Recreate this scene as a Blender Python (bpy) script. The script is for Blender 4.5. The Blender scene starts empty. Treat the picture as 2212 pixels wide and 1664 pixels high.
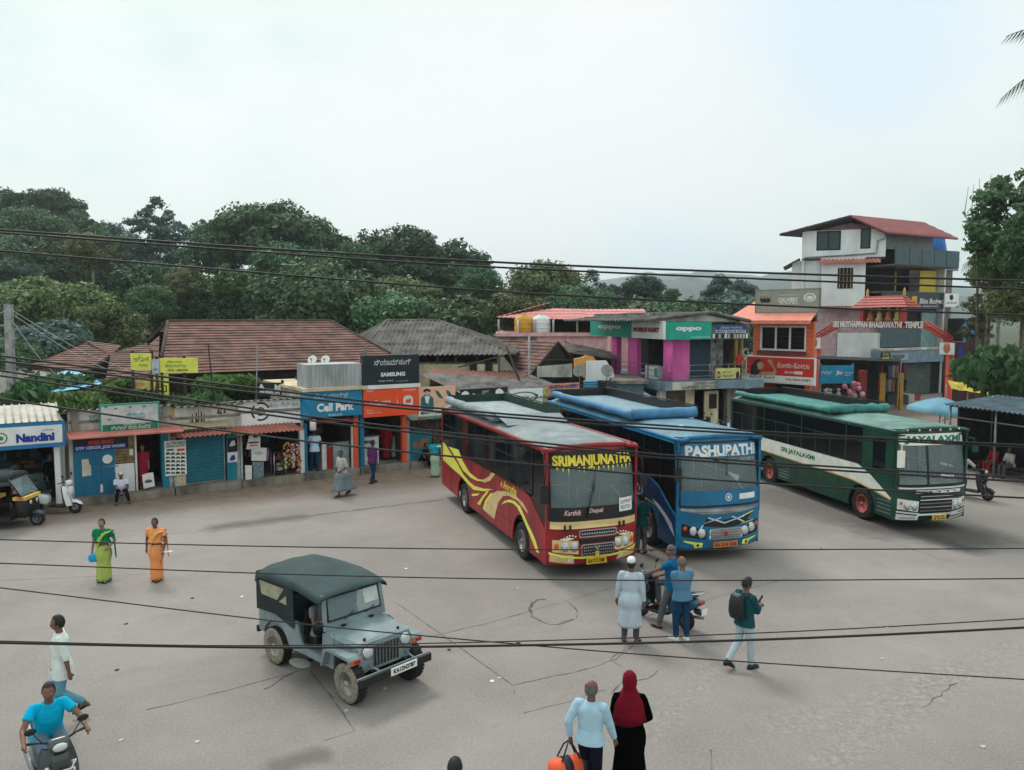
import bpy,bmesh,math,random
from mathutils import Vector,Matrix
from mathutils.geometry import tessellate_polygon
R=math.radians; cos,sin=math.cos,math.sin; MT,MR,RNG=Matrix.Translation,Matrix.Rotation,random.Random
sc=bpy.context.scene
col=sc.collection
PI=math.pi
# -- camera
# layout pixels: the photograph measured at 2212 x 1664
CX,CY,FPX,CAMH=1106.0,832.0,1720.0,6.4
PITCH=math.atan((832-690)/FPX)
cd=bpy.data.cameras.new('camera')
cam=bpy.data.objects.new('camera',cd)
col.objects.link(cam)
cam.location=(0,0,CAMH)
cam.rotation_euler=(PI/2-PITCH,0,0)
cd.sensor_width=36
cd.lens=36*FPX/2212
cd.clip_start=.1
cd.clip_end=9000
sc.camera=cam
_c,_s=cos(PITCH),sin(PITCH)
def ray(x,y):
 dx=(x-CX)/FPX; dy=-(y-CY)/FPX
 return Vector((dx,_c+dy*_s,-_s+dy*_c))
def G(x,y,z=0.0):
 d=ray(x,y); t=(z-CAMH)/d.z
 return Vector((d.x*t,d.y*t,z))
def V(x,y,Y):
 d=ray(x,y); t=Y/d.y
 return Vector((d.x*t,Y,CAMH+d.z*t))
def C(x0,y0,k):
 return lambda x,y:((x0+x/k)/1.1573,(y0+y/k)/1.1573)
c_tl,c_tm,c_tr=C(0,400,2.572),C(850,400,2.572),C(1700,400,2.572)
c_sl,c_sm=C(0,860,3.456),C(500,860,3.456)
c_rb,c_bb,c_gb=C(1080,900,3.081),C(1520,950,3.698),C(1800,950,2.9105)
c_jp,c_pm,c_wb,c_rd=C(600,1340,3.782),C(1500,1360,4.809),C(1340,1660,6.144),C(0,1500,3.907)
c_sr,c_nd,c_gt=C(180,1280,6.9125),C(0,1100,6.933),C(2050,820,3.871)
c_op2,c_op,c_lp=C(1100,720,4.378),C(1440,780,4.254),C(0,740,4.608)
# -- sky, sun, exposure
SUN_EL,SUN_AZ=R(52),R(-28)
w=bpy.data.worlds.new('World'); sc.world=w; w.use_nodes=True
nt=w.node_tree; nd=nt.nodes; lk=nt.links
for n in list(nd):nd.remove(n)
def N(tree,typ,**kw):
 n=tree.nodes.new(typ)
 for k,v in kw.items():
  if k.startswith('_'):setattr(n,k[1:],v)
  else :n.inputs[k].default_value=v
 return n
out=N(nt,'ShaderNodeOutputWorld'); bg=N(nt,'ShaderNodeBackground'); bg.inputs[1].default_value=1.0
lk.new(bg.outputs[0],out.inputs[0])
sky=N(nt,'ShaderNodeTexSky'); sky.sky_type='NISHITA'; sky.sun_disc=False
sky.sun_elevation=SUN_EL; sky.sun_rotation=SUN_AZ; sky.altitude=900; sky.air_density=1.2; sky.dust_density=2.5
tc=N(nt,'ShaderNodeTexCoord')
skm=N(nt,'ShaderNodeMix'); skm.data_type='RGBA'; skm.blend_type='MULTIPLY'; skm.inputs[0].default_value=1
lk.new(sky.outputs[0],skm.inputs[6]); skm.inputs[7].default_value=(.12,.12,.12,1)
# cloud deck: broad soft patches of bright white and pale teal
mp=N(nt,'ShaderNodeMapping'); mp.inputs['Scale'].default_value=(1.6,1.6,3.2); mp.inputs['Location'].default_value=(.35,.1,.2)
lk.new(tc.outputs['Generated'],mp.inputs[0])
no=N(nt,'ShaderNodeTexNoise'); no.inputs['Scale'].default_value=1.7; no.inputs['Detail'].default_value=8; no.inputs['Roughness'].default_value=.55
lk.new(mp.outputs[0],no.inputs[0])
rp=N(nt,'ShaderNodeValToRGB')
rp.color_ramp.elements[0].position=.36; rp.color_ramp.elements[0].color=(.60,.74,.685,1)
rp.color_ramp.elements[1].position=.60; rp.color_ramp.elements[1].color=(.79,.83,.805,1)
lk.new(no.outputs[0],rp.inputs[0])
def dirmask(px,py,r0,r1):
 d=ray(px,py).normalized()
 dp=N(nt,'ShaderNodeVectorMath'); dp.operation='DOT_PRODUCT'; dp.inputs[1].default_value=d
 nrm=N(nt,'ShaderNodeVectorMath'); nrm.operation='NORMALIZE'; lk.new(tc.outputs['Generated'],nrm.inputs[0])
 lk.new(nrm.outputs[0],dp.inputs[0])
 ac=N(nt,'ShaderNodeMath'); ac.operation='ARCCOSINE'; lk.new(dp.outputs['Value'],ac.inputs[0])
 ad=N(nt,'ShaderNodeMath'); ad.operation='MULTIPLY_ADD'; lk.new(no.outputs[0],ad.inputs[0]); ad.inputs[1].default_value=-.35
 lk.new(ac.outputs[0],ad.inputs[2])
 mr=N(nt,'ShaderNodeMapRange'); mr.interpolation_type='SMOOTHSTEP'
 mr.inputs[1].default_value=r1-.17; mr.inputs[2].default_value=r0-.17; lk.new(ad.outputs[0],mr.inputs[0])
 return mr.outputs[0]
def cmix(fac,a,b,tree=None,blend='MIX'):
 m=N(tree or nt,'ShaderNodeMix'); m.data_type='RGBA'; m.blend_type=blend
 L=(tree or nt).links
 for i,v in ((0,fac),(6,a),(7,b)):
  if hasattr(v,'node'):L.new(v,m.inputs[i])
  else :m.inputs[i].default_value=v if i==0 else (tuple(v)+(1,))[:4]
 return m.outputs[2]
glow=dirmask(1230,330,.10,.55)
cloud=cmix(glow,rp.outputs[0],(.805,.81,.80))
blue=dirmask(1830,30,.02,.17)
blue2=dirmask(1440,640,.0,.16)
hole=N(nt,'ShaderNodeMath'); hole.operation='MULTIPLY'; lk.new(blue,hole.inputs[0]); hole.inputs[1].default_value=.55
cloud=cmix(hole.outputs[0],cloud,(.55,.74,.88))
hole2=N(nt,'ShaderNodeMath'); hole2 .operation='MULTIPLY'; lk.new(blue2,hole2 .inputs[0]); hole2 .inputs[1].default_value=.6
cloud=cmix(hole2 .outputs[0],cloud,(.62,.80,.88))
skyc=cmix(.06,cloud,skm.outputs[2])
# an overcast sky is brighter overhead than near the horizon
sx=N(nt,'ShaderNodeSeparateXYZ'); lk.new(tc.outputs['Generated'],sx.inputs[0])
zr=N(nt,'ShaderNodeMapRange'); zr.interpolation_type='SMOOTHSTEP'
for i,v in ((1,.42),(2,.95),(3,1.0),(4,1.45)):zr.inputs[i].default_value=v
lk.new(sx.outputs[2],zr.inputs[0])
lk.new(skyc,bg.inputs[0]); lk.new(zr.outputs[0],bg.inputs[1])
sl=bpy.data.lights.new('sun','SUN'); sl.energy=1.5; sl.angle=R(16); sl.color=(1,.96,.9)
so=bpy.data.objects.new('sun',sl); col.objects.link(so)
sd=Vector((sin(SUN_AZ)*cos(SUN_EL),cos(SUN_AZ)*cos(SUN_EL),sin(SUN_EL)))
so.rotation_euler=sd.to_track_quat('Z','Y').to_euler(); so.location=(0,30,60)
sc.view_settings.view_transform='Standard'
sc.view_settings.look='None'
sc.view_settings.exposure=0.27
sc.view_settings.gamma=1
sc.view_settings.use_curve_mapping=False
sc.render.engine='CYCLES'
sc.cycles.use_denoising=True
sc.cycles.max_bounces=6
sc.cycles.diffuse_bounces=2
sc.cycles.transparent_max_bounces=10
sc.cycles.volume_bounces=2
# -- materials
MATS={}
def lin(v):
 v/=255.0
 return v/12.92 if v<=.04045 else ((v+.055)/1.055)**2.4
def rgb(r,g,b,k=1.0):
 return (min(lin(r)*k,.85),min(lin(g)*k,.85),min(lin(b)*k,.85))
def mat(name,c,rough=.75,metal=0,var=.22,scale=2.5,bump=0,bscale=60,coat=0,streak=0,spec=.4,c2=None):
 """plain surface with procedural unevenness; streak stretches it downwards as rain marks do"""
 if name in MATS: return MATS[name]
 m=bpy.data.materials.new(name); m.use_nodes=True; t=m.node_tree
 p=t.nodes['Principled BSDF']
 p.inputs['Roughness'].default_value=rough; p.inputs['Metallic'].default_value=metal
 p.inputs['Specular IOR Level'].default_value=spec
 p.inputs['Coat Weight'].default_value=coat
 tx=N(t,'ShaderNodeTexCoord'); mpp=N(t,'ShaderNodeMapping'); t.links.new(tx.outputs['Object'],mpp.inputs[0])
 mpp.inputs['Scale'].default_value=(scale,scale,scale*(1-.85*streak))
 n1=N(t,'ShaderNodeTexNoise'); n1 .inputs['Scale'].default_value=1; n1 .inputs['Detail'].default_value=7; n1 .inputs['Roughness'].default_value=.62
 t.links.new(mpp.outputs[0],n1 .inputs[0])
 mr=N(t,'ShaderNodeMapRange'); mr.inputs[1].default_value=.36; mr.inputs[2].default_value=.68
 t.links.new(n1 .outputs[0],mr.inputs[0])
 dk=c2 if c2 else tuple(v*(1-var*1.5) for v in c)
 hi=tuple(min(.9,v*(1+var*.35)) for v in c) if not c2 else c
 t.links.new(cmix(mr.outputs[0],dk,hi,t),p.inputs['Base Color'])
 if bump:
  n2=N(t,'ShaderNodeTexNoise'); n2 .inputs['Scale'].default_value=bscale; n2 .inputs['Detail'].default_value=4
  t.links.new(tx.outputs['Object'],n2 .inputs[0])
  b=N(t,'ShaderNodeBump'); b.inputs['Strength'].default_value=bump; b.inputs['Distance'].default_value=.02
  t.links.new(n2 .outputs[0],b.inputs['Height']); t.links.new(b.outputs[0],p.inputs['Normal'])
 MATS[name]=m
 return m
def glassy(name,tint,trans=.5,rough=.05):
 """a pane: lets part of the light straight through, the rest reflects or is tinted"""
 if name in MATS: return MATS[name]
 m=bpy.data.materials.new(name); m.use_nodes=True; t=m.node_tree
 p=t.nodes['Principled BSDF']; o=t.nodes['Material Output']
 p.inputs['Base Color'].default_value=tint+(1,); p.inputs['Roughness'].default_value=rough
 p.inputs['Specular IOR Level'].default_value=.6 if trans>.3 else .3
 tr=N(t,'ShaderNodeBsdfTransparent'); tr.inputs[0].default_value=tuple(.55+.45*min(1,v*3) for v in tint)+(1,)
 mx=N(t,'ShaderNodeMixShader'); mx.inputs[0].default_value=trans
 t.links.new(p.outputs[0],mx.inputs[1]); t.links.new(tr.outputs[0],mx.inputs[2]); t.links.new(mx.outputs[0],o.inputs[0])
 MATS[name]=m
 return m
def leafmat(name,ca,cb,trans=.25,vary=.5):
 """foliage: each leaf gets its own shade between two greens, each plant its own cast"""
 if name in MATS: return MATS[name]
 m=bpy.data.materials.new(name); m.use_nodes=True; t=m.node_tree
 p=t.nodes['Principled BSDF']; o=t.nodes['Material Output']
 g=N(t,'ShaderNodeNewGeometry'); oi=N(t,'ShaderNodeObjectInfo')
 c=cmix(g.outputs['Random Per Island'],ca,cb,t)
 hs=N(t,'ShaderNodeHueSaturation'); t.links.new(c,hs.inputs['Color'])
 a=N(t,'ShaderNodeMapRange'); a.inputs[3].default_value=.475; a.inputs[4].default_value=.52
 t.links.new(oi.outputs['Random'],a.inputs[0]); t.links.new(a.outputs[0],hs.inputs['Hue'])
 a2=N(t,'ShaderNodeMapRange'); a2 .inputs[3].default_value=1-vary*.6; a2 .inputs[4].default_value=1+vary
 t.links.new(oi.outputs['Random'],a2 .inputs[0]); t.links.new(a2 .outputs[0],hs.inputs['Value'])
 t.links.new(hs.outputs[0],p.inputs['Base Color']); p.inputs['Roughness'].default_value=.55; p.inputs['Specular IOR Level'].default_value=.35
 tl=N(t,'ShaderNodeBsdfTranslucent'); t.links.new(hs.outputs[0],tl.inputs[0])
 mx=N(t,'ShaderNodeMixShader'); mx.inputs[0].default_value=trans
 t.links.new(p.outputs[0],mx.inputs[1]); t.links.new(tl.outputs[0],mx.inputs[2]); t.links.new(mx.outputs[0],o.inputs[0])
 MATS[name]=m
 return m
# -- mesh building
OFF={}
class MB:
 def __init__(s):s.v=[]; s.f=[]; s.m=[]; s.sm=[]; s.mats=[]
 def mi(s,m):
  if m not in s.mats:s.mats.append(m)
  return s.mats.index(m)
 def add(s,vs,fs,m,smooth=False,T=None):
  o=len(s.v); i=s.mi(m)
  for p in vs:
   p=Vector(p)
   s.v.append(T@p if T is not None else p)
  for f in fs:
   s.f.append([o+k for k in f]); s.m.append(i); s.sm.append(smooth)
  return s
 def box(s,x0,x1,y0,y1,z0,z1,m,T=None,skip=''):
  vs=[(x,y,z) for x in (x0,x1) for y in (y0,y1) for z in (z0,z1)]
  fs={'l':(0,1,3,2),'r':(4,6,7,5),'f':(0,4,5,1),'b':(2,3,7,6),'d':(0,2,6,4),'u':(1,5,7,3)}
  return s.add(vs,[f for k,f in fs.items() if k not in skip],m,False,T)
 def poly(s,pts,m,T=None): return s.add(pts,[list(range(len(pts)))],m,False,T)
 def prism(s,pts,d,m,T=None):
  n=len(pts); d=Vector(d); a=[Vector(p) for p in pts]
  tri=tessellate_polygon([a])
  vs=a+[p+d for p in a]
  fs=[list(t) for t in tri]+[[n+k for k in reversed(t)] for t in tri]+[[k,(k+1)%n,n+(k+1)%n,n+k] for k in range(n)]
  return s.add(vs,fs,m,False,T)
 def tube(s,pts,r,m,n=8,T=None,caps=True,smooth=True):
  pts=[Vector(p) for p in pts]; k=len(pts)
  rs=r if isinstance(r,(list,tuple)) else [r]*k
  vs,fs=[],[]
  a=None
  for i,p in enumerate(pts):
   t=(pts[min(i+1,k-1)]-pts[max(i-1,0)])
   if t.length<1e-9:t=Vector((0,0,1))
   t.normalize()
   if a is None:
    a=Vector((0,0,1)) if abs(t.z)<.9 else Vector((1,0,0))
   a=(a-t*a.dot(t))
   if a.length<1e-6:a=t.orthogonal()
   a.normalize(); b=t.cross(a)
   for j in range(n):
    q=2*PI*j/n
    vs.append(p+(a*cos(q)+b*sin(q))*rs[i])
  for i in range(k-1):
   for j in range(n):
    fs.append([i*n+j,i*n+(j+1)%n,(i+1)*n+(j+1)%n,(i+1)*n+j])
  if caps:fs.append(list(range(n))[::-1]); fs.append([(k-1)*n+j for j in range(n)])
  return s.add(vs,fs,m,smooth,T)
 def lathe(s,prof,m,n=20,T=None,smooth=True,axis='z',caps=True):
  vs,fs=[],[]; k=len(prof)
  for r,h in prof:
   for j in range(n):
    q=2*PI*j/n; c_,s_=r*cos(q),r*sin(q)
    vs.append((c_,s_,h) if axis=='z' else (c_,h,s_))
  for i in range(k-1):
   for j in range(n):
    f=[i*n+j,i*n+(j+1)%n,(i+1)*n+(j+1)%n,(i+1)*n+j]
    fs.append(f if axis=='z' else f[::-1])
  e0,e1=list(range(n))[::-1],[(k-1)*n+j for j in range(n)]
  if caps and prof[0][0]>1e-5:fs.append(e0 if axis=='z' else e0[::-1])
  if caps and prof[-1][0]>1e-5:fs.append(e1 if axis=='z' else e1[::-1])
  return s.add(vs,fs,m,smooth,T)
 def ball(s,c,r,m,n=12,T=None):
  r=(r,r,r) if not isinstance(r,(tuple,list)) else r
  vs,fs=[],[]; h=n//2
  for i in range(h+1):
   a=PI*i/h
   for j in range(n):
    b=2*PI*j/n
    vs.append((c[0]+r[0]*sin(a)*cos(b),c[1]+r[1]*sin(a)*sin(b),c[2]+r[2]*cos(a)))
  for i in range(h):
   for j in range(n):fs.append([i*n+j,(i+1)*n+j,(i+1)*n+(j+1)%n,i*n+(j+1)%n])
  return s.add(vs,fs,m,True,T)
 def loft(s,rings,m,smooth=True,T=None,caps=True):
  n=len(rings[0]); vs=[p for r in rings for p in r]; fs=[]
  for i in range(len(rings)-1):
   for j in range(n):fs.append([i*n+j,i*n+(j+1)%n,(i+1)*n+(j+1)%n,(i+1)*n+j])
  if caps:fs.append(list(range(n))[::-1]); fs.append([(len(rings)-1)*n+j for j in range(n)])
  return s.add(vs,fs,m,smooth,T)
 def grid(s,fn,nu,nv,m,smooth=True,T=None):
  vs=[fn(i/nu,j/nv) for j in range(nv+1) for i in range(nu+1)]
  fs=[[j*(nu+1)+i,j*(nu+1)+i+1,(j+1)*(nu+1)+i+1,(j+1)*(nu+1)+i] for j in range(nv) for i in range(nu)]
  return s.add(vs,fs,m,smooth,T)
 def puff(s,pts,w,m,cut=.72,inset=.12,T=None,y0=0,rnd=1):
  """side outline (x,z) widened to half width w with rounded flanks"""
  for _ in range(rnd):
   q=[]
   for i in range(len(pts)):
    a,b=Vector(pts[i]),Vector(pts[(i+1)%len(pts)])
    q+=[a*.75+b*.25,a*.25+b*.75]
   pts=[tuple(p) for p in q]
  cx=sum(p[0] for p in pts)/len(pts); cz=sum(p[1] for p in pts)/len(pts)
  rings=[]
  for y,k in ((-1,inset*1.6),(-cut*1.18,inset*.45),(-cut*.9,0),(cut*.9,0),(cut*1.18,inset*.45),(1,inset*1.6)):
   rings.append([(cx+(p[0]-cx)*(1-k),y0+y*w,cz+(p[1]-cz)*(1-k)) for p in pts])
  n=len(pts); vs=[p for r in rings for p in r]; fs=[]
  for i in range(5):
   for j in range(n):fs.append([i*n+j,i*n+(j+1)%n,(i+1)*n+(j+1)%n,(i+1)*n+j])
  for e,rv in ((0,True),(5,False)):
   tri=tessellate_polygon([[Vector(p) for p in rings[e]]])
   fs+=[[e*n+k for k in (t[::-1] if rv else t)] for t in tri]
  return s.add(vs,fs,m,True,T)
 def build(s,name,parent=None,loc=(0,0,0),rz=0,fix=True):
  me=bpy.data.meshes.new(name)
  of=OFF.get(parent.name) if parent else None
  me.from_pydata([(p[0]-of[0],p[1]-of[1],p[2]-of[2]) for p in s.v] if of else [tuple(p) for p in s.v],[],s.f)
  for m in s.mats:me.materials.append(m)
  me.polygons.foreach_set('material_index',s.m)
  me.polygons.foreach_set('use_smooth',s.sm)
  me.update()
  if fix and len(s.f)<30000:
   bm=bmesh.new(); bm.from_mesh(me); bmesh.ops.recalc_face_normals(bm,faces=bm.faces); bm.to_mesh(me); bm.free()
  o=bpy.data.objects.new(name,me); col.objects.link(o)
  if parent:o.parent=parent
  if of:OFF[o.name]=of
  o.location=loc; o.rotation_euler=(0,0,rz)
  return o
def tag(o,label,cat,group=None):
 o['label']=label; o['category']=cat
 if group:o['group']=group
 return o
def thing(name,label,cat,loc=(0,0,0),rz=0,group=None):
 o=bpy.data.objects.new(name,None); col.objects.link(o); o.empty_display_size=.2
 o.location=loc; o.rotation_euler=(0,0,rz)
 return tag(o,label,cat,group)
def structure(o,kind='structure'):
 o['kind']=kind; return o
def copy_thing(o,loc=None,rz=None,label=None,scale=None):
 c=o.copy(); col.objects.link(c)
 if loc is not None:c.location=loc
 if rz is not None:c.rotation_euler=(0,0,rz)
 if scale is not None:c.scale=scale
 if label:c['label']=label
 for ch in list(o.children):
  k=ch.copy(); col.objects.link(k); k.parent=c
  for g in list(ch.children):
   q=g.copy(); col.objects.link(q); q.parent=k
 return c
_tx={}
def glyphs(body,bold=.0,shear=0.0):
 k=(body,bold,shear)
 if k in _tx: return _tx[k]
 cu=bpy.data.curves.new('lettering','FONT'); cu.body=body; cu.size=1; cu.offset=bold; cu.shear=shear; cu.resolution_u=3
 o=bpy.data.objects.new('lettering',cu); col.objects.link(o)
 bpy.context.view_layer.update()
 me=bpy.data.meshes.new_from_object(o.evaluated_get(bpy.context.evaluated_depsgraph_get()))
 vs=[v.co.copy() for v in me.vertices]; fs=[list(p.vertices) for p in me.polygons]
 bpy.data.objects.remove(o); bpy.data.curves.remove(cu); bpy.data.meshes.remove(me)
 if not vs:vs=[Vector((0,0,0)),Vector((1,0,0)),Vector((0,1,0))]; fs=[[0,1,2]]
 x0=min(v.x for v in vs); x1=max(v.x for v in vs); y0=min(v.y for v in vs); y1=max(v.y for v in vs)
 r=([((v.x-x0)/max(x1-x0,1e-6),(v.y-y0)/max(y1-y0,1e-6)) for v in vs],fs,(x1-x0)/max(y1-y0,1e-6))
 _tx[k]=r
 return r
def text(mb,body,box,m,mapf,bold=.02,shear=0.0):
 """letters stretched into box (u0,u1,v0,v1); mapf turns (u,v) into a point"""
 if any(ord(c_)>3000 for c_ in body):bold=0.0
 vs,fs,asp=glyphs(body,bold,shear); u0,u1,v0,v1=box
 mb.add([mapf(u0+a*(u1-u0),v0+b*(v1-v0)) for a,b in vs],fs,m)
class Fac:
 """a vertical front through two ground points: u along it, z up, off towards the viewer"""
 def __init__(s,A,B,flip=False):
  s.A=Vector((A[0],A[1],0)); s.e=(Vector((B[0],B[1],0))-s.A).normalized()
  s.n=Vector((s.e.y,-s.e.x,0)); s.rz=math.atan2(s.e.y,s.e.x); s.flip=flip
 def uz(s,x,y,off=0.0):
  d=ray(x,y); o=Vector((0,0,CAMH)); a=s.A+s.n*off
  t=(a-o).dot(s.n)/d.dot(s.n); p=o+d*t
  return ((p-s.A).dot(s.e),p.z)
 def P(s,u,z,off=0.0): return s.A+s.e*u+s.n*off+Vector((0,0,z))
 def rect(s,cr,x0,y0,x1,y1,off=0.0):
  xm=(x0+x1)/2; ym=(y0+y1)/2
  a=s.uz(*cr(x0,ym),off)[0]; b=s.uz(*cr(x1,ym),off)[0]
  t=s.uz(*cr(xm,y0),off)[1]; l=s.uz(*cr(xm,y1),off)[1]
  return (a,b,l,t)
 def thing(s,name,label,cat,group=None,u=0,off=0,z=0):
  p=s.P(u,z,off)
  o=thing(name,label,cat,p,s.rz,group); OFF[o.name]=(u,-off,z); return o
# inside a front's own things: x = u, y = -off, z = z
def fm(off): return lambda u,z:(u,-off,z)
# -- shared materials
M_tyre=mat('tyre_rubber',(.022,.022,.023),.85,var=.4,scale=8)
M_black=mat('black_plastic',(.012,.013,.014),.45,var=.3)
M_dark=mat('dark_underside',(.02,.02,.02),.9,var=.3)
M_chrome=mat('chrome',(.62,.64,.65),.18,metal=1,var=.08)
M_steel=mat('grey_steel',(.28,.29,.30),.45,metal=.6,var=.25)
M_pane=glassy('side_window_glass',(.008,.011,.014),.22)
M_screen=glassy('windscreen_glass',(.24,.31,.33),.54,.04)  # pale tint stands in for part of the sky reflection
M_mudlight=mat('pale_mud_rubber',rgb(168,158,140,.75),.95,var=.3,scale=14)
M_lens=mat('lamp_lens',(.62,.66,.66),.08,metal=.3,var=.1)
M_amber=mat('amber_lens',rgb(214,96,30),.25,var=.1)
M_redlens=mat('red_lens',rgb(170,30,25),.25,var=.1)
M_plate_y=mat('yellow_plate',rgb(222,178,40),.5,var=.12)
M_plate_w=mat('white_plate',rgb(232,234,232),.5,var=.08)
M_ink=mat('black_ink',(.012,.012,.014),.7,var=.1)
M_white=mat('white_paint',(.74,.75,.74),.55,var=.12,scale=2)
M_yellowp=mat('yellow_lettering',rgb(238,214,70),.5,var=.1)
M_roofgrey=mat('dusty_roof_grey',rgb(150,160,164,.9),.7,var=.3,scale=1.6,c2=rgb(112,122,126,.9))
M_seat=mat('seat_cover',rgb(90,45,50),.9,var=.3)
M_rail=mat('grab_rail',(.55,.57,.58),.3,metal=.7,var=.1)
def wheel_parts(par,x,y,r,wd,rim_m,tyre_m=None,outs=-1,zs=1.0):
 """tyre with its rim and hub; outs = side the rim faces"""
 T=Matrix.Diagonal((1,1,1/zs,1))@MT((x,y,r))
 t=MB(); k=wd/2
 t.lathe([(r*.58,-k*.85),(r*.80,-k),(r*.93,-k),(r,-k*.72),(r,k*.72),(r*.93,k),(r*.80,k),(r*.58,k*.85)],tyre_m or M_tyre,28,T,axis='y',caps=False)
 o=t.build('wheel',par)
 h=MB(); q=outs*k
 h.lathe([(r*.60,q*.95),(r*.56,q*.98),(r*.50,q*.62),(r*.30,q*.45),(r*.28,q*.75),(r*.16,q*.8),(r*.13,q*1.06),(.001,q*1.08)],rim_m,24,T,axis='y')
 for i in range(8):
  a=2*PI*i/8
  h.ball((x+r*.22*cos(a),y+q*.84,(r+r*.22*sin(a))/zs),r*.035,M_dark,6)
 h.build('rim',o)
 return o
class Bus:
 def __init__(s,name,label,fw,heading,L,wb,fo,W=2.5,bulge=.30,lean=.20,zs=1.06):
  s.L,s.W,s.wb,s.fo,s.bulge,s.lean,s.zs=L,W,wb,fo,bulge,lean,zs
  s.rz=R(heading); p=G(*fw)
  rot=MR(s.rz,4,'Z')
  loc=p-rot@Vector((L-fo-L/2,-W/2+.16,0))
  s.loc=loc; s.M=MT(loc)@rot@Matrix.Diagonal((1,1,zs,1)); s.Mi=s.M.inverted()
  s.t=thing(name,label,'bus',loc,s.rz,'buses parked on the yard')
  s.t.scale=(1,1,zs)
  s.y0=-W/2
 def fx(s,y,z):
  t=min(1,abs(2*y/s.W))
  v=s.L/2-s.bulge*t**3.6
  if z>1.35:v-=s.lean*((z-1.35)/1.7)**1.5
  if z<.7:v-=.10*((.7-z)/.4)**2
  return v
 def hit(s,px,axis,val):
  o=s.Mi@Vector((0,0,CAMH)); d=s.Mi.to_3x3()@ray(*px)
  t=(val-o[axis])/d[axis]
  return o+d*t
 def S(s,px):
  p=s.hit(px,1,s.y0); return (p.x,p.z)
 def F(s,px):
  v=s.L/2
  for _ in range(6):
   p=s.hit(px,0,v); v=s.fx(p.y,p.z)
  return (p.y,p.z)
 def fpatch(s,mb,pts,m,off=.004,step=.10):
  bm=bmesh.new()
  vs=[bm.verts.new((0,max(-s.W/2,min(s.W/2,p[0])),p[1])) for p in pts]
  for t in tessellate_polygon([[Vector((0,p[0],p[1])) for p in pts]]):
   try:bm.faces.new([vs[k] for k in t])
   except ValueError:pass
  ys=[p[0] for p in pts]; zs=[p[1] for p in pts]
  for lo,hi,ax in ((min(ys),max(ys),1),(min(zs),max(zs),2)):
   q=math.ceil(lo/step)*step
   while q<hi-1e-4:
    n=[0,0,0]; n[ax]=1; c=[0,0,0]; c[ax]=q
    bmesh.ops.bisect_plane(bm,geom=bm.verts[:]+bm.edges[:]+bm.faces[:],plane_co=c,plane_no=n); q+=step
  bm.verts.index_update()
  mb.add([(s.fx(v.co.y,v.co.z)+off,v.co.y,v.co.z) for v in bm.verts],[[v.index for v in f.verts] for f in bm.faces],m,True)
  bm.free()
 def frect(s,mb,y0,y1,z0,z1,m,off=.004,r=0):
  if r:
   pts=[]
   for cx_,cz_,a0 in ((y1-r,z1-r,0),(y0+r,z1-r,90),(y0+r,z0+r,180),(y1-r,z0+r,270)):
    pts+=[(cx_+r*cos(R(a0+k*22.5)),cz_+r*sin(R(a0+k*22.5))) for k in range(5)]
  else :pts=[(y0,z0),(y1,z0),(y1,z1),(y0,z1)]
  s.fpatch(mb,pts,m,off)
 def spatch(s,mb,pts,m,off=.004,side=-1):
  mb.prism([(p[0],side*(s.W/2+off),p[1]) for p in pts],(0,-side*.003,0),m)
 def fm(s,off): return lambda u,v:(s.fx(u,v)+off,u,v)
 def smap(s,off): return lambda u,v:(u,-(s.W/2+off),v)
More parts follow.
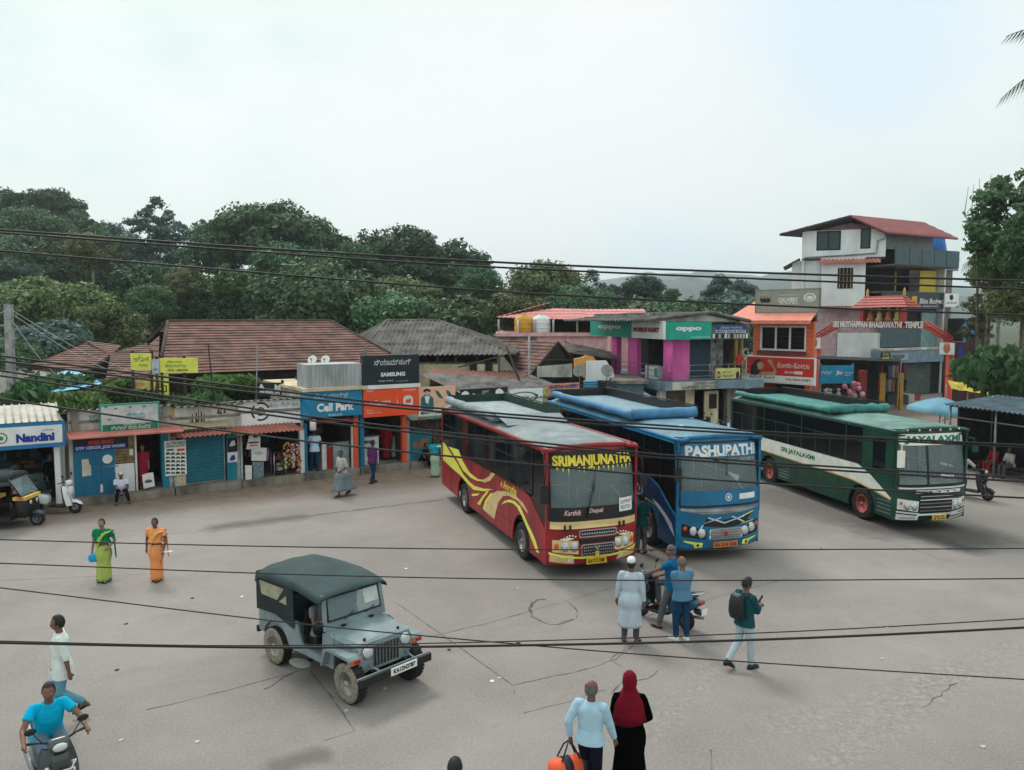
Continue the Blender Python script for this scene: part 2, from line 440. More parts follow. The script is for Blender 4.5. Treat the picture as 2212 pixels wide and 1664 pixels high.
def build_bus(s,paint,roofm,dash,sill=1.82,drop=1.15,top=2.96,rimm=None,cols=7,split=None,green=False):
 L,W,t=s.L,s.W,s.t
 h=L/2; fwx=h-s.fo; rwx=fwx-s.wb; RW=.50
 b=MB()
 def arch(cx): return [(cx+.66*cos(a),.45+.68*sin(a)) for a in [PI*(1-k/12) for k in range(13)]]
 xe=h-s.bulge
 if green:top_line=[(xe,sill),(-h,sill)]
 else :top_line=[(xe,drop),(xe-.25,drop+.10),(xe-.65,drop+.32),(xe-1.05,drop+.56),(xe-1.6,sill),(-h,sill)]
 out=[(-h,.42)]+[(rwx-.66,.36)]+arch(rwx)+[(rwx+.66,.36),(fwx-.66,.36)]+arch(fwx)+[(fwx+.66,.36),(xe,.34)]+top_line
 for sd in (-1,1):
  b.prism([(p[0],sd*W/2,p[1]) for p in out],(0,-sd*.05,0),paint)
  b.box(-h,xe+.05,sd*W/2-.05*(sd>0),sd*W/2+.05*(sd<0),top,top+.10,paint)
  b.box(xe-.05,xe+.03,sd*(W/2-.0)-.06*(sd>0),sd*(W/2)+.06*(sd<0),drop,top,paint)
  b.box(-h,-h+.10,sd*W/2-.05*(sd>0),sd*W/2+.05*(sd<0),sill,top,paint)
 b.box(-h-.04,-h,-W/2,W/2,.42,1.9,paint); b.box(-h-.04,-h,-W/2,W/2,2.75,top+.08,paint)
 for a,c in ((-W/2,-1.0),(1.0,W/2)):b.box(-h-.04,-h,a,c,1.9,2.75,paint)
 s.frect(b,-W/2,W/2,.34,1.40,paint,0)
 s.frect(b,-W/2,W/2,2.97,3.10,paint,0)
 for a,c in ((-W/2,-1.19),(1.19,W/2)):s.frect(b,a,c,1.40,2.97,paint,0)
 bd_=b.build('body',t); q=MB()
 for sd in (-1,1):
  y0,y1=sorted((sd*W/2,sd*(W/2+.003)))
  for k in range(1,8):
   x=-h+k*(L-.5)/8
   if abs(x-fwx)>.75 and abs(x-rwx)>.75:q.box(x,x+.012,y0,y1,.40,sill,M_dark)
  q.box(rwx+.7,fwx-.7,y0,y1,.78,.79,M_dark); q.box(-h,xe-1.7,y0,y1,sill-.03,sill-.018,M_dark)
 q.build('panel_seam',bd_)
 r=MB()
 def zr(y): return 3.0+.19*(1-abs(2*y/W)**4)
 def rf(u,v):
  y=-W/2+u*W; xx=-h+v*(s.fx(y,3.08)+.02+h)
  nose=max(0,(v-.955)/.045); return (xx,y,zr(y)-.09*nose**2)
 r.grid(rf,20,60,roofm)
 r.build('roof',t)
 e=MB()
 for sd in (-1,1):
  e.tube([(-h,sd*(W/2-.01),3.03),(xe-.1,sd*(W/2-.01),3.03),(xe+.10,sd*(W/2-.06),3.03),(h-.28,sd*(W/2-.35),3.06)],.055,paint,8)
 e.tube([(s.fx(-W/2+.3+k*(W-.6)/10,3.1)+.0,-W/2+.3+k*(W-.6)/10,3.07+.04*sin(PI*k/10)) for k in range(11)],.06,paint,8)
 e.build('roof_edge',t)
 f=MB(); f.box(-h+.05,xe,-W/2+.06,W/2-.06,.98,1.02,M_dark)
 f.box(rwx+.75,fwx-.75,-1.05,1.05,.42,.97,M_dark); f.box(-h+.1,rwx-.75,-1.1,1.1,.5,.97,M_dark); f.box(fwx-.7,h-.4,-.62,.62,.4,.97,M_dark)
 f.box(rwx-.75,rwx+.75,-.62,.62,.4,.97,M_dark)
 f.box(-h+.05,xe,-W/2+.06,W/2-.06,2.90,2.93,M_dark)
 f.build('chassis',t)
 for k in range(6):
  for yy in (-.68,.68):
   x=h-2.6-k*.85
   q=MB(); q.box(x-.45,x,yy-.45,yy+.45,1.25,1.42,M_seat); q.box(x-.50,x-.38,yy-.45,yy+.45,1.4,2.12,M_seat)
   q.tube([(x-.44,yy-.4,2.1),(x-.44,yy-.4,2.2),(x-.44,yy+.4,2.2),(x-.44,yy+.4,2.1)],.016,M_rail,6)
   q.build('seat',t)
 d=MB(); d.box(h-.95,h-.42,-1.1,1.1,1.0,1.48,dash); d.lathe([(.24,0),(.26,.015),(.24,.03),(.21,.015)],M_black,16,MT((h-1.0,-.62,1.55))@MR(R(-35),4,'Y'))
 d.build('dashboard',t)
 g=MB()
 for pts in ([(h-1.5,-.1,1.0),(h-1.5,-.1,2.9)],[(h-1.3,.05,1.0),(h-1.3,.05,1.95),(h-1.3,.6,1.75),(h-1.3,.62,1.0)],[(h-1.6,-1.05,1.95),(h-1.5,.0,1.95)],[(h-1.5,.62,1.0),(h-1.5,.62,2.9)],[(h-1.3,.7,1.0),(h-1.3,.7,1.75),(h-1.3,1.05,1.75),(h-1.3,1.05,1.0)]):
  g.tube(pts,.022,M_rail,6)
 g.build('grab_rails',t)
 x0=-h+.12; x1=xe-(.95 if not green else 1.55)
 n=cols+2; st=(x1-x0)/n
 for sd in (-1,1):
  for k in range(n):
   a=x0+k*st; p=MB()
   yy=sd*(W/2-.012)
   lo,hi=sill+.01,top-.01
   tr=lo+(hi-lo)*.62
   p.box(a+.03,a+st-.03,yy-.008,yy+.008,lo,tr-.015,M_pane); p.box(a+.005,a+st-.005,yy-.008,yy+.008,tr+.015,hi,M_pane)
   p.build('side_window',t)
  q=MB(); fm_=M_black if not green else paint
  for k in range(n+1):
   a=x0+k*st; q.box(a-.025,a+.025,sd*W/2-.03*(sd>0),sd*W/2+.03*(sd<0),sill,top if not green or k%3==0 else sill+(top-sill)*.62,fm_)
  q.box(x0,x1,sd*W/2-.03*(sd>0)-.001*sd,sd*W/2+.03*(sd<0)-.001*sd,sill+(top-sill)*.62-.018,sill+(top-sill)*.62+.018,fm_)
  q.build('window_pillars',t)
  p=MB(); yy=sd*(W/2-.02)
  if green:
   p.prism([(x1+.5,yy,sill+.06),(xe-.45,yy,sill+.06),(xe-.45,yy,top-.22),(x1+.5,yy,top-.22)],(0,.012,0),M_pane)
   p.build('cab_window',t)
   q=MB(); q.box(x1,x1+.5,sd*W/2-.05*(sd>0),sd*W/2+.05*(sd<0),sill,top,paint); q.box(xe-.45,xe,sd*W/2-.05*(sd>0),sd*W/2+.05*(sd<0),sill,top,paint)
   q.box(x1+.5,xe-.45,sd*W/2-.045*(sd>0),sd*W/2+.045*(sd<0),top-.22,top,paint); q.build('cab_door',t)
  else :
   p.prism([(x1+.02,yy,sill+.01),(xe-1.02,yy,drop+.58),(xe-.63,yy,drop+.34),(xe-.25,yy,drop+.12),(xe-.05,yy,drop+.05),(xe-.05,yy,top-.01),(x1+.02,yy,top-.01)],(0,.012,0),M_pane)
   p.build('cab_window',t)
 p=MB(); p.box(-h-.03,-h-.015,-1.0,1.0,1.9,2.75,M_pane); p.build('rear_window',t)
 p=MB(); s.frect(p,-1.19,1.19,1.40,2.97,M_screen,-.012); ws=p.build('windscreen',t)
 q=MB()
 for a in ((-1.2,1.2,1.38,1.45),(-1.2,1.2,2.92,2.99)):s.frect(q,*a,M_black,.003)
 for a in ((-1.21,-1.14,1.44,2.92),(1.14,1.21,1.44,2.92)):s.frect(q,*a,M_black,.002)
 q.build('rubber_seal',ws)
 for sd in (-1,1):
  wheel_parts(t,fwx,sd*(W/2-.16),RW,.28,rimm or M_steel,outs=sd,zs=s.zs)
  wheel_parts(t,rwx,sd*(W/2-.28),RW,.50,rimm or M_steel,outs=sd,zs=s.zs)
def wipers(s,pairs):
 for (y0,z0,y1,z1) in pairs:
  w_=MB(); w_.tube([(s.fx(y0,z0)+.05,y0,z0),(s.fx(y1,z1)+.04,y1,z1)],.014,M_black,6); w_.tube([(s.fx(y1,z1-.25)+.03,y1-.03,z1-.28),(s.fx(y1,z1+.25)+.03,y1+.03,z1+.28)],.01,M_black,6)
  w_.build('wiper',s.t)
def mirror(s,y,z,m,dx=.25,dy=.18,hh=.42,top=2.75):
 q=MB(); x=s.fx(y,z)
 q.tube([(s.fx(y,top)-.03,y,top),(x+dx,y+dy*.6,top),(x+dx+.02,y+dy,z+hh/2)],.02,m,6)
 q.box(x+dx-.04,x+dx+.05,y+dy-.10,y+dy+.10,z-hh/2,z+hh/2,m); q.build('mirror',s.t)
def headlight(s,y,z,r,m=None):
 q=MB(); x=s.fx(y,z)
 q.lathe([(r*1.18,-.03),(r*1.18,.02),(r,.025)],M_chrome,18,MT((x,y,z))@MR(PI/2,4,'Y'))
 q.ball((x+.01,y,z),(r*.35,r*.98,r*.98),m or M_lens,14)
 q.build('headlight',s.t)
# -- red bus
P_red=mat('red_bus_paint',rgb(150,26,34,1.1),.42,var=.28,scale=1.4,coat=.1)
P_crm=mat('cream_stripe',rgb(205,180,128,1.2),.4,var=.12)
P_yel=mat('yellow_stripe',rgb(240,218,92,1.2),.4,var=.1)
RB=Bus('red_bus','red bus with yellow swooshes and yellow lettering over its windscreen',(1137,1207),-70.2,10.2,5.45,2.05)
build_bus(RB,P_red,M_roofgrey,mat('cream_dash',rgb(190,180,160),.8),sill=1.80)
s=RB; t=s.t
def polys(s,cr,lst,m,name,off=.004):
 for pts in lst:
  q=MB(); s.spatch(q,[s.S(cr(*p)) for p in pts],m,off); q.build(name,s.t)
polys(s,c_rb,[[(84,632),(100,645),(130,695),(200,805),(240,880),(290,940),(330,972),(400,992),(470,998),(400,1012),(320,1000),(270,950),(225,895),(150,830),(88,770)],[(128,667),(205,692),(235,775),(290,868),(350,916),(400,936),(350,932),(300,908),(240,852),(190,762)],[(350,1108),(370,1120),(400,1062),(440,1010),(425,1010),(390,1050)],[(392,1148),(404,1158),(428,1085),(470,1030),(455,1025),(410,1085)],[(535,1115),(560,1085),(600,1075),(640,1090),(680,1130),(712,1200),(742,1270),(772,1330),(800,1395),(826,1490),(805,1480),(786,1430),(756,1350),(718,1262),(688,1192),(655,1132),(620,1102),(580,1095)],[(305,1032),(370,1028),(350,1045),(310,1050)]],P_yel,'yellow_stripe',.006)
polys(s,c_rb,[[(352,920),(400,922),(440,898),(458,868),(486,880),(450,930),(405,945)],[(404,1160),(482,1228),(492,1170),(510,1100),(545,1050),(600,1045),(560,1015),(500,1010),(465,1030),(430,1085)],[(600,1052),(660,1085),(710,1150),(740,1185),(735,1165),(700,1100),(650,1052),(590,1018),(545,1008)]],P_crm,'cream_stripe',.0045)
q=MB(); a=s.S(c_rb(530,955)); b=s.S(c_rb(652,1030)); text(q,'« Amrutha',(a[0],b[0],a[1]-.08,a[1]+.14),M_yellowp,s.smap(.006),.02,.25); q.build('lettering',t)
# nose
q=MB(); s.frect(q,-1.17,1.17,2.60,2.95,M_black,.008); nb=q.build('name_band',t)
q=MB(); text(q,'SRIMANJUNATHA',(-1.08,1.08,2.58,2.90),M_yellowp,s.fm(.014),.045)
for k in range(16):
 yy=-1.0+k*.133; s.fpatch(q,[(yy,2.62),(yy+.05,2.62),(yy+.02,2.55-.04*(k%3))],M_yellowp,.013)
q.build('lettering',nb)
q=MB(); s.frect(q,-1.16,1.16,1.43,1.70,M_black,.008); db=q.build('dark_band',t)
q=MB(); P_pk=mat('pink_lettering',rgb(240,190,190),.6)
text(q,'Karthik',(-.86,-.42,1.52,1.64),P_pk,s.fm(.014),.02,.35); text(q,'Deepak',(-.22,.18,1.52,1.66),P_pk,s.fm(.014),.02,.35); q.build('lettering',db)
q=MB(); s.frect(q,.62,1.04,1.52,1.84,M_plate_w,.012); bd=q.build('route_board',t)
q=MB(); text(q,'ಮಡಿಕೇರಿ',(.66,1.0,1.70,1.80),mat('red_ink',rgb(190,40,50),.7),s.fm(.017)); text(q,'KUTTA',(.68,.98,1.57,1.66),mat('teal_ink',rgb(30,130,170),.7),s.fm(.017)); q.build('lettering',bd)
q=MB(); s.frect(q,-1.17,1.17,1.20,1.37,P_crm,.006); q.build('cream_band',t)
gr=MB()
for (y0,y1,z0,z1) in ((-.48,.55,.98,1.16),(-.42,.48,.52,.82)):
 s.frect(gr,y0,y1,z0,z1,M_chrome,.006,.05); s.frect(gr,y0+.03,y1-.03,z0+.03,z1-.03,M_black,.012,.04)
 n=14; zz=(z0+z1)/2
 for k in range(n):
  a=y0+.05+k*(y1-y0-.1)/n; w_=(y1-y0-.1)/n
  for j in range(1 if z1-z0<.2 else 3):
   c0=z0+.04+j*(z1-z0-.08)/(1 if z1-z0<.2 else 3); hh=(z1-z0-.08)/(1 if z1-z0<.2 else 3)
   s.fpatch(gr,[(a,c0+hh*.5),(a+w_*.3,c0+hh*.85),(a+w_*.9,c0+hh*.5),(a+w_*.6,c0+hh*.15)],M_chrome,.018)
s.frect(gr,-.55,.6,.84,.95,M_black,.008,.04)
gr.build('grille',t)
for sd in (-1,1):
 q=MB(); s.fpatch(q,[(sd*1.12,.66),(sd*.50,.60),(sd*.50,.92),(sd*1.12,.95)],P_crm,.01); q.build('lamp_surround',t)
 for yy in (.82,.60):headlight(s,sd*yy,.78,.095)
 q=MB(); q.ball((s.fx(sd*1.02,.8)+.01,sd*1.02,.80),(.03,.075,.075),M_amber,12); q.build('indicator',t)
 q=MB(); s.fpatch(q,[(sd*1.17,.42),(sd*.58,.36),(sd*.62,.58),(sd*1.17,.64)],P_crm,.01); s.frect(q,min(sd*.76,sd*.66),max(sd*.76,sd*.66),.42,.50,M_white,.014); q.build('bumper_corner',t)
 q=MB()
 for k in range(6):q.ball((s.fx(sd*.6,1.0)+.015,sd*(.58+k*.075),1.02+.035*sin(k*.9)),(.02,.028,.018),M_plate_w,8)
 s.fpatch(q,[(sd*.60,.98),(sd*.75,1.01),(sd*.98,.95),(sd*.78,.93)],M_plate_w,.01); q.build('emblem',t)
q=MB(); s.fpatch(q,[(-1.2,.66),(-.9,.58),(-.4,.53),(0,.52),(.4,.53),(.9,.58),(1.2,.66),(1.2,.61),(.9,.53),(.4,.48),(0,.47),(-.4,.48),(-.9,.53),(-1.2,.61)],P_yel,.02); q.build('yellow_stripe',t)
q=MB(); q.prism([(s.fx(0,.45)+.06,-.28,.34),(s.fx(0,.45)+.06,.28,.34),(s.fx(0,.45)+.06,.24,.50),(s.fx(0,.45)+.06,-.28,.50)],(-.05,0,0),M_plate_y); pl=q.build('number_plate',t)
q=MB(); text(q,'KA17 D 7388',(-.24,.2,.37,.46),M_ink,lambda u,v:(s.fx(0,.45)+.066,u,v),.03); q.build('lettering',pl)
q=MB(); q.prism([(s.fx(0,.6)+.05,-.07,.50),(s.fx(0,.6)+.05,.07,.50),(s.fx(0,.6)+.05,.0,.70)],(-.03,0,0),M_plate_y); q.build('crest',t)
q=MB(); text(q,'X',(-.09,.09,.60,.78),M_chrome,s.fm(.03),.06); q.build('emblem',t)
wipers(s,[(-.3,1.45,-.05,2.3)])
q=MB()
for yy in (-.85,-.72,.62,.75):q.box(s.fx(yy,1.25)+.01,s.fx(yy,1.25)+.05,yy-.02,yy+.02,1.16,1.30,M_black)
q.build('hinges',t)
mirror(s,-1.22,2.05,M_black,.22,-.16); mirror(s,1.22,2.2,M_black,.2,.12,.25)
# luggage carrier: grey rolled sheets on the near edge, dark green boarding on the far edge
TARP=mat('grey_tarpaulin',rgb(158,170,178,.8),.75,var=.25,scale=2.5,bump=.5,bscale=7)
DKGRN=mat('dark_green_board',rgb(24,62,50,.8),.7,var=.3)
def rack(s,x0,x1,near,far,floor,y0=-1.08,y1=1.02,rad=.13,zz=3.2):
 q=MB(); q.box(x0,x1,y0,y1,zz,zz+.03,floor); q.build('rack_floor',s.t)
 n=14; q=MB()
 q.tube([(x0+k*(x1-x0)/n,y0+.02*sin(k*2.3),zz+rad*.9+.012*sin(k*1.7)) for k in range(n+1)],[rad*(1+.06*sin(k*2.9)) for k in range(n+1)],near,14); q.build('rolled_tarpaulin',s.t)
 q=MB(); q.box(x0,x1,y1,y1+.03,zz+.02,zz+.28,far)
 for k in range(9):
  a=x0+k*(x1-x0)/8; q.tube([(a,y1+.05,zz-.05),(a,y1+.05,zz+.32)],.018,M_black,6)
 q.tube([(x0,y1+.05,zz+.31),(x1,y1+.05,zz+.31)],.022,M_black,6); q.build('rack_rail',s.t)
 q=MB(); q.box(x0,x0+.03,y0,y1,zz+.02,zz+.28,far); q.build('rack_end',s.t)
rack(s,-4.9,.4,TARP,DKGRN,mat('pale_sheet',rgb(170,184,186,.85),.7,var=.25,bump=.3,bscale=5))
q=MB(); q.add([(.4,-1.1,3.2),(.4,1.0,3.2),(.42,1.0,3.36),(.42,-1.1,3.42),(1.3,-1.0,3.18),(1.3,.9,3.19)],[(0,1,2,3),(3,2,5,4)],M_roofgrey); q.build('wind_deflector',t)
# -- blue bus
P_blu=mat('blue_bus_paint',rgb(8,104,146,1.2),.40,var=.26,scale=1.4,coat=.12)
P_nav=mat('navy_side_paint',rgb(8,54,98,1.2),.34,var=.2,coat=.3)
P_sky=mat('sky_blue_trim',rgb(20,150,205,1.2),.35,var=.12,coat=.2)
BB=Bus('blue_bus','blue bus parked between the red bus and the green bus',(1408,1176),-73.5,10.6,5.6,2.0,zs=1.07)
build_bus(BB,P_blu,mat('blue_grey_roof',rgb(112,152,172,.85),.6,var=.25,scale=1.6),M_white,sill=1.86)
s=BB; t=s.t; h=s.L/2; xe=h-s.bulge
q=MB(); s.spatch(q,[(-h,.40),(h-s.fo-.70,.40),(h-s.fo-.70,1.16),(h-s.fo+.7,1.16),(h-s.fo+.7,.36),(xe-.02,.36),(xe-.05,1.1),(xe-.65,1.42),(xe-1.05,1.68),(xe-1.6,1.84),(-h,1.84)],P_nav,.004); q.build('side_panel',t)
q=MB(); s.spatch(q,[s.S(c_bb(*p)) for p in ((412,1098),(470,1150),(540,1250),(590,1330),(615,1450),(585,1395),(520,1265),(455,1170))],mat('pale_stripe',rgb(205,218,228),.4),.007); q.build('pale_stripe',t)
q=MB(); a=s.S(c_bb(205,985)); b=s.S(c_bb(340,1020)); text(q,'PASHUPATHY',(b[0]-2.6,b[0],1.36,1.68),mat('pale_lettering',rgb(190,205,220),.5),s.smap(.007),.03); q.build('lettering',t)
q=MB(); s.spatch(q,[(h-s.fo-1.5,1.20),(h-s.fo-.6,1.30),(h-s.fo+.9,1.16),(h-s.fo-.6,1.26),(h-s.fo-1.5,1.16)],P_yel,.006); q.build('yellow_stripe',t)
q=MB(); s.frect(q,-1.16,1.16,2.60,2.94,P_blu,.008); nb=q.build('name_band',t)
q=MB(); text(q,'PASHUPATHI',(-1.03,1.06,2.62,2.90),M_white,s.fm(.014),.05)
for k in range(20):s.fpatch(q,[(-1.0+k*.1,2.62),(-.93+k*.1,2.62),(-.93+k*.1,2.645),(-1.0+k*.1,2.645)],M_white,.013) if k%3 else None
q.build('lettering',nb)
q=MB(); text(q,'ADISH',(.50,.98,2.48,2.56),mat('grey_lettering',rgb(150,170,180),.5),s.fm(.006),.03); q.build('lettering',t)
q=MB(); s.frect(q,-1.16,1.16,1.43,1.78,P_blu,.008); db=q.build('blue_band',t)
q=MB(); s.frect(q,.45,.98,1.54,1.68,M_plate_w,.013); q.build('sticker',db)
q=MB()
ringp= lambda c0,c1,r0,r1,n=16:[[(c0+r0*cos(2*PI*k/n),c1+r0*sin(2*PI*k/n)),(c0+r1*cos(2*PI*k/n),c1+r1*sin(2*PI*k/n)),(c0+r1*cos(2*PI*(k+1)/n),c1+r1*sin(2*PI*(k+1)/n)),(c0+r0*cos(2*PI*(k+1)/n),c1+r0*sin(2*PI*(k+1)/n))] for k in range(n)]
for p in ringp(.12,1.61,.075,.10):s.fpatch(q,p,M_white,.013)
for p in ringp(.12,1.61,.0,.045,8):s.fpatch(q,p,M_white,.013)
q.build('emblem',db)
q=MB(); s.fpatch(q,[(-1.16,1.36),(-1.16,1.30),(-.6,1.22),(0,1.20),(.6,1.22),(1.16,1.30),(1.16,1.36)],M_steel,.008); q.build('grey_band',t)
q=MB(); s.fpatch(q,[(-.62,.92),(-.5,1.14),(-.1,1.04),(.3,1.08),(.75,1.16),(.95,1.2),(.7,1.02),(.92,.98),(.5,.90),(.1,.86)],M_black,.01)
for p in ([(-.62,.98),(-.58,1.0),(-.1,1.13),(-.1,1.10)],[(-.5,1.12),(-.46,1.14),(.05,.98),(.02,.95)],[(.0,.96),(.04,1.0),(.62,1.14),(.62,1.10)],[(.2,1.12),(.24,1.14),(.62,.98),(.6,.95)],[(-.78,.76),(-.72,.76),(-.6,.95),(-.64,.96)]):s.fpatch(q,p,mat('pale_stripe',(.5,.5,.5)),.018)
for p in ([(.55,1.10),(.92,1.19),(.92,1.22),(.55,1.13)],[(.5,.92),(.95,.98),(.72,1.02),(.92,.99),(.5,.94)]):s.fpatch(q,p,P_yel,.018)
q.build('graphic',t)
gr=MB(); s.frect(gr,-.42,.56,.56,.84,M_chrome,.008,.04); s.frect(gr,-.39,.53,.59,.81,M_steel,.013,.03)
for k in range(3):s.frect(gr,-.38,.52,.62+k*.07,.64+k*.07,M_chrome,.018)
for p in ringp(.06,.70,0,.06,10):s.fpatch(gr,p,M_redlens,.024)
gr.build('grille',t)
for sd in (-1,1):
 q=MB(); s.fpatch(q,[(sd*1.14,.66),(sd*.52,.58),(sd*.50,.80),(sd*1.14,.98)],M_dark,.008); q.build('lamp_surround',t)
 headlight(s,sd*.86,.80,.10); headlight(s,sd*.64,.74,.10)
 q=MB(); q.ball((s.fx(sd*1.06,.86)+.01,sd*1.06,.86),(.03,.06,.06),M_amber,12); q.build('indicator',t)
 q=MB(); s.fpatch(q,[(sd*1.08,.56),(sd*.78,.52),(sd*.60,.50),(sd*.60,.38),(sd*.80,.36),(sd*.84,.46),(sd*1.08,.52)],P_yel,.012); q.ball((s.fx(sd*.72,.44)+.01,sd*.72,.44),(.02,.04,.04),M_black,10); q.build('bumper_corner',t)
q=MB(); q.box(s.fx(0,.4)+.02,s.fx(0,.4)+.06,-.30,.42,.36,.50,mat('orange_plate',rgb(214,120,60),.5)); pl=q.build('number_plate',t)
q=MB(); text(q,'KA 12 A 1616',(-.26,.38,.385,.475),M_ink,lambda u,v:(s.fx(0,.4)+.066,u,v),.03); q.build('lettering',pl)
wipers(s,[(-.3,2.55,.1,2.42)])
mirror(s,-1.22,2.2,M_black,.12,-.06,.3)
LTARP=mat('light_blue_tarpaulin',rgb(88,150,196,.8),.55,var=.2,scale=2,bump=.3,bscale=6)
rack(s,-5.1,1.9,LTARP,M_black,mat('pale_blue_sheet',rgb(140,172,188,.8),.6,var=.2),rad=.12)
q=MB(); q.tube([(1.9,-1.08+k*.21,3.34+.01*sin(k*2)) for k in range(11)],.15,LTARP,14); q.build('rolled_tarpaulin',t)
q=MB(); q.ball((3.9,-.55,3.19),(.13,.09,.07),M_white,10); q.build('roof_lamp',t)
e=MB(); e.box(-h,xe-.2,-s.W/2-.012,-s.W/2-.002,2.94,3.02,P_sky); e.build('trim_strip',t)
# -- green bus
P_grn=mat('green_bus_paint',rgb(10,70,52,1.0),.42,var=.28,scale=1.4,coat=.1)
P_teal=mat('teal_trim',rgb(60,150,136,.8),.5,var=.2)
P_wht=mat('white_band_paint',rgb(226,220,208,1.2),.45,var=.12)
P_gold=mat('gold_line',rgb(214,170,92),.45,var=.1)
M_rimred=mat('faded_red_rim',rgb(186,92,80,.85),.7,var=.25,scale=9)
GB=Bus('green_bus','dark green and white bus nearest the blue parasol, with red wheel rims',(1868,1121),-77.5,10.5,5.6,1.78,bulge=.26,zs=1.0)
build_bus(GB,P_grn,mat('green_grey_roof',rgb(116,156,148,.85),.65,var=.3,scale=1.6),mat('cream_dash',(.4,.38,.34)),sill=1.78,rimm=M_rimred,cols=8,green=True)
s=GB; t=s.t; h=s.L/2; xe=h-s.bulge
q=MB(); wb_=[s.S(c_gb(*p)) for p in ((440,450),(960,610),(1080,640),(1180,712),(1248,800),(1200,795),(900,700),(700,640),(500,570))]
zt,zb=1.76,1.34
s.spatch(q,[(-h,zt),(xe-1.75,zt),(xe-1.1,1.52),(xe-.55,1.22),(xe-.12,.98),(xe-.16,.95),(xe-.9,1.08),(xe-2,1.22),(-h,1.30)],P_wht,.004); q.build('white_band',t)
q=MB(); s.spatch(q,[(-h,1.30),(xe-2,1.22),(xe-.9,1.08),(xe-.14,.95),(xe-.16,.91),(xe-.9,1.04),(xe-2,1.18),(-h,1.26)],P_gold,.005); q.build('gold_line',t)
q=MB(); a=s.S(c_gb(445,500)); b=s.S(c_gb(690,570)); text(q,'SRI JAYALAXMI',(a[0],b[0],1.40,1.62),mat('green_lettering',rgb(30,130,70,.9),.5),s.smap(.008),.035); q.build('lettering',t)
for x_ in (h-s.fo+.78,h-s.fo-s.wb+.8):
 q=MB()
 for k in range(4):q.box(x_,x_+.62,-s.W/2-.012,-s.W/2+.01,.48+k*.12,.51+k*.12,M_steel)
 q.build('vent',t)
q=MB(); s.frect(q,-1.12,1.12,2.62,2.96,P_wht,.008,.08); nb=q.build('name_band',t)
P_tl=mat('teal_lettering',rgb(18,128,112,.9),.5)
q=MB(); text(q,'JAYALAXMI',(-.98,1.0,2.65,2.90),P_tl,s.fm(.014),.05,.12); q.build('lettering',nb)
q=MB(); s.frect(q,-.32,-.25,1.44,2.62,M_black,.006); q.build('windscreen_bar',t)
q=MB(); s.frect(q,.15,.62,1.62,1.76,M_plate_w,.01); bd=q.build('route_board',t)
q=MB(); text(q,'KUTTA',(.18,.59,1.65,1.73),mat('purple_ink',rgb(120,40,110),.6),s.fm(.014)); q.build('lettering',bd)
gr=MB(); s.frect(gr,-.58,.80,.58,1.17,M_black,.01,.05); s.frect(gr,-1.16,1.16,1.31,1.36,M_white,.014); s.frect(gr,-.62,.86,.50,.56,M_white,.02)
for k in range(5):s.frect(gr,-.54,.76,.63+k*.11,.66+k*.11,(M_steel,M_chrome,M_steel,M_white,M_chrome)[k],.02)
s.frect(gr,-.70,.90,1.18,1.28,M_white,.02,.03); s.frect(gr,-.5,.7,1.21,1.25,M_black,.026)
for k in range(4):s.frect(gr,-.46+k*.3,-.26+k*.3,1.20,1.26,M_chrome,.03)
gr.build('grille',t)
for sd in (-1,1):
 q=MB(); s.fpatch(q,[(sd*1.18,.70),(sd*.60,.62),(sd*.58,.94),(sd*1.18,1.02)],M_white,.012); q.build('lamp_surround',t)
 headlight(s,sd*.90,.80,.105); headlight(s,sd*.70,.78,.10)
 q=MB(); q.ball((s.fx(sd*1.08,.88)+.01,sd*1.08,.88),(.03,.05,.05),M_amber,12); q.build('indicator',t)
 for k in range(3):
  q=MB(); z_=.58-k*.09; s.fpatch(q,[(sd*1.2,z_+.06),(sd*.55,z_),(sd*.55,z_-.05),(sd*1.2,z_+.01)],M_white,.014); q.build('bumper_bar',t)
q=MB(); s.frect(q,-1.18,-.58,.36,.50,M_plate_w,.02); bd=q.build('bumper_board',t)
q=MB(); text(q,'GOODLUCK',(-1.1,-.66,.40,.46),mat('red_ink',(.4,.05,.05)),s.fm(.024),.02); q.build('lettering',bd)
q=MB(); q.box(s.fx(0,.4)+.03,s.fx(0,.4)+.07,-.1,.38,.34,.50,M_plate_y); pl=q.build('number_plate',t)
q=MB(); text(q,'KA 12',(-.02,.30,.43,.48),M_ink,lambda u,v:(s.fx(0,.4)+.076,u,v),.03); text(q,'B 4181',(-.05,.33,.36,.41),M_ink,lambda u,v:(s.fx(0,.4)+.076,u,v),.03); q.build('lettering',pl)
mirror(s,-1.2,2.25,P_wht,.28,-.05,.5,2.8); mirror(s,1.2,2.5,P_grn,.3,.12,.26,2.8)
GTARP=mat('teal_tarpaulin',rgb(78,152,146,.8),.7,var=.3,scale=3,bump=.6,bscale=8)
rack(s,-5.1,1.5,GTARP,M_black,GTARP,rad=.10)
q=MB(); q.tube([(1.55+.05*sin(k),-1.1+k*.22,3.34+.02*sin(k*2)) for k in range(11)],[.15+.02*sin(k*3) for k in range(11)],GTARP,14); q.build('rolled_tarpaulin',t)
e=MB(); e.box(-h,xe-.3,-s.W/2-.014,-s.W/2-.002,2.97,3.04,P_teal); e.build('trim_strip',t)
q=MB()
for k in range(6):q.ball((s.fx(-.9+k*.36,3.06)+.05,-.9+k*.36,3.07),.035,M_lens,8)
q.build('marker_lamps',t)
# -- terrain
def hill_h(x,y):
 a=max(0,min(1,(y-74)/90)); a=a*a*(3-2*a)
 b=max(0,min(1,(6-x)/70)); b=b*b*(3-2*b)
 c=max(0,min(1,(y-60)/30))*max(0,min(1,(-30-x)/14))*1.8
 return 13*a*b+c-.05
